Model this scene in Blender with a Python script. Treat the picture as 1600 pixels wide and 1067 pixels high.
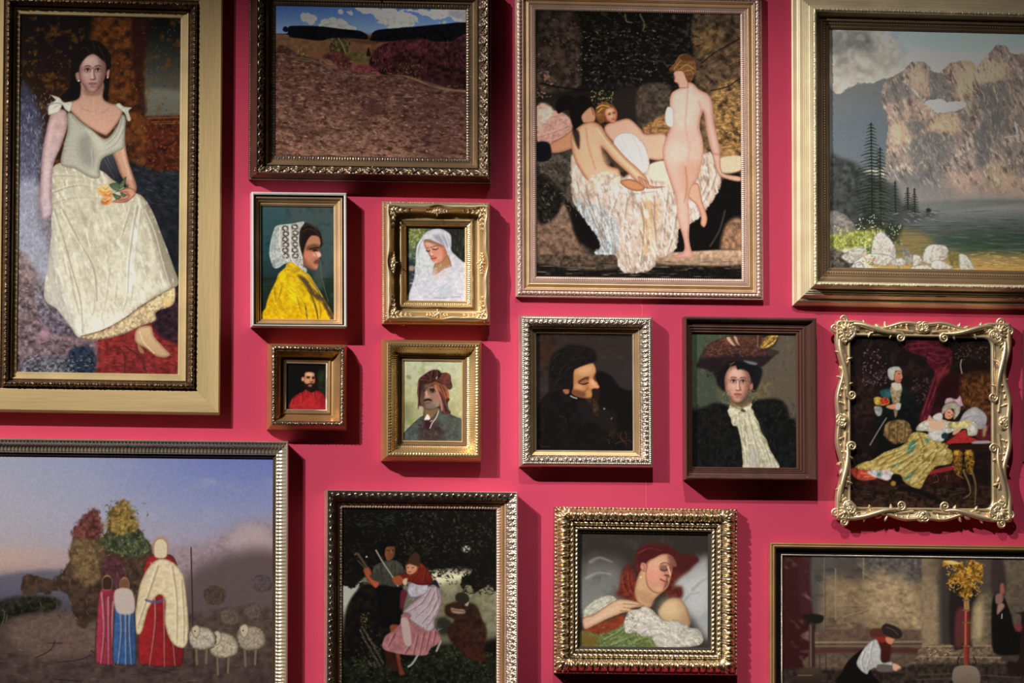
import bpy
import math
import numpy as np
from mathutils import Vector, Matrix

for o in list(bpy.data.objects):
    bpy.data.objects.remove(o)
scene = bpy.context.scene
col = scene.collection
PX = 0.0025                      # one photo pixel on the wall, in metres (the wall is 4 m across the frame)

# ---------------------------------------------------------------- camera, light, exposure
YAW, PITCH, ROLL, FPX = 0.150, 0.095, 0.0016, 9000.0
DIST = FPX*PX
F_ = np.array([math.sin(YAW)*math.cos(PITCH), math.cos(YAW)*math.cos(PITCH), math.sin(PITCH)])
R0 = np.cross(F_, [0, 0, 1.])
R0 /= np.linalg.norm(R0)
U0 = np.cross(R0, F_)
R_ = math.cos(ROLL)*R0+math.sin(ROLL)*U0
U_ = -math.sin(ROLL)*R0+math.cos(ROLL)*U0
CAM = -F_*DIST
cam_d = bpy.data.cameras.new('camera')
cam = bpy.data.objects.new('camera', cam_d)
col.objects.link(cam)
cam_d.sensor_width = 36.0
cam_d.lens = 36.0*FPX/1600.0
cam_d.clip_end = 200
cam.matrix_world = Matrix(((R_[0], U_[0], -F_[0], CAM[0]), (R_[1], U_[1], -F_[1], CAM[1]), (R_[2], U_[2], -F_[2], CAM[2]), (0, 0, 0, 1)))
scene.camera = cam

scene.view_settings.view_transform = 'Standard'
scene.view_settings.look = 'None'
scene.view_settings.exposure = 0.0
scene.view_settings.gamma = 1.0
scene.view_settings.use_curve_mapping = False

world = bpy.data.worlds.new('gallery_dark')
scene.world = world
world.use_nodes = True
world.node_tree.nodes['Background'].inputs[0].default_value = (1.0, 0.86, 0.76, 1)
world.node_tree.nodes['Background'].inputs[1].default_value = 0.005


def spot(name, loc, aim, watts, half, blend=1.0, size=0.05, color=(1.0, 0.965, 0.91)):
    d = bpy.data.lights.new(name, 'SPOT')
    d.energy = watts
    d.spot_size = math.radians(half*2)
    d.spot_blend = blend
    d.shadow_soft_size = size
    d.color = color
    o = bpy.data.objects.new(name, d)
    col.objects.link(o)
    o.location = loc
    o.rotation_euler = (Vector(aim)-Vector(loc)).to_track_quat('-Z', 'Y').to_euler()
    return o


# heads of the ceiling track, high up in front of the wall and to its left
spot('track_spotlight', (-9.7, -8.0, 7.4), (-1.45, 0, -0.48), 8200, 7.8)
spot('track_spotlight', (-8.6, -8.0, 7.4), (-1.1, 0, -0.48), 2050, 7.8)
spot('track_spotlight', (-9.6, -8.0, 7.4), (0.4, 0, -0.5), 500, 8)
spot('track_spotlight', (-9.8, -8.0, 7.4), (1.85, 0, -0.4), 7200, 7.8)
spot('track_spotlight', (-0.2, -6.0, 6.4), (1.0, 0, -0.55), 1900, 10)


def wall_pt(px, py, d=0.0):
    """photo pixel -> point on the plane d photo pixels in front of the wall"""
    v = F_+R_*((px-800)/FPX)+U_*((533.5-py)/FPX)
    t = (-d*PX-CAM[1])/v[1]
    p = CAM+v*t
    return np.array([p[0], p[2]])/PX


# ---------------------------------------------------------------- oil paint toolkit
# Every painted canvas is a finely divided mesh; its paint is worked out stroke by stroke below
# (closed brush shapes, strokes, dabs) and stored as one colour per vertex.
def hexc(c):
    if isinstance(c, str):
        return np.array([int(c[i:i+2], 16) for i in (0, 2, 4)], float)
    return np.array(c, float)


def spline(p, closed=True, n=6):
    p = np.array(p, float)
    m = len(p)
    if m < 3:
        return p
    out = []
    t = (np.arange(n)/n)[:, None]
    rng = range(m) if closed else range(m-1)
    for i in rng:
        if closed:
            a, b, c, d = p[(i-1) % m], p[i], p[(i+1) % m], p[(i+2) % m]
        else:
            a, b, c, d = p[max(i-1, 0)], p[i], p[i+1], p[min(i+2, m-1)]
        out.append(.5*((2*b)+(c-a)*t+(2*a-5*b+4*c-d)*t*t+(3*b-a-3*c+d)*t**3))
    if not closed:
        out.append(p[-1:])
    return np.concatenate(out)


class Paint:
    def __init__(s, quad, step=1.0, bg='404040'):
        q = np.array(quad, float)          # TL TR BR BL
        w = max(abs(q[1, 0]-q[0, 0]), 4)
        h = max(abs(q[3, 1]-q[0, 1]), 4)
        s.nx, s.ny = int(round(w/step))+1, int(round(h/step))+1
        u = np.linspace(0, 1, s.nx)[None, :, None]
        v = np.linspace(0, 1, s.ny)[:, None, None]
        P = (q[0]*(1-u)+q[1]*u)*(1-v)+(q[3]*(1-u)+q[2]*u)*v
        s.X, s.Y = P[..., 0], P[..., 1]
        s.q, s.w, s.h = q, w, h
        s.C = np.zeros(s.X.shape+(3,))
        s.C[:] = hexc(bg)
        s.rel = np.zeros(s.X.shape)
        s.o = (0, 0, 1.)
        s.clip = None

    def v(s, ox=0, oy=0, k=1.):
        s.o = (ox, oy, k)
        return s

    def pts(s, p):
        if isinstance(p, str):
            p = [float(a) for a in p.replace(',', ' ').split()]
        p = np.array(p, float).reshape(-1, 2)
        return p/s.o[2]+np.array(s.o[:2])

    def box(s, x0, y0, x1, y1):
        q = s.q
        mx, my = 10, 10
        i0 = int(np.floor((x0-q[:, 0].min()-mx)/s.w*s.nx))
        i1 = int(np.ceil((x1-q[:, 0].min()+mx)/s.w*s.nx))
        j0 = int(np.floor((y0-q[:, 1].min()-my)/s.h*s.ny))
        j1 = int(np.ceil((y1-q[:, 1].min()+my)/s.h*s.ny))
        i0, j0 = max(i0, 0), max(j0, 0)
        i1, j1 = min(i1, s.nx), min(j1, s.ny)
        if i1 <= i0 or j1 <= j0:
            return None
        return (slice(j0, j1), slice(i0, i1))

    def segd(s, X, Y, p, closed):
        a = p
        b = np.roll(p, -1, 0) if closed else p[1:]
        if not closed:
            a = p[:-1]
        best = np.full(X.shape, 1e9)
        tt = np.zeros(X.shape)
        inside = np.zeros(X.shape, bool)
        n = len(a)
        for i in range(n):
            dx, dy = b[i]-a[i]
            L = dx*dx+dy*dy+1e-9
            t = np.clip(((X-a[i, 0])*dx+(Y-a[i, 1])*dy)/L, 0, 1)
            d = (X-a[i, 0]-t*dx)**2+(Y-a[i, 1]-t*dy)**2
            m = d < best
            best[m] = d[m]
            tt[m] = ((i+t)/n)[m]
            if closed:
                c = (a[i, 1] > Y) != (b[i, 1] > Y)
                inside ^= c & (X < (b[i, 0]-a[i, 0])*(Y-a[i, 1])/(b[i, 1]-a[i, 1]+1e-12)+a[i, 0])
        return np.sqrt(best), tt, inside

    def lay(s, sl, col, al):
        if s.clip is not None:
            al = al*s.clip[sl]
        al = al[..., None]
        s.C[sl] = s.C[sl]*(1-al)+col*al

    def poly(s, p, c, c2=None, g=(0, 1), e=None, er=6, soft=.9, a=1., sm=True, tx=0, ts=5, th=0, seed=1, rag=0, rs=5):
        p = s.pts(p)
        if sm:
            p = spline(p)
        pad = soft*2+rag*1.5
        sl = s.box(p[:, 0].min()-pad, p[:, 1].min()-pad, p[:, 0].max()+pad, p[:, 1].max()+pad)
        full = np.zeros(s.X.shape)
        if sl is None:
            return full
        X, Y = s.X[sl], s.Y[sl]
        d, _, ins = s.segd(X, Y, p, True)
        sd = np.where(ins, d, -d)
        if rag:
            sd = sd+rag*s.noise(rs, seed+40, 3)[sl]
        al = np.clip(.5+sd/(2*soft), 0, 1)
        al = al*al*(3-2*al)
        col = np.zeros(X.shape+(3,))+hexc(c)
        if c2 is not None:
            gx, gy = g
            gl = np.hypot(gx, gy)
            pr = (p[:, 0]*gx+p[:, 1]*gy)/gl
            t = np.clip(((X*gx+Y*gy)/gl-pr.min())/(np.ptp(pr)+1e-6), 0, 1)[..., None]
            col = col*(1-t)+hexc(c2)*t
        if e is not None:
            k = (1-np.clip(d/er, 0, 1))[..., None]**1.5
            col = col*(1-k)+hexc(e)*k
        if tx:
            col = col*(1+tx*s.noise(ts, seed, 2, th)[sl][..., None])
        s.lay(sl, col, al*a)
        full[sl] = al
        return full

    def line(s, p, w, c, a=1., w2=None, soft=.6, sm=True, c2=None):
        p = s.pts(p)
        if sm and len(p) > 2:
            p = spline(p, False, 5)
        m = max(w, w2 or 0)+soft*2
        sl = s.box(p[:, 0].min()-m, p[:, 1].min()-m, p[:, 0].max()+m, p[:, 1].max()+m)
        if sl is None:
            return
        d, t, _ = s.segd(s.X[sl], s.Y[sl], p, False)
        ww = w if w2 is None else w*(1-t)+w2*t
        al = np.clip(.5+(ww/2-d)/(2*soft), 0, 1)
        col = hexc(c)
        if c2 is not None:
            col = hexc(c)*(1-t[..., None])+hexc(c2)*t[..., None]
        s.lay(sl, col, al*al*(3-2*al)*a)

    def lines(s, L, w, c, **k):
        for p in L.split('|'):
            s.line(p, w, c, **k)

    def fold(s, L, w, dark, light, a=.6, off=1.2):
        for p in L.split('|'):
            sf = min(.5+w*.35, 2.2)
            s.line(p, w*1.5, dark, a=a*.8, w2=w*.6, soft=sf)
            q = s.pts(p)
            o = s.o
            s.o = (0, 0, 1.)
            k = off*max(1, w*.6)
            s.line(q-np.array([k, k*.4]), w*1.2, light, a=a*.7, w2=w*.4, soft=sf)
            s.o = o

    def ell(s, x, y, rx, ry=None, c='ffffff', rot=0, soft=.35, a=1.):
        ry = rx if ry is None else ry
        x, y = s.pts([x, y])[0]
        m = max(rx, ry)*(1+soft)+1
        sl = s.box(x-m, y-m, x+m, y+m)
        if sl is None:
            return
        dx, dy = s.X[sl]-x, s.Y[sl]-y
        cr, sr = np.cos(rot), np.sin(rot)
        r = np.sqrt(((dx*cr+dy*sr)/rx)**2+((-dx*sr+dy*cr)/ry)**2)
        al = np.clip((1+soft-r)/(2*soft+1e-6), 0, 1)
        s.lay(sl, hexc(c), al*al*(3-2*al)*a)

    def noise(s, scale, seed=1, octv=3, ang=0, asp=1.):
        r = np.random.RandomState(seed)
        ca, sa = np.cos(ang), np.sin(ang)
        U = (s.X*ca+s.Y*sa)/asp
        V = -s.X*sa+s.Y*ca
        out = np.zeros(s.X.shape)
        am = 1.
        tot = 0
        for o in range(octv):
            T = r.rand(64, 64)*2-1
            u, v = U/scale, V/scale
            iu, iv = np.floor(u).astype(int), np.floor(v).astype(int)
            fu, fv = u-iu, v-iv
            fu, fv = fu*fu*(3-2*fu), fv*fv*(3-2*fv)
            A = T[iv % 64, iu % 64]
            B = T[iv % 64, (iu+1) % 64]
            Cc = T[(iv+1) % 64, iu % 64]
            D = T[(iv+1) % 64, (iu+1) % 64]
            out += am*((A*(1-fu)+B*fu)*(1-fv)+(Cc*(1-fu)+D*fu)*fv)
            tot += am
            am *= .55
            scale *= .5
        return out/tot*1.6

    def grad(s, stops, g=(0, 1), a=1.):
        """stops: (position in photo px along g, colour)"""
        t = s.X*g[0]+s.Y*g[1]
        xs = [k[0] for k in stops]
        cs = np.array([hexc(k[1]) for k in stops])
        col = np.stack([np.interp(t, xs, cs[:, i]) for i in range(3)], -1)
        s.lay((slice(None), slice(None)), col, np.full(s.X.shape, a))

    def mist(s, c, scale, seed, lo, hi, a=1., ang=0, asp=1., octv=3):
        m = np.clip((s.noise(scale, seed, octv, ang, asp)-lo)/(hi-lo), 0, 1)
        s.lay((slice(None), slice(None)), hexc(c), m*a)

    def dabs(s, n, box, cols, L=(3, 7), W=(1, 2), ang=0, jit=.5, a=.7, seed=3, mask=None, soft=.5):
        r = np.random.RandomState(seed)
        (x0, y0), (x1, y1) = s.pts([box[0], box[1]])[0], s.pts([box[2], box[3]])[0]
        cs = [hexc(c) for c in cols]
        o = s.o
        s.o = (0, 0, 1.)
        for i in range(n):
            x, y = x0+(x1-x0)*r.rand(), y0+(y1-y0)*r.rand()
            l, w = L[0]+(L[1]-L[0])*r.rand(), W[0]+(W[1]-W[0])*r.rand()
            t = (ang(x, y) if callable(ang) else ang)+(r.rand()-.5)*2*jit
            c = cs[r.randint(len(cs))]*(1+.12*(r.rand()-.5))
            if mask is not None:
                j = int((y-s.q[0, 1])/s.h*s.ny)
                k = int((x-s.q[0, 0])/s.w*s.nx)
                if not (0 <= j < s.ny and 0 <= k < s.nx) or mask[j, k] < .5:
                    continue
            s.ell(x, y, l/2, w/2, c, t, soft, a)
        s.o = o

    def streak(s, m, c, scale, seed, ang, asp, a=.5, lo=.05, hi=.9, octv=3):
        k = np.clip((s.noise(scale, seed, octv, ang, asp)-lo)/(hi-lo), 0, 1)*m*a
        s.C = s.C*(1-k[..., None])+hexc(c)*k[..., None]

    def shade(s, m, f):
        s.C *= (1+(f-1)*m[..., None])

    def face(s, x, y, w, h, rot=0, turn=0, skin='c89a80', sh='7a4a3c', hi='e6c3a8', lip='a0504a', eye='2a1a14',
             brow='3a2418', closed=False, pitch=0, hair=None, jaw=.62, feat=1., light=-1):
        """a small painted head in x,y,w,h photo px; turn -1..1 left/right; light -1 from the left"""
        x, y = s.pts([x, y])[0]
        o = s.o
        s.o = (0, 0, 1.)
        cr, sr = np.cos(rot), np.sin(rot)

        def T(L):
            q = np.array(L, float).reshape(-1, 2)*np.array([w/2, h/2])
            return np.stack([x+q[:, 0]*cr-q[:, 1]*sr, y+q[:, 0]*sr+q[:, 1]*cr], 1)
        f = T([0, -1, .6, -.86, .93, -.4, .93, .05, jaw+.12, .55, .36, .92, 0, 1, -.36, .92, -jaw-.12, .55, -.93, .05, -.93, -.4, -.6, -.86])
        cl = s.clip
        m = s.poly(f, skin, e=sh, er=w*.22, soft=.8)
        s.clip = m if cl is None else m*cl
        tu = turn*.42
        # shaded side, lit forehead and cheek
        sx = -light
        s.poly(T([sx*.35+tu, -.9, sx*1.2, -.9, sx*1.2, .9, sx*.25+tu, 1.05, sx*.42+tu, .4, sx*.5+tu, -.1]), sh, soft=w*.12, a=.5*feat)
        s.ell(*T([tu*.8+light*.2, -.55])[0], w*.26, h*.13, hi, rot, .8, .55)
        s.ell(*T([tu+light*.42, .22])[0], w*.15, h*.12, hi, rot, .9, .6)
        s.ell(*T([tu+light*.5, .34])[0], w*.17, h*.1, lip, rot, 1., .28)
        s.ell(*T([tu*.8, .86])[0], w*.13, h*.07, hi, rot, .9, .4)
        p = pitch
        for sd in (-1, 1):
            ex = tu+sd*.36*(1-.25*abs(turn)) + turn*.06
            ey = -.1+p
            s.ell(*T([ex, ey-.01])[0], w*.15, h*.075, sh, rot, .7, .65*feat)
            if closed:
                s.ell(*T([ex, ey])[0], w*.11, h*.05, skin, rot, .6, .9)
                s.line(T([ex-.22, ey+.05, ex, ey+.12, ex+.22, ey+.05]), w*.045, eye, a=.85)
            else:
                s.ell(*T([ex, ey+.01])[0], w*.085, h*.028, 'cfc0b4' if feat > .6 else sh, rot, .35, .75)
                s.ell(*T([ex+turn*.05, ey+.005])[0], w*.043, h*.031, eye, rot, .35, .92)
                s.line(T([ex-.18, ey+.0, ex, ey-.065, ex+.18, ey+.0]), w*.034, eye, a=.72)
            s.line(T([ex-.19, ey-.17, ex+sd*.03, ey-.205, ex+.19, ey-.17]), w*.042, brow, a=.62)
        nx = tu*1.45
        s.line(T([tu*1.1, -.15+p, nx+light*-.1, .2+p*.6, nx+light*-.16, .33+p*.4]), w*.07, sh, a=.6*feat, w2=w*.09)
        s.line(T([tu*1.1+light*.03, -.1+p, nx+light*.02, .28+p*.4]), w*.06, hi, a=.75)
        s.ell(*T([nx, .36+p*.4])[0], w*.09, h*.028, sh, rot, .5, .85*feat)
        s.ell(*T([nx+light*.02, .29+p*.4])[0], w*.055, h*.03, hi, rot, .6, .7)
        my = .58+p*.3
        s.line(T([nx*.9-.25, my, nx*.95-.08, my-.025, nx*.95+.08, my-.025, nx*.9+.25, my]), w*.07, lip, a=.9)
        s.line(T([nx*.9-.22, my+.01, nx*.9, my+.02, nx*.9+.22, my+.01]), w*.03, sh, a=.9)
        s.line(T([nx*.9-.14, my+.06, nx*.9, my+.075, nx*.9+.14, my+.06]), w*.07, lip, a=.7)
        s.ell(*T([nx*.85, my+.17])[0], w*.12, h*.025, sh, rot, .8, .5*feat)
        s.clip = cl
        s.o = o
        return T

    def finish(s, weave=.03, seed=9, gain=1.):
        s.C *= (1+weave*s.noise(2.2, seed, 2)[..., None])
        s.C = 84+(s.C-84)*1.16
        s.C = np.clip(s.C*gain, 3, 255)
        return s.C
ART = {}


def art_lady(q):
    P = Paint(q, bg='1c110b')
    P.grad([(22, '120c08'), (150, '2b1a10'), (330, '33241c'), (585, '4a2a26')])
    P.v()
    P.poly([150, 20, 230, 20, 226, 160, 232, 300, 150, 300, 140, 120], '4a2a14', c2='50301c', soft=9, tx=.4, ts=9)
    P.poly([226, 20, 290, 20, 290, 180, 226, 182, 224, 120], '0c0d0d', c2='6b6b62', g=(0, 1), soft=3, sm=False)
    P.poly([222, 150, 240, 140, 290, 150, 290, 182, 232, 184], '77776c', c2='58584e', soft=5, a=.8)
    P.poly([228, 184, 290, 182, 290, 330, 220, 330], '4a2418', c2='3a1c14', soft=3, sm=False, tx=.3, ts=6)
    P.lines('230 186 290 185', 2, '74482e')
    P.lines('236 192 290 191|240 195 290 194', 1.2, '8a6438', a=.8)
    P.mist('6b4a20', 9, 4, .2, .9, .6)
    P.poly([205, 20, 232, 20, 222, 120, 228, 175, 216, 165, 206, 90], '2a1212', c2='38201a', soft=4, a=.85)
    # weave of the wall hanging
    m = np.clip((190-P.X)/40, 0, 1)*np.clip((P.Y-85)/60, 0, 1)*np.clip((360-P.Y)/50, 0, 1)
    P.dabs(600, (30, 85, 190, 330), ['6a5a44', '2a2018', '7e6e58', '3c3430', '141010'], (2, 5), (1, 2), 1., 1.5, .5, 5)
    P.dabs(260, (150, 40, 280, 290), ['6e4824', '8a5c34', '2c1610', 'a07850'], (2, 5), (1, 2), 1., 1.5, .45, 6)
    P.dabs(220, (222, 190, 280, 290), ['70382c', '8a5444', '3a1a14'], (2, 5), (1, 2.4), .5, 1.5, .5, 16)
    # grey blue glare on the varnish at the left, painted in as colour
    P.poly([28, 150, 60, 170, 66, 240, 58, 330, 84, 420, 70, 470, 28, 470], '3c3e52', c2='9a9cae', g=(0, 1), soft=9, tx=.15, ts=4, a=.9)
    P.dabs(900, (28, 150, 80, 470), ['6c7086', 'a6abc0', '484a5e', '8688a0', '2e2c3c'], (3, 8), (1, 2), 1.45, .5, .45, 7)
    P.poly([28, 290, 70, 300, 92, 430, 60, 470, 28, 430], 'b0b2c0', c2='a2a2ac', soft=10, a=.55, tx=.1)
    # dark blue grey upholstery at the right
    P.poly([150, 255, 176, 246, 205, 254, 240, 268, 290, 290, 290, 470, 262, 440, 225, 340, 195, 300, 160, 290], '262a30', c2='1c2026', soft=4, tx=.25, ts=7)
    P.dabs(70, (205, 265, 280, 330), ['474a52', '14161a', '5a5c62'], (5, 12), (1, 1.6), .35, .3, .4, 8)
    P.poly([155, 240, 174, 240, 184, 280, 168, 290, 154, 276], '4a4c54', c2='26262c', soft=3)
    P.fold('162 246 170 262 180 280|168 248 176 264', 1.2, '1c1c22', '8a8c96')
    # floor
    P.poly([28, 500, 100, 520, 290, 480, 290, 600, 28, 600], '7c2e2c', c2='6c2a2c', soft=4, tx=.2, ts=6)
    P.poly([28, 400, 60, 430, 110, 500, 150, 530, 140, 590, 28, 590], '7a6c6a', c2='64525a', soft=6, tx=.3, ts=6)
    P.dabs(420, (28, 440, 150, 585), ['9c9494', '4c4450', '857878', '5a4a50', '30303e', 'a08a80'], (4, 10), (1, 2.4), .5, 1., .5, 9)
    P.poly([40, 560, 70, 556, 110, 560, 112, 586, 40, 586], '54545c', soft=3, tx=.5, ts=4)
    P.poly([110, 548, 140, 542, 150, 560, 146, 586, 112, 586], '26303e', soft=4, tx=.4, ts=4)
    P.dabs(120, (40, 556, 155, 586), ['a8a4a0', '5c2c38', '282a34', '7c7478'], (2, 6), (1, 2), 0, 1.2, .6, 10)
    P.dabs(150, (150, 535, 280, 585), ['8e3a36', '5a2024', '9c4a44', '702a2c'], (4, 10), (1, 2), .1, .2, .6, 11)
    P.lines('186 542 196 558 196 584|194 540 218 556|224 562 230 584', 2.4, '3c2a26', a=.7)
    P.poly([236, 490, 262, 470, 290, 450, 290, 530, 262, 532, 240, 512], '34232c', soft=4, tx=.3)
    # train at the left of the skirt
    P.poly([56, 440, 90, 450, 126, 512, 120, 524, 84, 520, 60, 490], '7c7478', c2='5c5460', soft=3, tx=.3, ts=4)
    P.fold('62 452 80 486 116 514|74 450 96 484 122 514', 2, '3c3840', 'aca8aa')
    v = P.v(20, 230, 5.333)
    # skirt
    skirt = [82, 262, 120, 256, 158, 268, 176, 282, 204, 300, 222, 308, 238, 332, 254, 372, 272, 420, 279, 444, 262, 456, 222, 478, 194, 500, 160, 520, 126, 528,
             112, 512, 90, 484, 70, 466, 74, 420, 80, 370, 80, 320]
    P.v()
    m = P.poly(skirt, 'b4ae98', c2='d2cdbc', g=(0, 1), e='948c78', er=8, tx=.05, ts=6)
    P.clip = m
    P.poly([222, 305, 262, 360, 290, 450, 262, 440, 238, 370], '7e7668', soft=6, a=.75)
    P.poly([76, 300, 84, 330, 92, 420, 120, 520, 60, 470], 'a8a6a2', soft=8, a=.6)
    P.fold('88 262 130 272 160 284|84 274 120 276 156 290|86 286 130 284 160 292|84 300 120 290 156 296|82 318 110 310 150 310 180 318', 2.2, '857d68', 'd6d0bc')
    P.fold('84 328 96 364 112 420 126 470 130 520|98 330 120 372 146 420 152 470|90 350 106 410 118 468 132 512', 3, '8a8470', 'dcd7c8', .55)
    P.fold('214 324 208 360 202 410 200 460 194 484|220 330 214 380 210 430 206 470|204 326 196 352 190 372', 2.6, '8c8676', 'e6e2d8', .6)
    P.fold('228 330 244 366 256 410 268 448|150 440 146 490 130 508|172 420 166 470 158 504|184 440 178 490', 2.4, '908a78', 'e2ddd0', .5)
    P.poly([132, 340, 150, 380, 160, 430, 146, 470, 130, 420, 122, 370], 'a6a28e', soft=9, a=.4)
    P.poly([208, 350, 216, 352, 212, 420, 200, 470, 198, 430], 'dedcd4', soft=4, a=.7)
    P.poly([120, 496, 160, 496, 200, 488, 200, 516, 130, 530], 'd8d5ca', soft=5, a=.6)
    P.streak(m, '8a8470', 5, 41, 1.25, 3.5, .36)
    P.streak(m, 'e8e4d8', 4, 42, 1.3, 4, .55, .2)
    P.fold('84 328 96 364 112 420 126 470 130 520|98 330 120 372 146 420 152 470|214 324 208 360 202 410 200 460|228 330 244 366 256 410 268 448|84 274 120 276 156 290|84 300 120 290 156 296', 2.4, '7a7462', 'ece8dc', .5)
    P.dabs(900, (70, 258, 280, 525), ['d4cfbe', 'aaa48e', 'c4beaa', 'e0dcd0', '9a947e'], (3, 9), (.8, 1.6), 1.3, .7, .28, 12)
    P.clip = None
    # lace hem
    P.poly([126, 526, 160, 516, 194, 498, 222, 478, 262, 454, 274, 450, 272, 476, 246, 488, 244, 502, 222, 510, 190, 524, 150, 532], 'b09a7e', c2='c8b48e', g=(1, 0), e='6c5a48', er=5, tx=.2, ts=3)
    P.dabs(160, (130, 450, 274, 530), ['d8c8a0', '7a6852', 'e0d2b0', '9a8464'], (3, 6), (.8, 1.4), 1.2, .4, .6, 13,
           mask=P.poly([150, 530, 194, 502, 222, 482, 270, 452, 268, 474, 240, 500, 190, 522], 'b8a484', a=0))
    P.poly([256, 468, 268, 466, 268, 478, 258, 480], 'd0b478', soft=3, a=.7)
    # slipper
    P.poly([216, 513, 236, 510, 242, 526, 256, 542, 267, 554, 258, 559, 244, 556, 228, 544, 216, 538, 211, 528], 'c2a684', c2='b09070', e='8a6a50', er=5)
    P.line([219, 518, 226, 536, 242, 552], 1.6, 'dcc8a4', a=.7)
    P.poly([216, 538, 224, 546, 226, 552, 219, 550], '8a7050', soft=1)
    # hair mass, neck and shoulders
    P.v(20, 40, 5.333)
    P.poly('500 240 560 150 660 125 750 170 800 260 805 400 790 560 760 640 420 620 400 590 470 500 480 340', '15100c', soft=3)
    P.poly('560 520 570 470 740 470 745 600 790 645 890 680 900 760 800 900 740 910 600 830 480 720 420 660 540 610', 'b08c7a', c2='c69e8a', g=(0, 1), e='8c6a5c', er=5, soft=1.5)
    P.poly('590 520 740 490 740 560 680 590 600 580', '7c5c50', soft=4, a=.7)
    P.lines('560 690 640 720|800 690 740 730', 1.6, '9a7868', a=.6)
    P.line('668 600 672 740', 2.2, 'c8a48e', a=.5)
    # arms
    P.poly('310 740 370 700 440 720 450 840 400 1000 350 1120 330 1220 320 1420 330 1560 250 1620 225 1500 230 1250 240 1080 270 900', 'b89a94', c2='b8a8b0', g=(0, 1), e='8c7278', er=7, soft=1.5, tx=.05)
    P.line('330 800 300 950 285 1150 280 1400', 6, 'c8b0ac', a=.5, soft=3)
    P.poly('880 900 925 880 935 1000 960 1130 1000 1250 1030 1340 1025 1390 990 1440 940 1480 850 1470 890 1420 960 1400 940 1330 890 1240 850 1130 830 1060', 'c09a82', c2='b88a74', e='7a5648', er=7, soft=1.3)
    P.line('900 960 930 1120 980 1280', 5, 'd4b29a', a=.6, soft=3)
    # bodice
    P.poly('450 740 490 735 560 800 640 860 740 940 800 930 870 830 905 750 935 780 930 900 920 1020 860 1060 750 1110 720 1190 720 1270 640 1270 520 1200 400 1160 420 1000 450 870', 'a4a294', c2='b8b6a6', g=(1, 0), e='7c7a6c', er=7, soft=1.2)
    P.poly('545 960 640 900 650 1000 680 1110 640 1180 560 1120', '807e78', soft=9, a=.7)
    P.fold('610 870 700 930 760 1010 750 1050|640 900 680 960 740 1040|900 790 870 900 780 1000|925 850 860 980 770 1040|450 960 560 980|440 990 560 1010|440 1030 540 1040|660 1050 670 1180|480 760 560 860', 1.6, '74726a', 'd8d6c8', .6)
    P.poly('600 860 680 900 770 1000 740 1050 660 960', 'c0beb0', soft=3, a=.6)
    # bows
    for b in ('310 580 380 600 420 640 490 640 470 720 430 700 400 660 330 650 280 660 350 620', '880 650 920 680 985 690 960 720 980 790 950 800 930 740 890 710 850 670', '300 660 400 650 380 720 330 740 290 740'):
        P.poly(b, 'c4c2b4', e='8a887c', er=3)
    P.fold('340 600 400 640 460 660|340 680 390 660|900 690 960 700|930 710 960 780', 1.2, '7a786c', 'e4e2d8', .8)
    # head
    P.face(655, 390, 45, 63, .0, .06, skin='b09088', sh='6c4a46', hi='d0b2a6', lip='985a5c', eye='2c1818', brow='462a28', pitch=-.02)
    P.poly('500 420 488 260 540 180 620 140 700 140 770 190 808 280 802 385 782 370 768 318 728 282 690 250 655 238 612 258 572 302 550 345 534 410', '1a140f', soft=1.8)
    P.lines('560 200 600 180 630 230|700 170 730 220 760 300|660 150 680 200', 1.6, '3a322a', a=.7)
    P.poly('515 400 545 390 555 450 535 470 518 440', '9a7a70', e='6a4840', er=3)
    P.poly('785 370 802 375 795 430 778 440 770 400', 'b08c78', e='6a4840', er=3)
    P.ell(545, 462, 1.2, 1.3, 'e8e4d8')
    P.ell(783, 436, 1.1, 1.2, 'd8d0c4')
    # rose
    P.v(20, 230, 5.333)
    for i, (x, y, r) in enumerate([(745, 370, 8), (790, 400, 8), (770, 345, 7), (785, 450, 8), (765, 460, 6)]):
        P.ell(x, y, r, r*.85, ['d8a468', 'c88a54', 'dcb480', 'cc9866', 'b87848'][i], soft=.25)
        P.lines('%d %d %d %d %d %d' % (x-22, y-6, x, y+14, x+24, y-8), 1.2, '9a5e34', a=.7)
        P.lines('%d %d %d %d %d %d' % (x-18, y-18, x, y-6, x+20, y-20), 1.1, 'ecc898', a=.7)
    for l in ('800 320 870 300 900 340 860 370', '880 330 940 250 930 320 900 350', '850 380 920 350 960 320 940 360', '830 390 900 420 860 440', '890 380 940 400 920 420'):
        P.poly(l, '4a5a40', c2='66745a', e='2c3826', er=2)
    P.poly('890 370 960 345 1010 360 1020 400 980 440 900 470 830 460 870 440 950 430 960 400', 'c09078', e='86564a', er=4)
    P.lines('900 380 960 375|880 455 950 440', 1.2, '8a5a4c')
    P.poly('240 1520 300 1500 310 1570 280 1610 240 1590', 'b890a0', soft=4, a=.6)
    P.v()
    # thread and impasto over everything
    P.dabs(500, (28, 22, 280, 585), ['ffffff', '000000'], (2, 6), (.8, 1.2), 1.2, 1.5, .06, 14)
    return P


ART['lady'] = ([(30.9, 22.3), (280.5, 30.9), (279.3, 585), (28, 580.7)], art_lady)


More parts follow.
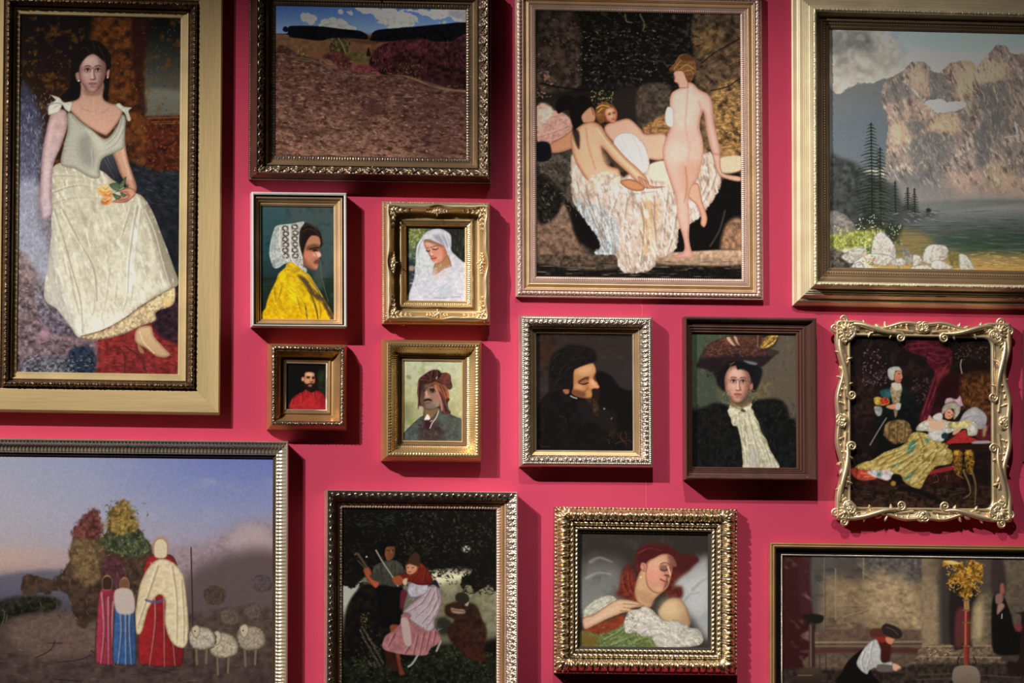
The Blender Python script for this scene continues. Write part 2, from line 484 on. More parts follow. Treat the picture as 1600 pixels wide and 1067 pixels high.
def art_field(q):
    P = Paint(q)
    P.grad([(9, '5478d4'), (50, '86a0dc'), (56, '7a5a40'), (85, '76523c'), (110, '7a5648'), (250, '8a6a5a')])
    P.v(420, 0, 5)
    # clouds
    for c in ('240 120 280 105 340 115 365 150 350 185 300 175 260 160', '380 200 430 150 500 138 560 140 610 175 670 220 660 238 560 230 440 215',
              '535 90 560 80 585 100 560 118', '600 90 620 85 640 105 610 118',
              '670 65 760 55 860 60 960 75 1040 75 1060 100 1150 120 1170 160 1130 200 1050 215 930 222 880 190 820 150 800 110 730 105',
              '1060 75 1300 70 1560 70 1560 180 1480 160 1400 150 1300 150 1200 130 1130 100', '1330 175 1370 158 1420 175 1400 192 1340 192'):
        m = P.poly(c, 'd4d2cc', c2='b8b6b0', e='fcfaf4', er=4, tx=.14, ts=5, soft=1.1, rag=3.5, rs=9)
    P.fold('430 190 520 180 600 200|840 130 940 150 1060 180|900 110 1000 140 1100 140|1150 95 1280 115 1400 120|280 140 330 140', 2.5, '86868a', 'e8e6de', .6, 1.5)
    P.poly('1400 90 1560 80 1560 180 1500 170 1430 140', '8c8c94', soft=4, a=.7)
    # woods
    P.poly('50 262 140 260 150 210 210 200 400 205 560 225 700 240 760 270 770 300 740 310 600 298 480 300 400 318 250 300 170 292 140 270 50 272', '17181c', soft=.9, tx=.3, ts=4)
    P.poly('105 235 115 208 140 210 150 240 130 250', '1a1c2c', soft=.8)
    P.poly('790 300 830 240 1000 220 1160 208 1340 192 1560 185 1560 320 1300 330 1000 325 860 330 790 320', '15161a', soft=.9, tx=.3, ts=4)
    P.lines('765 280 770 310|780 285 785 315', 1.2, '14161c')
    # meadow strip
    P.poly('50 268 140 285 250 310 400 320 560 300 740 325 880 340 880 420 700 460 500 430 300 410 50 410', '7a5a44', c2='6c5038', soft=1.2, tx=.12, ts=6)
    P.poly('630 315 700 310 860 330 800 350 680 335', '5e4232', soft=2)
    P.poly('620 420 800 400 820 470 640 480', '5c5238', soft=3, tx=.2)
    # bushes
    P.poly('470 380 500 310 545 295 620 310 625 370 600 420 560 420 490 400', '585038', c2='46402c', e='3c3624', er=5, tx=.3, ts=3)
    P.dabs(60, (470, 295, 630, 420), ['8a7e5a', '2c281c', '6c6244'], (2, 5), (.8, 1.6), 1.3, .6, .7, 4)
    P.line('540 300 570 350 600 420', 2.2, '9a8e68', a=.6)
    P.poly('150 420 180 400 210 420 240 370 260 400 300 430 290 460 210 450', '86724a', c2='6c5838', soft=1.2, tx=.3, ts=3)
    P.poly('780 500 820 400 900 345 1040 318 1200 310 1300 330 1420 330 1560 290 1560 720 1400 690 1250 650 1050 590 900 590 820 540', '472a2c', c2='2c191a', g=(0, 1), soft=2, tx=.4, ts=5)
    P.poly('850 400 920 350 1040 325 1200 315 1260 340 1200 420 1040 400 900 450', '5a2e36', soft=6, a=.7, tx=.3)
    P.dabs(420, (800, 320, 1540, 560), ['6c3a40', '301a1c', '553034', '784650', '23120f'], (2, 6), (1, 2), 1.3, .6, .5, 5)
    P.dabs(60, (800, 330, 960, 560), ['8a6a5a', '9a4a54'], (3, 7), (.8, 1.2), 1.5, .3, .5, 15)
    P.poly('640 560 700 510 780 520 860 570 850 590 700 560', '6e3640', c2='7c4444', soft=2, tx=.3, ts=3)
    P.poly('420 450 470 410 560 420 640 470 620 560 540 540 500 480', '583430', soft=3, tx=.3, ts=4)
    P.poly('760 420 775 370 790 420 790 440 762 440', '2c1c18')
    # ploughed ground
    ground = '50 410 250 430 400 470 500 540 700 560 900 590 1050 600 1250 660 1400 710 1560 750 1560 1300 50 1300'
    m = P.poly(ground, '5a3e38', c2='7e5e50', g=(0, 1), soft=2, tx=.16, ts=4)
    P.poly('950 620 1560 760 1560 1300 1200 1250', '5c4240', soft=20, a=.55)
    P.streak(m, '33201a', 3.2, 31, .12, 2.6, .75)
    P.streak(m, 'a98c78', 2.6, 32, .1, 2.4, .5, .2)
    P.streak(m, '46302a', 11, 33, .1, 2, .5)
    P.dabs(1500, (50, 430, 1560, 1260), ['44281f', '9a7a66', '6a463c', '3c241e', 'a88a74', '5c3c3a'], (2, 7), (.8, 1.8), .15, .5, .55, 6, mask=m)
    P.dabs(160, (50, 700, 1560, 1260), ['2c1c1a', 'b89a80', '3a2622'], (2, 5), (1, 1.8), .1, .5, .7, 7, mask=m)
    P.poly('760 830 830 800 900 850 820 900 760 880', '4a3230', soft=4, a=.6)
    P.lines('150 440 300 460 420 500 500 560 620 590 860 590|210 460 330 480', 1.6, '7a6a56', a=.7)
    P.lines('1000 600 1100 610 1200 650 1300 690 1540 720', 3, '8a7058', a=.8)
    P.lines('900 600 1050 605 1200 660 1320 700', 1.2, '2c1c1a', a=.8)
    P.dabs(60, (400, 460, 640, 590), ['8c7c64', '4c362e'], (3, 7), (.8, 1.3), .5, .4, .7, 9)
    P.dabs(70, (1000, 500, 1200, 640), ['7c6a4c', '5c4638', '94805e'], (2, 5), (.8, 1.4), 1., .8, .6, 8)
    return P


ART['field'] = ([(430.5, 9), (727, 16.3), (728.6, 248.9), (431, 241.3)], art_field)


def art_bonnet(q):
    P = Paint(q)
    P.grad([(322, '3c565a'), (380, '2f4c50'), (430, '26383a'), (436, '223028'), (500, '262c22')])
    P.v()
    P.poly([455, 310, 530, 310, 530, 400, 505, 440, 470, 400, 450, 350], '4a5452', soft=16, a=.7)
    P.mist('4a6068', 14, 3, .2, 1.1, .35)
    P.mist('1c2c26', 10, 7, .2, 1.1, .4)
    P.v(400, 310, 10.667)
    # hair, face profile
    P.poly('730 640 740 480 830 410 930 440 1030 510 1090 600 1110 760 1060 830 960 900 760 920 715 780', '261c18', e='3c2e26', er=4)
    P.lines('790 470 900 440 1010 520|780 560 860 510 980 540 1050 620', 1.5, '4c3a2e', a=.7)
    f = '870 680 930 620 1040 640 1075 740 1055 810 1050 860 1085 930 1085 970 1050 990 1060 1030 1030 1060 1050 1090 1030 1150 1000 1190 930 1190 850 1150 790 1100 790 900 820 780'
    m = P.poly(f, 'b27a60', c2='a5745c', g=(1, 0), e='7a4c3c', er=3.5)
    P.clip = m
    P.poly('830 690 930 620 1080 650 1070 800 960 860 850 830', 'a87c60', soft=4, a=.8)
    P.poly('840 810 960 760 1060 790 1060 860 960 880 850 870', '5a3c30', soft=3, a=.8)
    P.line('900 850 960 830 1040 820', 2, '2c1c14')
    P.ell(985, 870, 4, 2, '2a1a14', 0, .4)
    P.ell(880, 950, 7, 6, 'c87a62', 0, .8, .8)
    P.ell(1000, 930, 5, 4, 'd8a690', 0, .6, .9)
    P.ell(1050, 940, 3, 4, 'e2b4a4', 0, .5, .9)
    P.line('960 890 1000 940 1010 980', 1.5, '8a5444', a=.6)
    P.poly('960 1060 1010 1020 1060 1030 1030 1060 1040 1090 980 1090', '74403a', soft=2)
    P.ell(1000, 1160, 5, 3, 'c48a74', 0, .6, .7)
    P.poly('790 1000 900 1120 1000 1190 860 1190 790 1120', '6c4434', soft=4, a=.6)
    P.clip = None
    # bonnet
    b = '340 460 420 440 600 420 780 385 800 420 760 480 720 560 715 700 730 800 760 920 780 1010 790 1130 840 1180 830 1270 740 1240 650 1150 600 1100 480 1090 370 1160 290 1150 240 1020 220 900 250 700 300 520'
    m = P.poly(b, 'b8b4ac', c2='a8aaa6', g=(-1, 0), e='9aa4a2', er=5, tx=.12, ts=3)
    P.clip = m
    P.poly('340 460 320 640 330 850 420 1010 500 1090 370 1170 230 1100 200 800 260 560', 'a2aaa8', soft=4, a=.8, tx=.2, ts=4)
    P.fold('330 560 300 760 320 960 380 1100|290 620 260 800 270 980', 2, '7c8684', 'ccd4d0', .5)
    for cx, col in ((490, range(500, 1000, 92)), (650, range(480, 1000, 96))):
        for i, y in enumerate(col):
            P.ell(cx+(i % 2)*10-4, y, 5.2, 4.3, '3c3632', 0, .25, .9)
            P.ell(cx+(i % 2)*10-4, y, 2.6, 2.2, 'cac4ba', .4, .3, .95)
            P.lines('%d %d %d %d' % (cx-40, y, cx+40, y+8), .8, 'b8b2a8', a=.7)
    P.dabs(200, (350, 440, 790, 1240), ['5a544e', 'dcd8d0', '7c7670', 'c8c2b8'], (1, 2.6), (.8, 1.4), 1, 1.5, .7, 4)
    P.lines('560 450 565 700 590 1000 680 1120|400 470 390 700 430 900 530 1060|735 520 700 700 720 860 770 1000', 1.3, 'e0dcd4', a=.8)
    P.dabs(50, (640, 900, 840, 1270), ['8a6c62', 'd8d0c8', '5a463e'], (1.4, 3), (1, 1.6), 1, 1.5, .8, 6)
    P.clip = None
    # shawl
    P.v(400, 400, 10.667)
    s = '480 200 520 120 600 110 700 180 800 260 890 320 980 460 1080 620 1180 800 1290 1000 1310 1060 140 1060 160 860 200 700 260 560 330 420 380 290'
    m = P.poly(s, 'd6b41a', c2='cfa512', g=(0, 1), e='a98418', er=3, tx=.1, ts=5)
    P.clip = m
    P.poly('500 560 640 520 720 640 680 760 560 760', 'e8d028', soft=9, a=.7)
    P.poly('690 330 760 330 860 400 940 540 1040 640 1100 760 1000 720 900 620 800 480', '5c4a34', c2='46392c', soft=3)
    P.poly('880 300 960 400 1080 600 1200 820 1310 1060 1240 1060 1100 800 980 560', '4c3e30', soft=2.5, a=.95)
    P.fold('520 320 640 380 760 470|490 220 640 230 780 300 900 420|520 170 620 190 720 250|760 270 880 380 960 500 1060 640|800 800 840 930 860 1060|900 700 980 860 1030 1060|1040 780 1070 920 1060 1040|680 700 720 860 760 960|300 600 330 760|420 520 380 700', 2.6, '7a5a1c', 'eed044', .75)
    P.lines('860 560 940 700 1000 900 1030 1060|820 860 850 1060', 2.4, '4a3620', a=.7)
    P.lines('740 280 900 380 1020 600|860 300 960 440 1100 680', 1.2, 'd8ba50', a=.8)
    P.streak(m, '9a7410', 5, 43, .9, 2, .45)
    P.streak(m, 'f0d840', 4, 44, .9, 2, .4, .3)
    P.dabs(220, (150, 300, 800, 1050), ['e6cc30', 'b48c10', 'dcb41c', 'c49c14'], (3, 8), (1, 2), .3, .8, .4, 8)
    P.clip = None
    P.lines('1070 100 1090 340 1130 520 1200 760', .9, '8a8e86', a=.5)
    P.poly('1020 230 1100 200 1120 480 1060 560 950 380', '4a564e', soft=5, a=.6)
    P.lines('100 385 330 375|1110 385 1300 385', 1.2, '18221e', a=.6)
    P.v()
    return P


ART['bonnet'] = ([(407.6, 322), (521.6, 323.4), (521, 499), (408, 498.6)], art_bonnet)


def art_veil(q):
    P = Paint(q, bg='2a322a')
    P.v(625, 345, 13.333)
    P.poly('120 120 640 120 560 260 420 400 330 600 300 900 120 900', '6c7448', c2='66705e', soft=8)
    P.dabs(150, (130, 140, 560, 560), ['8e9a54', 'b4bc7c', '4a5230', '5c6a3c', '9aa668'], (2, 5), (1, 2.6), 1, 1.5, .7, 3)
    P.dabs(90, (130, 520, 340, 900), ['8c9480', 'a4aa98', '566050', '3c443a'], (2, 6), (1, 2.4), .6, 1., .6, 4)
    P.poly('1050 140 1400 140 1400 900 1300 860 1100 640', '2c2e2a', soft=4)
    P.dabs(60, (1060, 180, 1380, 840), ['4c4644', '181a18', '5a4e4a'], (3, 8), (1, 2), 1.5, .3, .6, 5)
    P.poly('130 850 330 880 320 1200 200 1500 130 1660', '30383a', c2='4a4a50', soft=5)
    P.ell(240, 990, 5, 4, '9a8476', 0, .5)
    # veil and robe
    r = '330 620 350 500 440 340 560 220 740 160 860 170 980 230 1055 300 1070 420 1070 620 1180 740 1300 850 1400 960 1400 1700 170 1700 200 1500 290 1200 320 900'
    m = P.poly(r, 'ccccd2', c2='bcbcc8', g=(.3, 1), e='9ca0aa', er=4, tx=.06, ts=4)
    P.clip = m
    P.poly('330 640 420 560 480 700 560 860 700 900 620 1060 420 1100 330 1000', 'bec6c4', soft=6, a=.8, tx=.1, ts=4)
    P.poly('700 300 800 290 920 320 1000 460 960 560 900 500 800 470 720 400', '8c8a98', soft=5, a=.75)
    P.fold('600 360 700 370 820 460 900 520 980 640|860 320 940 460 1000 640 1040 860|960 280 1010 440 1060 620|400 500 380 700 400 940|460 400 380 560 350 800', 1.8, '8e8e9c', 'eeeef4', .7)
    P.clip = None
    # neck and face
    P.poly('740 880 960 700 1050 860 1060 960 900 1010 760 1120 680 1120 690 1010', '9a7450', c2='b08866', e='7c5a40', er=3)
    P.poly('640 1060 720 1010 780 1100 900 1020 1040 980 1040 1080 900 1180 700 1200', 'c8b8ba', soft=5, a=.8)
    P.poly('500 400 600 390 740 450 900 520 950 600 980 700 900 840 790 900 720 880 650 800 600 700 560 640 520 560 490 480', 'c8937f', c2='c07a68', g=(.2, 1), e='8c5c4c', er=2.6)
    P.poly('500 410 620 395 740 450 900 520 860 560 700 480 540 470', '8a6250', soft=2.5, a=.85)
    P.ell(600, 490, 6, 2.6, 'd8a894', .4, .6, .9)
    P.ell(820, 680, 9, 7.5, 'd48c7a', 0, .6, .9)
    P.poly('880 560 960 640 960 740 880 840 900 700', '9c6450', soft=3, a=.6)
    P.ell(800, 780, 6, 5, 'd89884', 0, .7, .7)
    P.line('680 590 740 600 790 570', 1.9, '4a2c24')
    P.line('545 620 580 640 610 625', 1.7, '4a2c24')
    P.line('640 560 720 530 800 520', 1.4, '80523e', a=.8)
    P.line('530 570 590 570', 1.2, '80523e', a=.8)
    P.ell(730, 565, 4, 1.5, 'd4a08c', 0, .5)
    P.line('640 600 640 680 650 720', 1.6, 'e2b09c', a=.9)
    P.ell(650, 725, 3.6, 1.6, '9a5648', .3, .5)
    P.ell(660, 700, 2.6, 2, 'e6b8a4', 0, .5)
    P.line('650 790 690 790 750 770', 2.2, 'a04844')
    P.ell(700, 820, 3.4, 1.6, 'c8786c', -.2, .5)
    P.ell(740, 860, 3, 2, 'd8a08c', 0, .6)
    P.v(625, 395, 13.333)
    P.fold('640 700 740 740 840 700 960 640|640 780 760 800 900 700 1040 600|450 850 600 860 740 740|1040 320 1200 480 1300 640|300 640 380 800 420 900|1100 240 1250 330 1340 520|330 300 380 480 300 700|560 320 620 520 700 640', 1.8, '9a9aa8', 'e4e4ec', .6)
    P.poly('840 720 1060 700 1060 900 840 930', 'a8b0ba', soft=5, a=.6)
    P.line('720 940 900 950 1000 930 1250 920', 2, '7c8694', a=.6)
    P.dabs(120, (220, 250, 1340, 980), ['dadae2', 'a8a8b6', 'c4c4d0', 'b4bcc8'], (3, 8), (1, 2), .6, 1.2, .4, 7)
    P.v()
    return P


ART['veil'] = ([(634.6, 354.7), (726.3, 356.4), (726, 470.6), (636.4, 469.3)], art_veil)


def art_red(q):
    P = Paint(q, bg='15130f')
    P.v(440, 565, 13.333)
    P.poly('740 250 900 220 900 640 740 560', '26301f', soft=6, tx=.2)
    m = P.poly('160 990 200 790 300 700 440 620 520 580 700 590 820 640 900 740 920 1000 500 1010', 'aa2a2e', c2='b42e30', e='6a1a20', er=5, tx=.1)
    P.clip = m
    P.fold('400 660 440 760 420 860|520 600 560 700|680 640 700 760 760 840|860 700 800 800|240 800 220 960|280 930 500 920 700 940', 2, '64141c', 'd05050', .7)
    P.poly('780 680 880 680 900 900 800 980', '7c1c28', soft=5, a=.6)
    P.clip = None
    P.poly('410 330 440 240 520 180 600 165 690 200 740 320 740 460 640 520 480 500 430 440', '1a130e', soft=1)
    P.poly('500 220 660 230 690 330 700 420 650 480 520 480 460 420 470 300', 'c08a64', c2='a06a50', g=(1, .3), e='6c402c', er=2)
    P.ell(580, 270, 6, 3, 'dcb088', 0, .6, .9)
    P.ell(440, 365, 2.2, 3.4, 'c89478', 0, .4)
    P.ell(550, 335, 2.6, 1.4, '2a1a10', 0, .5)
    P.ell(655, 345, 2.2, 1.4, '2a1a10', 0, .5)
    P.lines('520 310 590 310|630 320 680 325', 1.1, '3a2214', a=.8)
    P.line('610 330 620 410', 1.6, 'd8a880', a=.8)
    P.ell(620, 425, 2.4, 1, '70402c', 0, .5)
    P.ell(540, 400, 3.5, 3, 'd49a78', 0, .7, .8)
    P.poly('440 440 520 470 600 455 690 460 740 420 740 520 700 620 600 640 520 580 450 520', '231a12', soft=1.3)
    P.ell(590, 500, 3, 2, '9a7458', 0, .5, .9)
    P.lines('560 470 620 462', 1.2, '1c120c')
    P.v()
    return P


ART['red'] = ([(447.7, 568.4), (508.4, 570), (508.4, 640), (447.7, 639)], art_red)


def art_turban(q):
    P = Paint(q, bg='aaa888')
    P.grad([(563, 'b0b49c'), (620, 'aaa882'), (690, '8a8a68')])
    P.mist('8e9468', 12, 4, .1, 1., .6)
    P.mist('c8c8ac', 7, 9, .2, 1., .5)
    P.v(620, 560, 13.333)
    P.ell(240, 390, 4, 3, '6c7048', .5, .7, .7)
    P.poly('140 960 300 980 280 1250 140 1300', '78765a', soft=8, a=.8)
    P.poly('270 1270 340 1270 340 1340 270 1340', '6c8a3a', soft=5, a=.8)
    P.v(620, 615, 13.333)
    # coat
    m = P.poly('130 900 180 780 280 680 400 560 560 450 720 420 860 360 1100 360 1120 430 1260 500 1350 560 1400 1000 120 1000', '50544c', c2='505a58', g=(-1, .4), e='3e403c', er=4, tx=.12, ts=5)
    P.clip = m
    P.poly('480 560 620 520 820 560 940 700 960 980 480 980', '40302e', soft=6, a=.85, tx=.15)
    P.dabs(120, (140, 480, 1350, 980), ['6a6c64', '363834', '586060', '443c3a'], (4, 9), (1, 2), 1., .8, .45, 3)
    P.clip = None
    P.poly('560 300 700 310 880 240 920 330 860 400 700 560 590 540 550 440', '6c5a42', c2='84684e', e='3a3028', er=4)
    P.poly('575 530 600 480 640 430 690 500 660 560 600 560', 'd8d0c8', soft=1)
    P.poly('590 560 690 570 700 700 650 760 590 680', '3c2028', soft=1.5)
    P.line('870 360 820 500 740 610 690 720', 1.4, 'c8b8aa')
    P.line('740 560 700 580', 1.2, 'a8a094')
    P.v(620, 560, 13.333)
    # head scarf
    P.poly('440 480 480 400 620 300 720 245 860 240 930 300 1040 300 1110 360 1120 440 1150 560 1110 650 1060 640 1070 800 1100 850 1060 940 1080 1060 1110 1150 950 1160 900 1050 520 1000 440 1060 440 850 420 720 430 600', '382220', c2='4c2c28', soft=1, tx=.2, ts=4)
    P.poly('560 1030 480 900 500 700 540 620 700 560 840 640 880 760 910 860 900 980 840 1030 720 1060 640 1050', '7e6252', c2='948070', g=(1, .6), e='4a3630', er=3)
    P.poly('500 640 560 560 660 560 600 700 560 860 600 1000 520 960', '43302c', soft=4, a=.8)
    P.poly('570 560 700 530 720 590 600 620', '6c5448', soft=2.5)
    P.line('600 680 620 780 610 800', 3, 'c09a8c', soft=1.5)
    P.ell(640, 800, 4, 2.5, 'b08a7c', 0, .5)
    P.ell(780, 820, 8, 6, '9a6a5e', 0, .8, .8)
    P.poly('680 650 780 640 810 690 740 720 690 700', '3c2e26', soft=2)
    P.ell(750, 685, 4, 1.4, '8a7860', 0, .5)
    P.ell(745, 686, 1.5, 1.4, '1c1410', 0, .4)
    P.line('700 680 750 668 800 684', 1.2, '1c1410', a=.8)
    P.line('690 640 800 630', 1.8, '2c1e1a')
    P.ell(570, 672, 2.4, 1.3, '3a2c26', 0, .6)
    P.poly('565 865 640 835 725 862 715 890 640 880 575 895', '241a17', soft=1.6)
    P.poly('605 925 690 915 690 935 620 945', '6a3a34', soft=1.4)
    P.line('690 885 740 900 725 960', 1.6, '5a4a40', a=.4)
    P.poly('600 980 780 960 820 1010 700 1050 620 1040', '6a665a', soft=3, a=.8)
    # scarf folds
    P.poly('700 540 800 480 900 520 1000 560 1060 640 1080 800 1000 860 940 760 900 700 860 680 800 600', '86503c', c2='9a5a40', soft=2, tx=.15)
    P.poly('890 430 960 310 1080 320 1120 400 1110 520 1000 540 900 480', '6e3c34', c2='5a3430', soft=1.5, tx=.2)
    P.poly('800 560 860 680 900 780 940 900 960 1080 920 1060 880 840 830 720 780 620', 'a87464', soft=1.3)
    P.fold('760 250 730 340 740 460|820 250 860 320 830 440|640 310 700 380 730 470|480 440 600 460 730 480|900 420 1000 440 1110 460|860 450 960 500 1060 560|920 540 1000 700 1040 860|880 560 960 740 1000 900|700 560 800 520|470 520 460 700 460 900|560 380 640 420', 1.7, '22100f', 'a06a5c', .7)
    P.poly('820 390 840 380 830 430 815 430', 'b0a89c', soft=1)
    P.poly('1040 560 1130 540 1150 610 1080 650', '4a3a32', soft=1.5)
    P.lines('940 900 980 1080 990 1150|1000 880 1060 1060', 1.8, '6a5c5c', a=.7)
    P.poly('450 1020 500 990 560 1060 540 1130 500 1090', 'a89c86', soft=2)
    P.v()
    return P


ART['turban'] = ([(630, 563.8), (721, 565), (720.6, 689.4), (631, 687.6)], art_turban)
def art_bathers(q):
    P = Paint(q, bg='16140f')
    P.v(830, 10, 4.7)
    P.grad([(17, '1a1812'), (130, '15140f'), (160, '2c2620'), (260, '4a3c30'), (436, '3a302a')])
    # grotto walls and leaves
    P.poly('40 60 330 60 360 480 330 600 60 620 40 300', '3a302b', c2='4a3e36', soft=5, tx=.3, ts=8)
    P.poly('1200 60 1540 60 1540 1080 1180 1080 1200 500', '4c3f34', c2='7a6046', g=(0, 1), soft=4, tx=.3, ts=8)
    P.poly('1210 180 1400 180 1360 300 1240 330', '8a6a44', soft=10, a=.6, tx=.3)
    P.poly('1340 620 1520 560 1540 1060 1370 1060 1330 800', 'a5804f', soft=8, a=.7, tx=.3, ts=5)
    P.dabs(260, (1350, 560, 1540, 1060), ['d0a878', '6c4e34', 'c09a68', '4a3628'], (3, 9), (.8, 1.5), -.1, .25, .6, 3)
    P.dabs(180, (1210, 100, 1540, 620), ['7c6a54', '2c241e', '8e7456', '50443a'], (3, 10), (.8, 1.6), -.5, .4, .5, 4)
    P.lines('1250 420 1350 340 1530 240|1320 620 1440 590 1530 530', 2, '241c18', a=.8)
    fo = np.clip((1110-P.X)/30, 0, 1)*np.clip((P.X-905)/20, 0, 1)*np.clip((150-P.Y)/20, 0, 1)
    P.streak(fo, '4a4c44', 4, 53, .2, 1.6, .7, .1)
    P.streak(fo, '060605', 5, 54, .2, 1.5, .8, .1)
    P.streak(1-fo, '1c1613', 7, 55, .9, 1.6, .6)
    P.dabs(500, (70, 60, 1200, 620), ['0c0c0a', '2a2c24', '3c3c32', '181a14', '50504a'], (2, 6), (1, 2.4), .2, 1.3, .6, 5)
    P.dabs(150, (330, 180, 950, 560), ['8a8c86', '6a6c62', 'a8aaa2', '4c5046'], (2, 4), (1, 1.8), .1, .8, .6, 6)
    P.dabs(90, (50, 100, 350, 600), ['6a5a4c', '241e1a', '8a7460'], (2, 6), (1, 2), .5, 1.4, .5, 7)
    P.lines('690 60 700 110 740 120|800 60 830 130 820 180', 2.4, '6a6c58', a=.7)
    P.lines('70 570 300 610 560 620 700 600 860 570 1040 540', 2, '0c0b09', a=.9)
    P.poly('600 640 790 600 830 830 640 850', '2a2422', soft=5)
    P.poly('790 600 1010 590 1020 860 800 880', '4a4038', soft=4, tx=.25, ts=5)
    P.poly('830 880 990 800 1010 930 840 950', '8a6644', soft=4, tx=.3, ts=4)
    P.dabs(50, (830, 840, 1010, 940), ['b08858', '5a4230'], (4, 8), (1, 1.6), .05, .2, .6, 8)
    P.dabs(60, (440, 620, 600, 720), ['8a8a4c', '5c5c30', 'a8a470'], (2, 4), (1, 2), 1, 1.4, .7, 9)
    P.dabs(30, (40, 480, 150, 680), ['b0806a', '8a6454', 'c8a090'], (3, 6), (1.6, 3), .6, 1., .6, 10)
    P.v(830, 210, 4.7)
    # stone seat, shadow, water edge
    P.poly('40 180 300 130 400 320 480 900 40 900', '4a433c', c2='3a342e', soft=3, tx=.35, ts=6)
    P.poly('60 560 240 520 340 800 420 900 60 920', '7a6254', c2='6a5446', soft=5, tx=.25, ts=5)
    P.poly('180 420 290 520 400 640 500 800 490 860 400 830 320 740 270 560', '14100f', soft=4)
    P.poly('40 300 180 380 230 480 170 620 80 660 40 600', '1e1b18', soft=4, tx=.5, ts=4)
    P.dabs(160, (50, 180, 330, 660), ['6a6258', '25211e', '8a8074', '3c3833'], (3, 7), (.9, 1.8), .8, 1., .55, 11)
    P.poly('1040 640 1180 560 1400 340 1540 330 1540 860 1240 880 1040 860', '12100f', soft=2)
    P.poly('1430 660 1540 620 1540 860 1390 860', '8a6a54', soft=5, tx=.2)
    P.lines('1420 560 1380 700 1310 820', 3, '4c433f', a=.7)
    P.poly('340 890 960 880 1540 850 1540 1060 40 1060 40 900', '4e4238', soft=2, tx=.3, ts=4)
    P.poly('900 880 1540 850 1540 950 1100 960 920 940', 'b89a84', c2='8c745e', soft=2, tx=.15)
    P.poly('40 960 400 1000 900 970 1540 980 1540 1065 40 1065', '191714', soft=3, tx=.5, ts=3)
    P.dabs(120, (40, 930, 1540, 1060), ['5c5248', '0c0b0a', '8a7c6c', '332d28'], (8, 22), (.8, 1.6), 0, .06, .6, 12)
    # white draperies
    m = P.poly('300 150 420 330 620 350 700 300 900 220 1000 260 1240 150 1330 140 1390 300 1380 400 1310 520 1200 640 1080 700 1060 840 980 900 920 900 900 970 820 1010 700 1020 640 980 610 890 470 880 500 800 400 640 320 520 290 380',
               'c9b4a6', c2='b8a79a', g=(0, 1), e='9a8478', er=5, soft=1.5, tx=.08, ts=5, rag=1.5)
    cl_ = m
    P.clip = m
    P.poly('300 480 480 520 620 640 620 890 460 900 380 640', 'a4a8aa', c2='93a0a6', soft=5, tx=.15, ts=4)
    P.poly('820 460 930 440 920 700 840 900 800 700', 'c09a74', soft=6, a=.7)
    P.poly('430 280 700 330 1000 400 1000 480 640 480 440 400', 'd9c9c0', soft=5, a=.8)
    P.fold('620 480 580 640 640 900|700 480 680 700 720 960|800 470 820 700 800 960|900 460 900 660 920 860|1000 440 980 640 960 840|400 430 460 600 560 860|340 400 420 560 520 800|480 450 520 620 560 760|1280 180 1300 320 1240 480|1360 260 1320 400 1220 560|1060 600 1040 740 1000 860|560 400 700 440 900 420|420 360 560 420', 2.6, '7c6a60', 'e8dcd4', .7)
    P.streak(cl_, '7a665a', 4, 51, 1.35, 3.2, .6)
    P.streak(cl_, 'f4ece6', 3.4, 52, 1.3, 3.5, .65, .15)
    P.dabs(420, (300, 150, 1380, 1010), ['e4d8d0', '9a877a', 'd2beb0', '8a7468', 'f0e8e0'], (3, 9), (.8, 1.7), 1.2, .6, .45, 13)
    P.dabs(90, (330, 500, 620, 880), ['c4d0d6', '76868c', 'a0b0b8'], (4, 10), (1, 2), 1.2, .3, .5, 14)
    P.clip = None
    P.poly('860 230 990 200 1000 330 880 330', 'd2c4b0', soft=2)
    P.poly('1370 180 1540 160 1540 260 1400 280', 'cbb49a', soft=2)
    P.v(830, 10, 4.7)
    # far reclining woman in wraps at left
    P.poly('40 740 120 760 220 780 290 840 300 950 240 1060 60 1010 40 900', 'bf9486', c2='b88c80', soft=2, tx=.12, ts=4)
    P.fold('60 860 140 820 220 800|60 960 160 930 280 880|100 1000 200 980 290 940', 2.4, '8a6258', 'e0bcae')
    P.poly('60 720 160 760 110 880 50 900', 'cfae9e', soft=3, tx=.15)
    P.poly('180 720 230 660 310 670 300 740 240 770 195 790', '181210', soft=1.5)
    P.poly('100 1040 230 960 330 900 350 1010 240 1070 140 1080', 'b88468', e='8a5c48', er=4)
    P.poly('40 1010 130 1010 140 1120 40 1140', '14141c', soft=2)
    # woman lying on the cloth, looking up
    P.poly('540 880 640 840 720 830 800 900 840 940 980 940 1000 1060 960 1130 840 1120 700 1080 560 960', 'c79c88', c2='d0aa92', g=(1, .3), e='946858', er=5, soft=1.4)
    P.poly('600 1000 640 940 720 930 800 980 850 1060 860 1200 760 1240 660 1120', 'd8cdc8', e='a0928c', er=4, tx=.06)
    P.fold('660 960 700 1060 760 1180|740 960 790 1060 820 1180|640 1020 700 1120', 2, '9a8c88', 'f0e8e4')
    P.poly('470 800 480 740 520 710 600 730 630 800 600 850 540 850 500 860', '7a5230', soft=1.5, tx=.2)
    P.face(585, 800, 21, 25, -.25, .25, skin='c8906f', sh='84503c', hi='e0b494', feat=.8)
    P.lines('480 750 520 730 570 740|490 780 520 750', 1.8, 'c09050')
    # seated woman seen from behind, cloth round the hips
    P.poly('290 830 280 740 320 680 390 660 440 700 460 760 440 820 380 860 370 940 340 960 310 900', '17110f', soft=1.4)
    P.poly('370 800 440 740 470 800 460 850 400 860 375 850', 'b98c70', e='7c5240', er=3)
    P.line('440 745 455 800', 1.4, '6a4030')
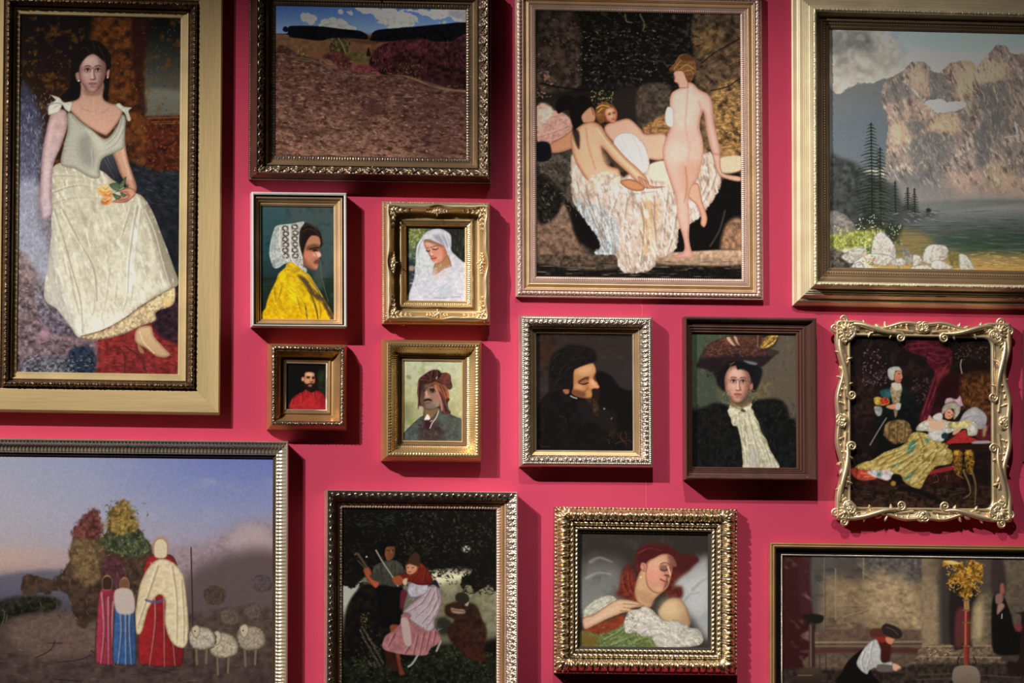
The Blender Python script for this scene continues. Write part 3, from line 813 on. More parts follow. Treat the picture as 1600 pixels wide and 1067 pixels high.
    P.poly('290 950 360 880 440 850 510 880 560 960 620 1030 700 1120 800 1210 860 1290 840 1330 780 1300 700 1220 600 1130 540 1060 510 1040 540 1160 640 1200 640 1280 560 1290 480 1260 420 1290 340 1180 300 1080', 'c99b7c', c2='d4b092', g=(.4, 1), e='94694f', er=7, soft=1.2)
    P.poly('360 900 470 900 500 1000 560 1180 480 1240 380 1140', 'd2a88c', soft=7, a=.7)
    P.line('400 900 420 1040 470 1200', 2.4, 'a87c62', a=.6, soft=1.5)
    P.line('480 900 560 1010 680 1140 800 1260', 2, 'e0bda2', a=.7)
    P.poly('420 1270 520 1220 640 1240 700 1300 560 1320 430 1330', 'c8b4a4', soft=3, tx=.15)
    P.poly('300 900 350 930 350 1050 320 1000', '17110f', soft=2.5, a=.8)
    P.v(830, 210, 4.7)
    P.poly('650 350 720 330 800 360 830 400 780 420 700 400', 'b9835f', e='7e523a', er=4)
    P.poly('780 310 840 340 880 380 980 385 900 400 820 390', 'bf9078', e='8a5c48', er=3)
    P.lines('800 320 830 390|830 340 850 400', 1, '7e5240', a=.7)
    # standing bather seen from behind
    P.v(830, 10, 4.7)
    skin = ('1150 560 1190 570 1230 610 1300 650 1330 720 1340 840 1370 980 1385 1080 1330 1080 1290 940 1270 800 1255 780 '
            '1235 880 1260 1000 1255 1120 1220 1260 1170 1340 1150 1440 1160 1560 1155 1700 1175 1800 1195 1840 1100 1850 1020 1840 '
            '1110 1800 1115 1720 1070 1560 1060 1420 1020 1300 980 1180 960 1060 990 960 1020 880 1030 790 1015 720 1030 640 1090 600')
    P.poly('1300 960 1380 1060 1390 1180 1420 1230 1530 1250 1530 1285 1440 1270 1370 1230 1330 1100', 'c9a28e', e='946a58', er=4, soft=1.2)
    P.poly('1140 1330 1220 1300 1250 1420 1270 1480 1290 1560 1270 1620 1240 1600 1240 1540 1210 1460 1150 1400', 'c99c86', e='94644f', er=4, soft=1.2)
    m = P.poly(skin, 'd0ada0', c2='c99c8e', g=(.15, 1), e='a57a6c', er=7, soft=1.1)
    P.clip = m
    P.poly('1050 640 1150 620 1240 680 1200 800 1160 900 1080 900 1040 780', 'dbbdae', soft=9, a=.7)
    P.line('1150 600 1140 740 1130 880 1150 980', 2.6, 'b48e80', a=.6, soft=1.8)
    P.line('1230 700 1250 800 1220 900', 3, 'ad8474', a=.6, soft=2)
    P.ell(1070, 1080, 15, 19, 'dcbcaf', .2, .7, .7)
    P.ell(1205, 1080, 10, 18, 'd4ac9c', 0, .7, .6)
    P.line('1160 1000 1158 1080 1150 1130', 1.6, 'b08474', a=.5, soft=1.4)
    P.poly('1080 1160 1150 1150 1240 1140 1230 1260 1160 1360 1120 1420 1100 1280', 'b48a70', soft=8, a=.42)
    P.poly('1070 1420 1110 1360 1140 1440 1150 1600 1120 1640 1080 1540', 'd2ab9c', soft=5, a=.6)
    P.line('1130 1180 1140 1320 1120 1440', 2, '86603f', a=.5, soft=2)
    P.clip = None
    P.poly('980 800 1000 740 1040 760 1045 860 1030 890 990 870', 'dcd0c6', e='a89a90', er=3)
    # her head
    P.poly('1045 490 1075 470 1130 480 1150 560 1150 600 1090 600 1075 570 1050 555 1052 530', 'c99f8a', e='966a56', er=3)
    P.line('1052 520 1050 552 1075 560', 1, '8e6250', a=.7)
    P.poly('1010 460 1050 420 1090 360 1150 355 1200 400 1210 470 1190 530 1150 560 1110 480 1050 480 1020 480', '7a5a38', c2='6a4630', tx=.2, ts=3)
    P.lines('1050 460 1100 400 1160 400|1080 470 1140 430 1190 460|1120 480 1170 470 1190 500', 1.4, 'a58654', a=.8)
    P.poly('1090 370 1140 350 1180 370 1190 400 1110 400', '5a3a28', soft=1.5)
    P.v()
    P.dabs(500, (838, 17, 1158, 436), ['ffffff', '000000'], (2, 6), (.8, 1.2), .8, 1.5, .07, 15)
    return P


ART['bathers'] = ([(838.6, 17), (1156.5, 23.4), (1157.8, 435.3), (838, 432.6)], art_bathers)


def art_mountain(q):
    P = Paint(q)
    P.v(1290, 40, 5.155)
    P.grad([(46, '8ca2bc'), (85, 'a6b0b4'), (120, 'b5b2a4'), (200, 'a8a498')])
    P.poly('0 0 360 30 560 60 620 200 640 330 560 420 400 450 200 480 0 520', '86847e', c2='96918a', soft=26, tx=.12, ts=14)
    P.poly('30 30 340 40 420 180 240 230 30 210', '70706c', soft=14, tx=.15, ts=12)
    P.poly('360 80 480 60 600 200 560 260 460 200', 'a7a69e', soft=9, a=.8, tx=.1, ts=6)
    P.poly('240 260 290 270 360 350 300 350', 'b5b0a6', soft=6, a=.8)
    P.mist('b7b4aa', 16, 5, .35, 1.1, .5)
    P.poly('640 60 1000 60 1830 80 1830 180 1200 230 900 230 700 150', '90a5bf', soft=16, a=.7)
    P.mist('c3c8c8', 12, 8, .4, 1.2, .35, 0, 2)
    # far dark ridge on the left
    P.poly('0 540 60 530 100 560 180 510 270 470 380 470 450 440 560 430 640 470 700 560 600 1100 0 1100', '66696a', c2='5c6165', g=(0, 1), soft=1.5, rag=1.5)
    P.poly('30 800 300 700 480 700 500 1060 30 1060', '5c646c', soft=16, a=.6)
    # massif
    mt = '450 600 470 470 560 400 620 370 690 300 740 288 800 295 840 340 870 370 920 380 990 310 1090 285 1170 280 1220 330 1270 270 1330 210 1370 165 1410 152 1460 170 1530 230 1830 300 1830 2000 500 2000 480 1100 500 800'
    m = P.poly(mt, '8d7f78', c2='6b6663', g=(0, 1), soft=.9, rag=1.2, tx=.1, ts=8)
    P.clip = m
    P.poly('690 370 830 370 840 560 800 620 700 520', 'a08a7c', soft=6)
    P.poly('1000 330 1200 300 1180 480 1100 600 1020 560', 'a68e7e', soft=7)
    P.poly('1220 320 1340 230 1480 330 1460 440 1260 480 1160 600 1140 500', 'ad9682', soft=8)
    P.poly('1360 330 1440 330 1430 400 1370 390', 'b99c7c', soft=5)
    P.poly('840 370 940 390 1010 560 940 620 840 590', '787370', soft=5)
    P.poly('520 620 800 620 880 700 820 800 760 900 640 980 560 1060 510 900', '9b877c', soft=8, tx=.12)
    P.poly('820 820 920 720 1060 720 1060 860 900 900', 'b0917a', soft=7)
    P.poly('540 800 640 800 680 900 560 960', 'a6907e', soft=7)
    P.poly('1260 480 1420 460 1500 640 1440 860 1300 860 1250 700', '77726e', soft=9)
    P.poly('1200 850 1300 820 1340 1000 1260 1150 1180 1000', '6c6b6a', soft=7)
    P.poly('660 780 780 780 780 860 660 880', '74706c', soft=6)
    P.poly('700 920 900 880 1020 920 1000 1100 720 1100', '6e6e6c', soft=8)
    P.poly('1450 640 1830 600 1830 840 1500 760', '96857e', soft=7)
    P.v(1290, 220, 5.155)
    P.poly('820 60 900 120 1000 100 1100 50 1180 100 1240 200 1180 260 1000 260 840 300 760 250 720 120', '787471', soft=8, tx=.15)
    P.poly('1000 0 1180 0 1180 180 1000 260', '978880', soft=8)
    P.poly('1350 180 1450 180 1540 300 1500 420 1340 440 1270 350', 'a58f78', soft=14, a=.8)
    P.poly('940 300 1240 240 1300 420 1830 280 1830 520 1150 520 960 420', '9a857a', soft=14)
    P.poly('500 250 900 300 980 500 600 600 500 450', '67686a', soft=20)
    P.v(1290, 40, 5.155)
    # snow field
    P.poly('810 620 920 600 1000 625 1090 610 1130 640 1060 680 1020 690 920 700 880 690', 'd8d4d0', soft=1.6, rag=1.5)
    P.poly('680 500 740 540 800 590 780 610 720 550', 'c9bfb4', soft=1.5)
    P.poly('1520 780 1545 800 1550 870 1530 850', 'd4d0cc', soft=1.2)
    P.lines('1020 720 1100 700|930 990 925 940 1000 880|1360 880 1400 860|1440 900 1560 880', 2, 'c0b4a8', a=.6)
    hi_ = m*np.clip((330-P.Y)/60, 0, 1)
    P.streak(hi_, '4c4847', 5, 56, 1.15, 2.6, .75, .05)
    P.streak(hi_, 'd2bda6', 3.6, 57, 1.05, 2.6, .6, .15)
    P.streak(hi_, '5a5654', 14, 58, .9, 1.8, .5, .1)
    P.clip = hi_
    for pg in ('840 370 940 390 1010 560 940 620 840 590', '1260 480 1420 460 1500 640 1440 860 1300 860 1250 700', '1200 850 1300 820 1340 1000 1260 1150 1180 1000', '660 780 780 780 780 860 660 880', '700 920 900 880 1020 920 1000 1100 720 1100', '560 440 640 460 700 560 560 620 470 600'):
        P.poly(pg, '646464', soft=4, a=.6, rag=3, rs=8)
    for pg in ('690 400 800 380 830 540 760 560', '1080 380 1180 330 1170 480 1060 580', '1340 300 1440 330 1430 420 1240 460', '540 800 640 800 680 900 560 960', '840 820 940 740 1050 740 1040 850'):
        P.poly(pg, 'ba9f88', soft=4, a=.55, rag=3, rs=8)
    P.clip = None
    P.poly('810 620 920 600 1000 625 1090 610 1130 640 1060 680 1020 690 920 700 880 690', 'd8d4d0', soft=1.6, rag=1.5)
    P.clip = hi_
    P.dabs(1500, (450, 290, 1830, 1180), ['6a635f', 'b5a08e', '7c736d', 'c2ad98', '5c5856', 'a08c80'], (3, 8), (.8, 1.7), lambda x, y: 1.1+.5*np.sin(x*.045), .45, .42, 9)
    P.dabs(300, (1000, 300, 1830, 900), ['c9b093', '5e5a58', '8f8078'], (5, 12), (.8, 1.6), 1.15, .3, .4, 10)
    P.clip = None
    P.v(1290, 220, 5.155)
    # haze over the far shore, lake
    P.poly('480 330 900 380 1830 480 1830 560 480 560', '77726e', soft=16, a=.8)
    P.poly('400 560 1830 510 1830 1040 500 1040', '646664', soft=4)
    yy = P.Y
    P.grad([(220, '000000'), (1e3, '000000')], a=0)
    lake = P.poly('500 590 900 580 1830 530 1830 1040 400 1040', '5e6263', a=0, soft=4)
    P.clip = lake
    P.grad([(325, '767472'), (338, '5e6162'), (352, '4c5050'), (366, '454a46'), (382, '414a42'), (394, '55573f'), (404, '7c6c4a'), (420, '94794c')])
    P.poly('560 720 760 740 860 840 640 920 540 860', '766440', soft=8, a=.8)
    P.poly('1000 760 1830 740 1830 880 1100 880', '344238', soft=10, a=.7)
    P.dabs(260, (560, 560, 1830, 900), ['3c4442', '66706c', '56605c', '2c3632', '5c6650'], (10, 34), (.8, 1.6), 0, .04, .4, 11)
    P.dabs(140, (1000, 890, 1830, 1040), ['a88c58', '5c4c30', 'c0a468', '7c6840'], (5, 14), (.8, 1.6), .05, .15, .5, 12)
    P.clip = None
    # dark wooded slope and firs
    P.poly('30 150 130 150 250 190 330 260 430 300 520 400 560 700 30 700', '3e4040', c2='383a39', soft=6, tx=.2, ts=6)
    P.poly('380 400 540 350 620 500 700 520 760 580 880 600 600 680 380 680', '424443', soft=8)
    P.dabs(60, (500, 560, 900, 660), ['7c7a76', '565654', '35363a'], (5, 12), (1, 2.2), .1, .3, .6, 13)

    def fir(cx, top, bot, w, c, lc, n=26, sd=1):
        r = np.random.RandomState(sd)
        P.line([cx, top, cx+4, bot], 1.4, '191b18')
        for i in range(n):
            t = (i+.6)/n
            y = top+(bot-top)*t
            hw = w*(.12+.88*t**.8)*(.7+.5*r.rand())
            for s_ in (-1, 1):
                P.line([cx, y-5, cx+s_*hw*.55, y+hw*.05, cx+s_*hw, y+hw*.22], 2.6, c, a=.9, w2=.8)
                if r.rand() < .55:
                    P.line([cx+s_*hw*.3, y-2, cx+s_*hw*.85, y+hw*.12], 1., lc, a=.6)
    for a_ in ((555, 330, 580, 50), (655, 380, 560, 46), (710, 385, 580, 42)):
        fir(a_[0], a_[1], a_[2], a_[3], '2d312d', '3c413b', 10, a_[0])
    fir(435, 60, 690, 120, '262c25', '4a5644', 24, 4)
    P.v(1290, 40, 5.155)
    fir(365, 790, 1560, 150, '232922', '5c6a50', 30, 5)
    P.v(1290, 220, 5.155)
    P.ell(822, 562, 4, 3.4, '2c2e2c', 0, .4)
    # foreground bank
    P.poly('30 580 120 585 200 640 240 720 160 760 30 770', '76726d', c2='5f5c58', e='55524e', er=5, tx=.15, ts=4)
    P.poly('30 770 200 740 320 680 420 690 480 780 440 860 300 860 140 880 30 900', '6c7040', c2='7a7c48', soft=3, tx=.25, ts=4)
    P.dabs(200, (30, 690, 480, 900), ['a8a860', '50582c', '8c9450', 'c4c080', '4a5030'], (2, 6), (.9, 1.8), 1.3, .6, .6, 14)
    P.poly('240 720 300 610 420 600 440 680 600 680 600 740 540 820 440 720', '2b2d28', soft=5, a=.85)
    P.dabs(90, (450, 660, 610, 840), ['76886c', '3c4a38', '98a888', '2c362a'], (2, 5), (1, 2), .8, 1.4, .7, 15)
    P.dabs(40, (240, 600, 420, 720), ['e0e0e0', 'a8a8b0', '6c7a5c'], (1.4, 3), (1, 1.6), 1, 1.4, .8, 16)
    P.poly('30 880 120 890 200 960 220 1030 30 1035', '4c4842', soft=3, tx=.3, ts=4)
    rocks = [('120 930 200 880 290 860 330 900 260 960 200 990 140 960', '96928c'), ('360 900 380 780 440 735 500 780 550 850 560 920 540 980 440 990 380 960', 'b0aba3'),
             ('300 930 420 910 540 940 500 1000 420 1010 360 990', 'a8a299'), ('610 880 640 870 690 930 680 990 640 980', '54524f'),
             ('690 930 740 920 770 960 750 1010 700 1020', 'b5aba0'), ('770 940 800 860 860 835 950 845 985 890 970 950 880 990 790 990', 'b2aaa0'),
             ('840 980 900 960 980 990 1020 1030 860 1038', 'c0b7a8'), ('1055 930 1090 910 1140 940 1190 1030 1080 1040', 'bdb4a6'),
             ('520 960 600 945 650 970 600 1010 520 1000', '9a9894'), ('200 1020 260 975 300 1000 300 1035', '9c9a98'), ('690 1010 800 1000 860 1038 690 1040', 'aaa095')]
    for i, (r, c) in enumerate(rocks):
        mm = P.poly(r, c, c2='8c8880', g=(.5, 1), e='6c6862', er=3, tx=.16, ts=3, seed=20+i)
    P.fold('440 760 480 840 520 960|860 850 840 920 870 970|1090 930 1110 980 1140 1030|200 900 240 930', 1.6, '77736c', 'd6d2ca', .6)
    P.poly('980 900 1060 900 1060 1010 990 1000', '5e5838', soft=4, a=.8, tx=.2)
    P.dabs(70, (290, 780, 400, 1000), ['58683c', '8aa060', '34402a', 'a8b880'], (2, 4), (1, 2), .8, 1.4, .8, 17)
    for x, y, c in ((330, 940, 'd0a08c'), (345, 925, 'e0b8a0'), (378, 965, 'c0605c'), (350, 800, 'd0a078'), (310, 920, 'b88a78')):
        P.ell(x, y, 2.6, 2.2, c, 0, .4)
    P.dabs(60, (300, 990, 700, 1035), ['7c7c5c', '4c5038', 'a09c80'], (2, 5), (.8, 1.5), 1.2, .6, .6, 18)
    P.v()
    return P


ART['mountain'] = ([(1296, 46.9), (1640, 52.6), (1640, 423.6), (1296, 418.5)], art_mountain)


def art_dozing(q):
    P = Paint(q, bg='2c2422')
    P.v(830, 510, 8.889)
    P.grad([(520, '362c2a'), (600, '342f2e'), (704, '1a1512')])
    P.poly('80 100 320 100 280 600 100 700 80 500', '33251e', soft=10, tx=.15, ts=8)
    P.poly('120 240 260 240 240 500 130 500', '3f2a1e', soft=9, a=.8)
    P.mist('443a38', 9, 3, .2, 1., .5)
    # dark chair back
    P.poly('900 640 1000 630 1120 700 1220 830 1340 890 1420 960 1420 1760 100 1760 80 1200 200 960 420 860', '14100f', c2='120f0e', soft=3)
    # coat
    P.v(830, 590, 8.889)
    P.poly('100 500 200 260 420 180 560 250 700 330 860 330 1000 400 1100 520 1200 700 1280 1020 100 1020', '191614', c2='131110', soft=2.5, tx=.3, ts=8)
    P.poly('660 330 840 340 960 420 1160 500 1180 800 1000 700 760 560', '231d1b', soft=6)
    P.fold('700 440 900 470 1000 560|420 540 500 640 520 760|1100 500 1140 620 1220 780|860 520 920 600 1060 700', 2.4, '0a0808', '302824', .6)
    P.lines('400 540 460 560 480 600', 1.2, '4a3e30', a=.6)
    P.dabs(70, (1060, 740, 1380, 980), ['4c2e26', '2c1a16', '6a4236'], (3, 8), (.8, 1.4), .8, 1., .5, 6)
    P.lines('1230 760 1240 840 1260 860|1300 750 1320 830|1180 900 1260 880 1360 860', 1.3, '6e4034', a=.6)
    P.lines('100 860 130 960 250 960', 1.8, '4a3226', a=.6)
    P.line('545 255 580 275 630 290', 1.6, 'b0aaa4')
    P.ell(1010, 430, 1.6, 1.2, '8a8480', .6, .4)
    P.ell(1110, 565, 1, 2, '6a6460', .3, .4)
    P.v(830, 510, 8.889)
    # hair
    P.poly('250 920 240 760 250 560 300 400 420 310 520 260 680 265 840 310 900 390 900 480 820 500 720 540 640 600 600 700 580 860 540 920 440 910 360 880', '1b1614', soft=3, tx=.3, ts=4)
    P.fold('320 460 400 400 520 380|300 620 360 520 460 500|400 700 440 600 540 540|520 300 640 310 760 340|600 480 720 440 860 460|360 800 400 740 480 720|500 620 560 580 620 560', 2.4, '0c0908', '3e3230', .6)
    # face
    f = '590 620 640 580 740 540 850 510 890 560 900 640 890 720 930 800 945 850 900 880 860 870 850 940 820 1010 740 1000 640 980 560 930 580 850 580 760'
    m = P.poly(f, 'bd8b5e', c2='a26a48', g=(0, 1), e='7c4c30', er=2.6)
    P.clip = m
    P.ell(760, 610, 13, 7, 'd2a578', -.2, .7, .9)
    P.poly('650 760 760 700 810 710 800 760 760 740 680 780', '4e2c1c', soft=1.5, a=.85)
    P.ell(735, 775, 6, 3.2, '9a6048', -.2, .4, .9)
    P.line('660 790 720 805 790 785', 2, '2a1610')
    P.poly('800 720 850 740 930 820 930 860 850 870 800 840', 'c98a62', soft=2)
    P.ell(860, 780, 4, 6, 'daa480', -.5, .6, .9)
    P.ell(665, 850, 8, 5, 'd09a6c', .2, .7, .8)
    P.ell(900, 840, 3, 2.4, 'd89a80', 0, .5, .9)
    P.poly('580 880 700 900 760 940 700 1000 560 940', '6c4632', soft=3, a=.85)
    P.ell(800, 930, 5, 6, 'b5854e', 0, .7, .9)
    P.poly('890 650 920 680 900 770 860 720', '4e3020', soft=1.5, a=.8)
    P.line('780 860 740 910 720 930', 1.3, '7c4c34', a=.7)
    P.clip = None
    P.poly('840 880 900 860 950 890 940 1000 900 1060 860 1020 850 950', '2c1c17', soft=2)
    P.poly('760 1010 860 1000 920 1080 940 1200 900 1240 860 1200 840 1100', '3c2c20', soft=2.5, tx=.3, ts=3)
    P.poly('440 880 520 880 520 930 480 945 450 920', '9a6450', soft=1.2)
    P.v()
    return P


ART['dozing'] = ([(837.8, 521), (988.3, 522), (987.6, 703.7), (837.8, 703.7)], art_dozing)


def art_hat(q):
    P = Paint(q, bg='4a4a3c')
    P.v(1070, 510, 8.889)
    P.poly('90 90 800 90 700 1200 90 1200', '444c40', soft=14)
    P.poly('100 90 600 90 450 300 200 420 100 400', '435240', soft=10)
    P.poly('1000 90 1560 90 1560 1300 1000 1200', '5c5348', soft=18)
    P.dabs(420, (90, 90, 1540, 1100), ['565a4c', '3c4238', '6a6254', '4c4a3e', '746450'], (4, 10), (1, 2.4), 1.3, .6, .4, 3)
    P.poly('900 880 1150 760 1160 960 1000 1040', '6e6448', soft=9, a=.7, tx=.2)
    P.poly('440 860 560 880 560 1040 460 1000', '5e5a44', soft=5, a=.7)
    # jacket
    P.v(1070, 615, 8.889)
    P.poly('90 300 160 220 300 180 420 130 600 180 660 300 760 560 800 800 860 1040 90 1040', '191818', c2='171819', soft=4, tx=.3, ts=6)
    P.poly('900 130 1000 90 1200 70 1340 100 1420 190 1460 330 1550 420 1550 1040 1280 1040 1180 800 1080 560 960 280', '181918', c2='171a1b', soft=4, tx=.3, ts=6)
    P.dabs(200, (90, 150, 780, 1000), ['262428', '0e0f0e', '222826', '2c2a2c'], (4, 9), (1, 2.4), 1.2, .8, .5, 4)
    P.dabs(160, (1000, 100, 1550, 1000), ['20262a', '0e0f0e', '1c2824', '303432'], (4, 9), (1, 2.4), 1.2, .8, .5, 5)
    P.line('1300 280 1340 230', 1.4, '4a4c4a', a=.6)
    # cravat
    m = P.poly('640 130 720 160 800 190 900 130 920 200 950 240 960 300 1020 400 1060 540 1130 640 1170 760 1240 880 1290 1040 840 1040 800 960 790 800 770 640 740 520 720 460 660 440 630 340 600 250', 'bdb69a', c2='b2ac98', e='8a846c', er=3.5, tx=.1, ts=4)
    P.clip = m
    P.fold('740 280 760 420 800 620|820 300 840 480 880 700 900 1000|880 300 930 500 980 700 1040 960|960 320 1040 560 1120 760 1200 1000|820 460 830 700 860 960|700 340 690 420|640 230 760 260 860 240', 2.8, '837d64', 'ddd8c0', .75)
    P.streak(m, '7c765e', 3.4, 61, 1.15, 4, .6)
    P.streak(m, 'eae6d0', 3, 62, 1.15, 4, .5, .2)
    P.dabs(260, (620, 140, 1280, 1040), ['d8d2b8', '9c967c', 'c4bea4', 'b8b4a4', 'e4dec8'], (3, 8), (1, 2.2), 1.2, .5, .45, 6)
    P.poly('860 800 1000 780 1010 1000 860 1000', 'aca8a6', soft=8, a=.5)
    P.clip = None
    P.poly('770 240 800 210 840 240 820 260', '4c4a3e', soft=1.2)
    P.poly('800 190 900 130 930 160 860 230', 'd4cdb4', soft=1.3)
    P.poly('600 220 700 210 740 300 640 330 600 270', 'c8c1a6', soft=1.6, tx=.1)
    P.v(1070, 510, 8.889)
    # hair
    P.poly('400 640 480 560 600 480 900 480 1040 560 1070 640 1040 760 990 880 930 900 900 700 640 600 560 700 550 900 460 820 430 720', '1c1719', soft=3)
    P.poly('960 580 1060 600 1040 740 980 850', '18202a', soft=4, a=.7)
    P.dabs(40, (310, 600, 450, 740), ['2c2522', '3c342e'], (2, 4), (1, 1.6), 1, 1.4, .6, 9)
    # face
    P.face(728, 800, 42, 58, .03, .12, skin='c09484', sh='7a5044', hi='dcb8a6', lip='9c5850', eye='2c1c16', brow='4a3428', jaw=.66, pitch=-.06)
    P.poly('550 640 580 580 640 500 700 520 730 600 800 590 900 640 920 560 820 480 620 460 540 560', '1c1719', soft=1.6)
    P.lines('600 620 640 540 690 500|640 620 650 560|780 600 840 620|620 530 660 510', 1.2, '8a6c50', a=.6)
    P.poly('890 820 940 790 945 860 910 890', 'a87868', e='7a4e42', er=2.5)
    P.poly('620 980 700 1060 800 1070 880 1000 900 1100 640 1110', '7a5e44', soft=3, a=.8)
    P.lines('650 1090 760 1150 860 1090', 1.5, '4a3826', a=.5)
    # lace collar shadow of veil
    P.dabs(70, (520, 900, 640, 1080), ['6a6a58', '8a8874', '3c3c32'], (1.5, 3), (1, 1.4), 1, 1.4, .6, 10)
    P.dabs(70, (880, 880, 1000, 1060), ['5c5a48', '8a8668', '34332a'], (1.5, 3), (1, 1.4), 1, 1.4, .6, 11)
    # hat
    P.poly('170 570 190 480 240 380 330 260 480 180 640 130 900 120 1100 120 1280 120 1290 180 1240 270 1180 310 1300 350 1240 410 1160 490 1060 560 900 540 760 480 600 500 520 580 420 640 300 590', '2a2322', soft=2.5)
    P.poly('230 430 300 290 440 210 620 140 900 130 1060 130 1160 280 1160 390 900 410 720 380 500 430 320 450', '56382e', c2='402a2a', g=(0, 1), soft=3, tx=.2, ts=4)
    P.dabs(260, (260, 150, 1150, 420), ['6e4638', '3c2826', '7c5444', '4c3430', '8a6048'], (3, 8), (1, 1.8), .3, .9, .5, 7)
    P.poly('170 560 260 470 420 440 520 480 520 580 400 640 280 590', '261d20', soft=3)
    P.poly('1160 320 1300 350 1220 410 1150 390', '3c3630', soft=1.5)
    P.poly('580 160 620 150 660 210 700 270 660 260 610 210', 'c0a088', soft=1.6)
    P.poly('680 145 720 150 740 220 760 260 720 230', 'b8967c', soft=1.6)
    P.line('640 165 690 250', 1.2, '7c5c4a', a=.8)
    P.poly('1060 240 1120 150 1200 120 1290 115 1280 160 1230 250 1160 290 1060 300', 'a08040', soft=1.6, tx=.3, ts=3)
    P.lines('1080 280 1150 200 1260 130|1100 290 1180 230 1280 150|1060 260 1100 190 1160 140', 1.4, '5c4422', a=.8)
    P.lines('1090 270 1160 190 1240 130|1130 290 1200 240 1260 190', 1.2, 'd0b070', a=.8)
    P.line('1015 120 1012 200 1010 290', 1.2, '9a7c68', a=.7)
    P.poly('820 480 880 480 1000 510 980 540 900 530', '6c7074', soft=2)
    P.poly('760 500 900 530 1020 560 900 600 780 590', '14181c', soft=2.5)
    P.v()
    P.dabs(420, (1081, 521, 1243, 730), ['ffffff', '000000'], (2, 5), (.8, 1.2), 1.4, .5, .06, 14)
    return P


ART['hat'] = ([(1081.7, 521), (1242.7, 522.6), (1244, 730.8), (1080.7, 729.8)], art_hat)


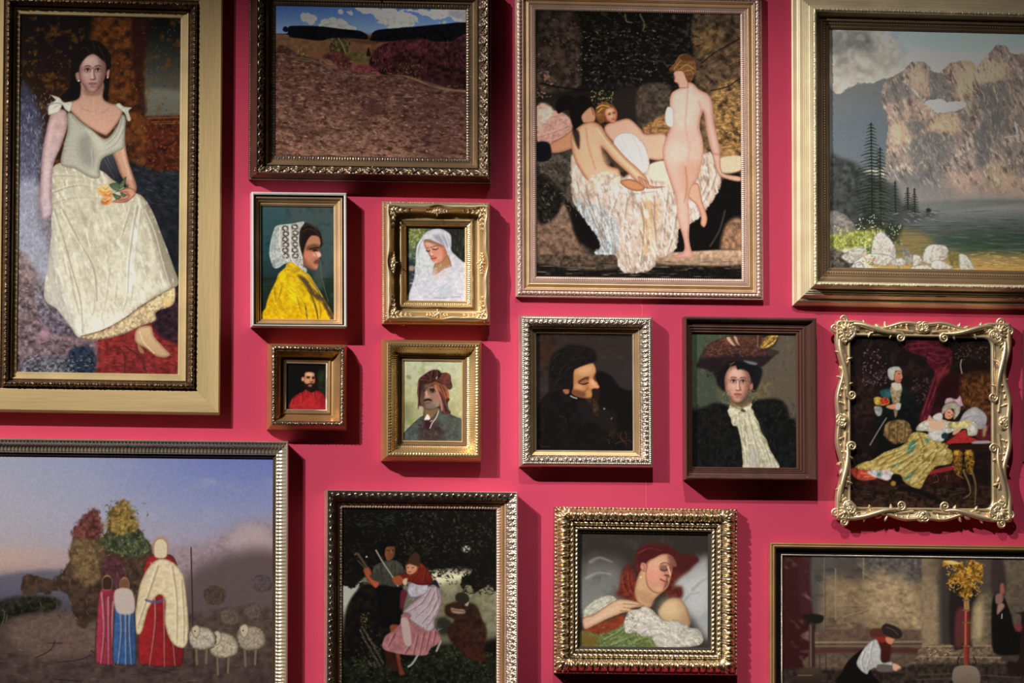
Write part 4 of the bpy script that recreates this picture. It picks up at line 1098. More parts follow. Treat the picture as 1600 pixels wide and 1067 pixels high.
def art_sleeping(q):
    P = Paint(q, bg='3c3834')
    P.v(895, 825, 7.111)
    P.poly('60 40 1560 40 1560 400 60 500', '342f2c', soft=14)
    P.poly('60 420 500 380 560 760 60 960', '605e5a', c2='7a7a78', soft=20)
    P.mist('4a4642', 16, 5, .2, 1., .4)
    P.poly('1100 560 1300 420 1520 380 1520 1200 1320 1000 1200 850', '8f8f90', c2='a2a2a2', soft=12)
    P.poly('1200 620 1500 520 1500 900 1300 920', 'b0b0b0', soft=16, a=.7)
    P.fold('1330 680 1420 600 1500 560|1240 800 1300 740 1400 720|200 380 300 330 440 380|160 560 300 500 440 520', 4, '6c6c6c', 'b8b8b8', .4)
    # hair
    P.poly('700 560 680 420 690 300 740 220 860 170 1040 190 1150 250 1200 300 1330 310 1390 360 1340 410 1290 480 1180 560 1120 640 1210 660 1215 760 1160 790 1060 770 960 740 760 840 640 790 480 740 540 620 540 520 560 440 640 400', '4a211f', c2='5a2a22', soft=5, tx=.15, ts=5)
    P.poly('700 320 760 220 900 190 1060 220 1100 320 900 310 800 380 740 400', '471c20', soft=5)
    P.poly('540 520 620 460 690 600 690 720 720 790 620 780 520 720', '6e3326', soft=5, tx=.2, ts=4)
    P.poly('1180 300 1340 310 1390 360 1280 450 1160 480', '45201f', soft=4)
    P.fold('560 560 580 660 640 760|620 520 640 660 700 760|740 280 860 230 1000 260|1120 680 1180 680 1200 740', 2.6, '2c1210', '94503a', .6)
    P.poly('880 840 960 740 1040 760 980 900', '35332f', soft=4)
    # shoulder, neck and face
    P.poly('940 940 980 860 1060 790 1180 780 1250 860 1290 960 1300 1080 1200 1150 1000 1040', 'b59a74', c2='9a7d60', g=(1, .3), e='7c6450', er=6, soft=1.6)
    P.ell(1090, 900, 17, 14, 'c6ad8a', .3, .8, .8)
    P.poly('740 480 840 360 900 340 1000 320 1100 420 1060 640 960 740 900 800 860 880 760 880 700 800 680 680', 'b58e74', c2='b8946f', g=(-.3, 1), e='84604c', er=5, soft=1.4)
    f = '830 370 900 330 980 290 1060 290 1120 340 1150 420 1100 440 1085 500 1080 545 1050 560 1055 600 1040 640 1000 690 950 725 880 710 820 640 800 520 810 430'
    m = P.poly(f, 'bb8d76', c2='ad7c68', g=(1, .3), e='7c5244', er=4)
    P.clip = m
    P.ell(910, 520, 13, 12, 'c98a78', 0, .8, .8)
    P.ell(950, 400, 13, 9, 'c29a80', -.3, .8, .9)
    P.poly('1060 300 1180 340 1140 480 1080 460 1060 380', '6a4438', soft=4, a=.8)
    P.poly('960 420 1020 410 1070 440 1030 490 970 470', '6a4840', soft=3, a=.8)
    P.line('970 460 1010 475 1045 462', 1.4, '2e1c18')
    P.line('970 400 1020 385 1080 410', 1.8, '6c3c30', a=.8)
    P.line('1050 430 1075 500 1080 535', 2.2, 'd2a890', a=.9)
    P.ell(1040, 528, 4.4, 1.8, '6a3c34', .2, .5)
    P.line('970 570 1010 590 1040 600', 2.6, '8a4440')
    P.line('1000 600 1030 625', 1.8, 'b06c60')
    P.ell(960, 680, 8, 4.5, 'c49a80', .2, .7, .7)
    P.poly('1040 560 1080 560 1060 660 1000 700', '6c463c', soft=3, a=.7)
    P.clip = None
    P.poly('740 430 760 380 810 400 815 460 790 485 760 470', 'b5806c', e='7c4c40', er=2.5)
    P.line('765 400 790 430 780 470', 1.3, '84503f', a=.8)
    P.line('752 490 750 535', 2, 'a08a54')
    P.ell(750, 545, 1.5, 1.5, 'd0c090')
    P.poly('690 700 760 820 860 860 900 800 840 720', '94725a', soft=5, a=.5)
    P.v(895, 870, 7.111)
    # dress and cloth
    P.poly('90 860 160 780 400 700 560 640 560 780 420 900 280 960 90 1000', '7c3a28', c2='6c3a26', soft=3, tx=.12)
    P.poly('90 830 300 860 480 800 600 740 900 880 960 1010 90 1010', '6e7850', c2='5c683e', soft=2.5, tx=.2, ts=3)
    P.poly('90 840 180 850 280 900 220 1010 90 1010', '6a5226', soft=6, a=.8)
    P.fold('440 980 600 920 740 860|360 920 480 860 560 800|640 980 760 920 860 900', 2.6, '3c4828', '96a078', .7)
    P.dabs(150, (300, 780, 900, 1000), ['8c9870', '54603a', 'a0ab84'], (2, 4), (1, 1.6), .3, 1.3, .5, 5)
    P.poly('110 640 130 560 280 450 400 425 470 450 480 520 330 590 220 650 130 680', 'aaa89a', e='7c7a6e', er=4, tx=.12, ts=3)
    P.fold('180 560 260 500 340 480|220 620 320 540 420 480', 2, '7c7c74', 'cccabe', .6)
    P.poly('110 680 220 640 340 560 470 480 560 470 680 490 760 520 800 545 720 560 640 575 720 590 660 610 560 620 480 650 360 700 240 760 130 800', 'bb9a80', c2='c0a084', g=(1, -.4), e='86644f', er=4, soft=1.2)
    P.lines('560 520 680 530 780 545|560 560 640 575|520 600 600 600', 1.6, '84604c', a=.7)
    P.line('200 720 340 640 500 560', 5, 'cdb096', a=.5, soft=3)
    m = P.poly('580 680 620 610 720 580 800 550 880 590 940 650 1040 720 1120 700 1220 740 1300 790 1380 800 1440 880 1430 960 1300 1000 960 1010 880 900 840 880 760 880 700 840 600 850 560 780', 'bab4a8', c2='aba8a0', g=(.4, 1), e='86807a', er=5, tx=.08, ts=4)
    P.clip = m
    P.fold('760 850 860 800 1040 790|720 700 680 780 600 840|860 880 980 850 1080 860|1100 720 1180 780 1300 860 1400 900|1260 840 1340 830 1400 860|640 620 740 600 860 610|960 690 1000 760|1280 920 1380 900', 3, '7e776c', 'dcd8ce', .7)
    P.streak(m, '7c746a', 4, 59, .5, 2.5, .5)
    P.streak(m, 'ece8de', 3.5, 60, .5, 2.5, .5, .2)
    P.dabs(240, (580, 560, 1430, 1000), ['d4cfc4', '98928a', 'c8c2b6', '8a8478'], (2, 5), (.9, 1.6), .4, 1.2, .45, 6)
    P.dabs(50, (560, 640, 700, 840), ['6c6458', 'dcd6c8'], (2, 4), (1, 1.5), 1, 1.2, .6, 7)
    P.clip = None
    P.poly('1390 700 1440 640 1500 620 1500 800 1420 760', '8e9296', soft=5, a=.7)
    P.v()
    return P


ART['sleeping'] = ([(904.7, 831), (1106, 835.8), (1105, 1012), (906.3, 1009.5)], art_sleeping)
def art_couple(q):
    P = Paint(q, bg='14130f')
    P.v(525, 785, 6.13)
    P.poly('50 720 400 700 900 640 1300 640 1540 740 1540 1300 50 1300', '6c6a5c', c2='5a5848', soft=8)
    P.poly('880 690 1000 660 1250 680 1280 760 1100 830 960 800', 'c8c2a6', soft=9)
    P.poly('50 790 150 740 240 760 220 860 120 1000 50 1060', 'a09e94', soft=7)
    P.poly('1000 800 1540 800 1540 1250 1000 1200', '6e6b56', soft=9, tx=.1)
    P.poly('1050 780 1140 780 1150 850 1040 860', '8a8268', soft=6, a=.8)
    P.ell(1245, 445, 7, 5.5, 'c6c8bc', 0, .5)
    # crown of the tree
    P.poly('40 40 1560 40 1560 780 1460 800 1330 870 1300 800 1220 820 1200 740 1300 660 1200 600 1040 640 900 660 820 560 500 620 250 740 60 780', '15140f', soft=2, rag=5, rs=9)
    P.ell(1245, 445, 6, 5, 'b4b6a8', 0, .5)
    P.dabs(700, (60, 60, 1540, 800), ['1d1d17', '2b2b22', '0e0e0b', '34342a', '232720'], (3, 7), (1.2, 3), .2, 1.4, .55, 3)
    P.dabs(190, (600, 80, 1500, 500), ['46463a', '3a3c32', '54544a', '2a2c24'], (3, 7), (1, 2.2), .3, 1.3, .55, 4)
    P.dabs(60, (180, 90, 560, 240), ['34402f', '2c3630', '3e4238'], (3, 8), (1, 2.2), .1, .5, .5, 5)
    P.dabs(60, (1190, 400, 1300, 500), ['15140f', '1d1d17'], (2, 4), (1, 2), .5, 1.4, .8, 6)
    P.dabs(110, (860, 580, 1330, 720), ['16150f', '1c1c16', '0f0f0c'], (3, 7), (1.2, 2.4), .3, 1., .8, 7)
    P.dabs(70, (60, 700, 260, 800), ['16150f', '1c1c16'], (3, 7), (1.2, 2.4), .3, 1., .85, 8)
    P.dabs(90, (1200, 680, 1520, 880), ['16150f', '23221a'], (3, 7), (1.2, 2.4), .5, 1., .8, 9)
    # trunk and bank
    P.v(525, 893, 6.13)
    P.poly('260 120 420 130 620 200 620 500 480 800 460 900 60 900 70 600 110 330 200 180', '1b1611', c2='15110e', soft=3, tx=.4, ts=6)
    P.poly('40 860 460 860 700 860 1000 720 1300 740 1560 860 1560 1090 40 1090', '23261b', c2='1a1b15', soft=4, tx=.4, ts=5)
    P.dabs(330, (60, 740, 1540, 1080), ['3a4230', '14150f', '4a523a', '2c3224', '565a40'], (3, 7), (1, 2.2), .3, 1.2, .55, 10)
    P.lines('230 560 300 700 420 900|250 530 340 680 450 880', 3, '4a443c', a=.8)
    P.dabs(70, (230, 560, 440, 900), ['6c665c', '24201a', '544e44'], (3, 7), (.9, 1.6), 1., .4, .6, 11)
    P.dabs(30, (240, 400, 320, 540), ['565030', '3a3822', '6c663c'], (2, 5), (1, 2), 1., 1., .7, 12)
    P.poly('960 460 1050 440 1120 520 1060 600 980 590', '2c2e26', soft=5)
    # seated man in the background
    P.poly('1040 340 1080 310 1150 290 1260 290 1350 340 1390 440 1440 560 1420 800 1460 860 1300 850 1120 700 1060 560 1130 470 1050 420', '2e2119', c2='38201a', g=(0, 1), soft=3, tx=.2)
    P.poly('1140 240 1170 205 1230 205 1270 240 1265 290 1200 300 1150 280', '2a2820', soft=1.5)
    P.poly('1100 350 1160 360 1220 365 1230 400 1160 405 1110 390', '8a7464', soft=2)
    P.lines('1110 370 1220 385', 1.2, '4a3228')
    P.poly('1230 320 1270 290 1260 330', '8a8878', soft=1)
    # young man
    P.v(525, 785, 6.13)
    P.poly('360 620 400 590 480 560 580 560 640 620 660 700 620 820 440 830 350 700', '43413a', c2='3a3b36', soft=1.5, tx=.15, ts=4)
    P.fold('420 600 430 700 440 800|560 600 560 700 540 800|380 640 400 700', 2, '24231f', '5a574a', .6)
    P.poly('460 430 500 410 555 410 560 490 540 540 490 560 470 520 455 470', '7c4e38', c2='5a3a2c', g=(1, 0), soft=1.2)
    P.poly('420 480 420 400 480 380 560 380 560 420 480 430 460 500', '120f0d', soft=1.4)
    P.lines('480 460 510 462|530 460 550 462', 1.2, '2a1810')
    P.line('525 460 530 490', 1.2, 'a06a4c', a=.7)
    P.poly('260 640 310 620 340 670 350 730 410 740 410 810 370 820 310 760 270 690', '8a4a34', c2='a0543c', e='562a20', er=3)
    P.poly('320 700 400 690 410 760 350 740', '3c3a32', soft=2)
    P.lines('180 500 210 500 290 620', 3.6, '4e4236')
    P.line('210 560 280 640', 2, '6c5c4a', a=.6)
    P.line('380 460 450 580 530 700 620 850', 2.2, '8a8478')
    P.ell(290, 522, 1.3, 1.3, 'b0b0a4')
    P.v(525, 893, 6.13)
    P.poly('400 140 560 150 640 160 620 330 620 500 500 530 420 520 400 300', '110e0c', soft=2)
    P.poly('510 520 610 520 615 640 600 760 630 900 660 980 640 995 600 980 570 830 545 680', '7c4430', c2='6a3626', e='40201a', er=3)
    P.line('590 540 590 700 610 840', 2.5, '9a5840', a=.5, soft=1.6)
    P.poly('460 700 560 640 560 800 600 950 500 900', '3a1e18', soft=3, a=.8)
    # girl
    P.poly('620 420 700 400 780 470 900 540 960 560 1000 660 900 740 860 800 700 800 620 790 450 740 470 620 560 560 630 470', '8a5a5c', c2='9a6c6e', soft=1.4, tx=.1)
    P.fold('700 720 660 790|780 620 740 800|840 600 800 800|900 580 860 760|950 580 930 700|560 600 500 720|640 480 700 560', 2.6, '5a3036', 'b48c8c', .7)
    P.poly('620 450 690 470 720 690 660 700 630 560', 'a8928e', soft=1.5)
    P.poly('880 140 960 150 1000 200 1010 290 980 400 940 470 940 540 880 580 780 520 710 470 700 410 640 390 700 320 780 260 840 200', '98888c', c2='a49aa0', e='6c5c60', er=4, soft=1.2)
    P.fold('900 170 820 300 700 380|940 200 880 330 760 440|980 240 920 380 820 500|990 330 920 460 860 540|960 160 980 300', 2.2, '68484e', 'c8bcc0', .7)
    P.dabs(60, (700, 180, 1000, 560), ['84606a', 'c0b4b8', '705860'], (4, 9), (.8, 1.4), -.8, .4, .5, 13)
    P.v(525, 785, 6.13)
    P.poly('690 800 720 770 860 770 880 840 830 890 720 910 680 850', 'a09ca4', e='706c78', er=3, tx=.1)
    P.poly('880 800 950 740 990 820 930 790', '22202c', soft=1.5)
    P.poly('620 850 680 860 640 1000 610 1010', '5a2830', soft=2)
    P.poly('580 700 640 680 740 660 780 590 830 590 900 680 925 760 880 790 780 790 700 760 640 780 560 760', '6e2c20', c2='5c2018', e='44160f', er=3, tx=.1)
    P.fold('800 610 780 680 720 760|860 650 840 760', 2, '401410', '944434', .6)
    P.poly('540 730 600 700 640 740 620 790 560 780', '8c4a34', soft=1.5)
    P.poly('640 740 680 730 670 790 640 780', 'b8a084', soft=1.2)
    P.poly('665 600 700 580 770 600 775 650 730 690 680 685 668 640', 'b07c60', e='7c4c3a', er=2.5)
    P.poly('680 570 720 500 770 480 800 520 800 600 770 610 700 590 670 610', '3c2a20', soft=1.5)
    P.lines('680 622 700 626|725 628 745 622|690 665 712 668', 1.1, '4a261c')
    P.line('705 620 700 650', 1.1, 'caa084', a=.8)
    P.v(525, 893, 6.13)
    P.lines('780 800 730 880 690 910|1000 670 960 760', 3.2, '8a8a80')
    P.v()
    return P


ART['couple'] = ([(534.6, 794.6), (776, 796), (774.7, 1084), (534.6, 1082)], art_couple)


def art_rococo(q):
    P = Paint(q, bg='1e1614')
    P.v(1320, 520, 6.667)
    P.mist('3a2a26', 9, 3, .0, 1., .7)
    P.poly('70 480 300 480 280 900 60 900', '2c1f1c', soft=7, tx=.3)
    P.poly('1180 480 1520 440 1520 920 1280 800 1180 700', '53341f', soft=9, tx=.35, ts=5)
    P.dabs(90, (1200, 480, 1510, 800), ['7c5430', '3a2416', '8c6438'], (3, 7), (.9, 1.6), 1., .8, .5, 4)
    P.dabs(110, (180, 180, 440, 560), ['5c444c', '7c6068', '3c2c30', '947880'], (2, 5), (1.2, 2.6), .6, 1.3, .55, 5)
    P.dabs(70, (700, 480, 900, 820), ['50444a', '6c5c60', '2c2426'], (2, 5), (1.2, 2.4), .6, 1.3, .55, 6)
    P.dabs(70, (1150, 130, 1480, 300), ['54402c', '2c201a', '7c6448'], (2, 5), (1, 2), .6, 1.3, .6, 7)
    P.line('1215 280 1205 340 1220 420', 1.8, 'b0a08c', a=.8)
    # red curtain
    m = P.poly('600 130 720 80 900 80 1040 130 1120 200 1110 330 1080 430 1000 560 940 680 900 800 860 900 780 920 800 820 850 680 900 520 940 420 860 320 840 250 700 210', '4e1c26', c2='642230', soft=2.5, tx=.3, ts=5)
    P.clip = m
    P.fold('640 140 760 120 900 120|700 180 860 160 1000 160|880 260 980 320 1060 300|960 420 900 620 820 860|1040 420 960 600 880 780|900 220 1000 240 1100 240|1080 340 1000 480 940 640', 3, '2c0e14', '96404c', .7)
    P.poly('960 420 1080 380 1060 460 980 540', '7c3434', soft=4, a=.8)
    P.clip = None
    P.poly('1000 480 1180 420 1180 640 960 720', '2c1216', soft=6)
    P.poly('960 760 1010 820 940 860 900 820', '3c1420', soft=3)
    # gentleman
    P.poly('380 600 480 560 600 550 660 600 720 700 760 860 740 1000 680 1040 560 900 480 960 420 1060 330 1100 300 980 330 860 380 760', '17201f', c2='111413', soft=1.6, tx=.2)
    P.poly('385 600 480 590 480 670 420 690 370 650', '2e5a5c', soft=2, tx=.15)
    P.poly('480 560 590 560 580 660 560 760 540 860 520 880 500 760 480 650', '94836a', c2='7a6a50', soft=1.4, tx=.25, ts=3)
    P.poly('480 540 520 520 580 530 580 590 520 600', 'c0b6a4', soft=1.3)
    P.poly('400 1060 420 960 480 920 600 910 660 940 690 1010 690 1080 640 1140 600 1190 520 1200 430 1170 390 1120', '7c6444', c2='6c5636', soft=1.5, tx=.3, ts=4)
    P.fold('460 960 450 1060 440 1140|540 940 540 1060 540 1180|620 950 620 1060 600 1160', 2.2, '4a3822', 'b49a70', .6)
    P.v(1320, 640, 6.667)
    P.poly('400 270 460 330 520 360 640 350 640 420 560 420 400 460 300 500 260 460 330 400 370 300', '141412', soft=2)
    P.lines('430 90 360 200 260 370', 2.2, '8a8676', a=.8)
    P.v(1320, 520, 6.667)
    P.poly('445 430 450 380 500 355 560 355 590 390 590 420 530 400 520 470 500 500 460 480', 'a8a8a0', e='7c7c76', er=3, tx=.1)
    P.poly('525 410 580 400 595 440 590 500 560 530 520 510 510 460', 'c08468', c2='a86a54', e='7c4a3c', er=2)
    P.lines('555 430 580 430', 1.2, '4a2820')
    P.line('583 430 596 465 580 475', 1.2, 'd8a488', a=.8)
    P.lines('565 492 585 490', 1.1, '84403a')
    P.poly('300 690 340 670 380 680 450 690 460 740 400 760 320 750', 'a8903c', soft=1.2, tx=.2)
    P.poly('370 690 440 680 450 740 380 745', 'a03a2c', soft=1.2, tx=.3, ts=2)
    P.poly('440 760 520 740 560 750 550 795 480 800 430 780', 'c08c70', e='8a5c48', er=2)
    P.poly('530 740 580 740 570 800 530 800', 'b4b0a6', soft=1.2)
    P.poly('310 770 380 780 380 850 340 870 310 820', '9a9a94', soft=1.6, tx=.2)
    # sofa, red cushions, floor
    P.v(1320, 640, 6.667)
    P.poly('60 700 450 710 600 780 860 660 1150 600 1180 840 760 900 300 900 80 840', '39201b', c2='2a1815', soft=2, tx=.3, ts=4)
    P.poly('60 820 600 790 1530 800 1530 1030 90 1010', '2c1f1a', c2='33241c', soft=4, tx=.4, ts=5)
    P.dabs(130, (80, 820, 1500, 1010), ['4a3a2c', '1a120f', '5c4a3a', '38302a'], (5, 14), (1, 1.8), .1, .3, .5, 8)
    P.poly('60 620 160 610 330 650 320 720 180 740 90 700', 'b04038', c2='a8503c', soft=1.3, tx=.15)
    P.lines('160 660 300 680|200 700 310 690', 1.6, 'd88a68', a=.7)
    P.poly('840 650 1140 580 1140 620 860 680', '8c2c34', soft=1.4)
    P.poly('1060 340 1160 260 1250 210 1280 270 1420 330 1380 350 1080 360', 'b43a36', c2='98302f', soft=1.4, tx=.1)
    P.poly('1380 190 1520 120 1520 320 1420 330 1340 270', '53222a', soft=3, tx=.25)
    P.poly('1440 180 1480 170 1460 270 1430 270', 'a08060', soft=2.5)
    # pillow
    P.poly('1180 160 1220 60 1280 0 1360 -30 1440 20 1480 90 1440 200 1320 180 1240 150', 'b2b0b0', c2='98969a', e='84828a', er=4, tx=.08)
    P.fold('1240 90 1320 60 1420 60|1240 130 1340 110 1440 130', 2.4, '78767c', 'd8d6d6', .6)
    # lady in yellow
    m = P.poly('100 600 200 545 280 530 400 450 560 390 640 340 680 260 760 230 860 260 960 320 1080 380 1120 470 1100 560 960 590 900 640 850 700 800 800 770 830 700 810 620 760 560 690 480 680 330 640 180 630', 'b5a05e', c2='a48e54', g=(1, 1), e='7c6a3c', er=4, tx=.12, ts=4)
    P.clip = m
    for s_ in ('690 330 740 330 720 420 650 470 640 430', '560 540 600 540 500 610 480 590', '640 680 720 640 680 710 610 740', '840 300 870 310 860 350 830 330'):
        P.poly(s_, '447c70', soft=2, a=.9)
    P.fold('300 540 460 470 620 420|340 580 520 520 700 420|560 640 700 540 840 420|640 700 780 580 900 460|700 770 820 640 930 500|780 300 820 420 800 520|920 330 960 420 900 560|1000 360 1060 440 1020 540|440 600 600 540 700 480|760 260 800 330', 3, '6c5a30', 'e0d090', .75)
    P.streak(m, '6a5628', 4, 71, -.6, 3, .65)
    P.streak(m, 'e8dca0', 3, 72, -.6, 3, .55, .2)
    P.dabs(240, (120, 250, 1110, 820), ['d4c484', '84703c', 'c4ac64', 'b89a6c', 'dcd09c', '9a6c50'], (3, 7), (1, 1.8), -.6, .6, .5, 9)
    P.clip = None
    P.poly('230 650 330 630 480 640 490 700 440 740 360 720 300 700', 'bab0b0', soft=1.5, tx=.2)
    P.ell(350, 675, 3, 3, '447c70', 0, .5)
    P.poly('745 220 760 160 840 110 940 90 1010 100 1080 120 1160 130 1320 110 1380 160 1370 260 1280 270 1260 200 1160 220 1060 260 1020 330 940 330 860 280 860 230', 'c4bcae', c2='c0c0bc', e='96907c', er=4, tx=.12, ts=3)
    P.poly('1080 130 1160 130 1260 110 1330 130 1270 180 1120 200 1070 190', 'b8ac78', soft=2, tx=.2)
    P.poly('880 140 1000 110 1040 160 1000 210 900 210', 'cfaa90', soft=3)
    P.poly('1120 240 1160 200 1210 200 1180 240 1130 265', 'c89c84', soft=1.4)
    P.poly('860 110 880 60 910 100 910 130', 'c89c84', soft=1.2)
    P.poly('1005 260 1040 240 1075 260 1060 300 1010 300', '26383a', soft=1.4)
    P.v(1320, 520, 6.667)
    P.poly('910 880 960 840 1010 840 1010 900 960 910', 'c8c2c0', soft=1.4)
    P.poly('1010 850 1010 790 1050 740 1130 720 1200 750 1200 820 1170 870 1130 900 1130 800 1080 800 1040 830', 'a49a8c', e='78706a', er=3, tx=.15)
    P.poly('1040 740 1050 690 1100 675 1160 690 1200 655 1220 720 1230 760 1180 760 1140 720 1080 730', 'c8acb0', c2='b894a0', e='92747c', er=3, tx=.12)
    P.poly('1040 830 1070 790 1110 800 1135 850 1110 890 1070 900 1040 880', 'cf9880', e='94604e', er=2)
    P.lines('1072 828 1092 834|1105 852 1122 856', 1.2, '5a2c24')
    P.lines('1075 865 1095 876', 1.4, 'a04440')
    P.ell(1058, 862, 3, 2.4, 'd0806c', 0, .6, .7)
    # dog or footstool, gilt table
    P.v(1320, 640, 6.667)
    P.poly('480 700 520 670 580 690 590 740 560 800 500 760', '17120f', soft=1.8)
    P.ell(500, 770, 4, 4, 'a07834', 0, .4)
    P.poly('560 800 640 800 800 840 940 900 1020 980 900 940 700 860 560 850', '191513', soft=2)
    P.poly('1100 370 1520 350 1520 430 1140 430', '2c1b18', soft=1.4)
    P.lines('1110 360 1510 345', 2, '18100f')
    P.poly('1320 340 1380 325 1500 325 1500 350 1340 355', '9a9894', soft=1.2)
    for x in (1170, 1290):
        P.ell(x, 460, 7, 6, '8a6828', 0, .4)
        P.ell(x-10, 450, 4, 3.5, 'c89c48', 0, .5)
        P.poly('%d 500 %d 480 %d 560 %d 660 %d 660 %d 560' % (x-40, x+40, x+50, x+30, x-20, x-40), '6a4e22', soft=1.5, tx=.4, ts=3)
    P.fold('1240 640 1300 780 1310 880 1240 930|1330 640 1370 800 1360 1000|1180 680 1240 720', 2.6, '2c1e12', 'b89c68', .8)
    P.dabs(70, (1120, 420, 1350, 680), ['c89c48', '4a3418', '9a7430'], (2, 4), (1, 1.8), .8, 1.3, .6, 10)
    P.lines('915 700 950 680 970 740 920 760|1040 700 1060 690 1060 740', 1.4, '6c4c44', a=.8)
    P.v()
    P.dabs(300, (1329, 527, 1549, 793), ['ffffff', '000000', 'b08060'], (2, 4), (.8, 1.2), .8, 1.5, .08, 14)
    return P


ART['rococo'] = ([(1326, 524), (1551, 526), (1551, 797), (1326, 794)], art_rococo)


def art_church(q):
    P = Paint(q, bg='3e352f')
    P.v(1210, 860, 5.155)
    P.grad([(869, '4a433f'), (960, '54493f'), (1067, '3a322e')])
    P.poly('60 50 300 50 300 960 60 960', '38201f', c2='33191a', soft=2)
    P.poly('200 50 300 50 300 500 210 500', '40272a', soft=5, a=.7)
    P.poly('300 50 490 50 480 640 330 640', '4c4845', soft=4)
    # veined marble panels
    P.poly('400 260 720 240 1030 220 1200 300 1200 660 760 720 420 700', '7c6b54', c2='6c5c4a', soft=12, tx=.12, ts=8)
    P.poly('720 60 1150 60 1150 260 740 200', '55504b', soft=10, tx=.2)
    P.poly('760 200 1000 220 1140 380 1180 640 900 640 740 500', '8d7a60', soft=14, tx=.14, ts=7)
    P.mist('a8967c', 9, 5, .3, 1.1, .3, .7, 2)
    P.mist('2f2a28', 11, 8, .3, 1.1, .45, 0, 2)
    P.lines('405 60 402 300 400 640|490 150 490 560|715 60 712 240', 2, '8a7a60', a=.6)
    P.line('408 60 405 300 403 640', 1.2, '2c2622', a=.6)
    P.fold('520 455 620 450 740 455|500 370 600 360|560 540 700 500 760 480|720 180 820 240 1000 280', 2.6, '5a4c3c', 'a89274', .5)
    P.poly('320 640 1180 640 1180 730 320 740', '5a4a40', soft=3, tx=.1)
    P.lines('320 745 1190 735', 3, '80705c', a=.8)
    P.lines('310 775 1190 770', 3.4, '6a5648', a=.9)
    P.poly('310 800 1200 790 1200 840 310 835', '4c302c', soft=2)
    P.poly('330 840 1200 840 1200 980 330 980', '574a40', soft=3, tx=.12)
    P.lines('360 840 362 980|410 840 412 960|920 860 920 1060', 2, '3c302a', a=.8)
    P.poly('60 960 1900 1000 1900 1080 60 1080', '302824', soft=5, tx=.25)
    # candle stand
    P.poly('220 530 300 515 390 530 380 580 320 598 270 590 250 560', '211d1a', soft=2)
    P.poly('275 600 325 600 320 700 320 950 270 950 278 760', '4a3a36', c2='2c221f', g=(1, 0), soft=1.5)
    P.line('290 610 290 940', 2, '745c54', a=.7)
    P.poly('230 955 350 950 370 1000 340 1070 180 1075 180 1000', '453a2e', c2='2c251f', g=(0, 1), soft=2)
    P.lines('190 1010 300 1010', 1.4, '7a684c', a=.7)
    # kneeling lady in white blouse
    P.poly('700 800 740 790 740 900 780 990 820 1080 500 1080 540 980 600 880', '171413', soft=1.8)
    m = P.poly('655 910 690 830 740 760 800 720 850 730 860 800 850 860 870 900 945 900 945 960 860 960 800 950 760 970 740 1000 690 970', 'a9a8a6', c2='979694', g=(.3, 1), e='6c6a68', er=3, tx=.06)
    P.clip = m
    P.fold('790 740 770 840 790 930|720 820 700 900 720 980|760 880 740 960', 2, '747270', 'd0cfcc', .7)
    P.clip = None
    P.poly('830 920 950 930 945 975 830 975', '5c5650', soft=1.6)
    P.poly('820 700 880 690 930 760 920 880 860 900 850 800', '4a2420', c2='3a1c1a', soft=2)
    P.poly('810 700 900 690 900 730 850 740', '7c2c28', soft=1.5)
    P.poly('765 650 810 630 870 640 880 690 820 700 770 700', '50302a', soft=2)
    P.poly('890 700 960 700 955 740 930 760 895 740', 'b0785c', e='7c4c3c', er=2)
    P.poly('860 620 890 590 940 600 1000 630 1025 680 1000 710 950 710 900 690 870 670', '302626', soft=1.5)
    P.line('900 620 950 640 990 680', 1.6, '5c4a48', a=.7)
    P.poly('945 910 990 920 1020 950 1000 975 950 965', 'c09680', e='86604f', er=2)
    # columns
    P.v(1400, 860, 5.155)
    P.poly('205 60 440 60 440 780 205 780', '746552', c2='4a413a', g=(1, 0), soft=2, sm=False, tx=.1, ts=7)
    P.poly('220 250 330 300 350 600 330 760 215 760', '897860', soft=9, a=.7, tx=.1)
    P.poly('360 60 460 60 460 780 360 760', '3c3632', soft=7)
    P.poly('440 250 560 240 640 300 620 760 440 780', '2a2423', soft=4)
    P.poly('480 500 545 480 540 740 470 760', '68303a', c2='5a3a34', soft=4, a=.8)
    P.poly('610 760 610 480 640 400 700 350 770 380 770 760', '84765c', c2='584e40', g=(1, 0), soft=5, tx=.12)
    P.poly('640 480 690 440 690 660 640 680', 'a59574', soft=6, a=.8)
    P.poly('160 860 210 770 440 760 480 800 640 770 760 770 840 870 830 920 170 920', '6c5c4c', c2='5a4c40', soft=2, tx=.25, ts=4)
    P.lines('210 775 440 770|620 765 760 765|170 855 840 860', 2, '94826a', a=.6)
    P.dabs(50, (230, 790, 440, 860), ['a08a74', '4c4038', 'b89c84'], (2, 6), (1, 2), .2, 1, .6, 4)
    P.poly('130 920 1260 930 1260 1080 130 1080', '352e29', soft=3, tx=.25)
    P.lines('180 1000 480 990|160 1040 460 1030|640 1000 1000 1020', 2.4, '5a4e44', a=.5)
    # right figure and wall
    P.poly('860 80 1260 80 1260 700 900 560 860 300', '5f5549', c2='51473e', soft=5, tx=.1)
    P.poly('770 80 860 80 880 330 780 380', '3a3130', soft=4)
    P.poly('780 380 860 370 920 500 980 640 1260 660 1260 800 960 840 800 830 770 760 765 560', '1b1817', soft=2.5)
    P.poly('800 360 850 345 860 400 830 430 800 420', '7c5c54', soft=2)
    P.poly('815 440 850 420 870 450 830 500 810 510', '8a6c64', soft=2)
    P.poly('840 270 865 270 870 340 835 340', '8a5444', soft=2)
    P.line('850 510 848 545', 1.4, 'a8a8a8')
    P.poly('970 500 1260 485 1260 800 1260 990 930 990 900 890 980 880 1000 640 1005 520', '2a201d', soft=2)
    P.poly('950 590 1010 600 1000 650 960 640', '70383c', soft=3)
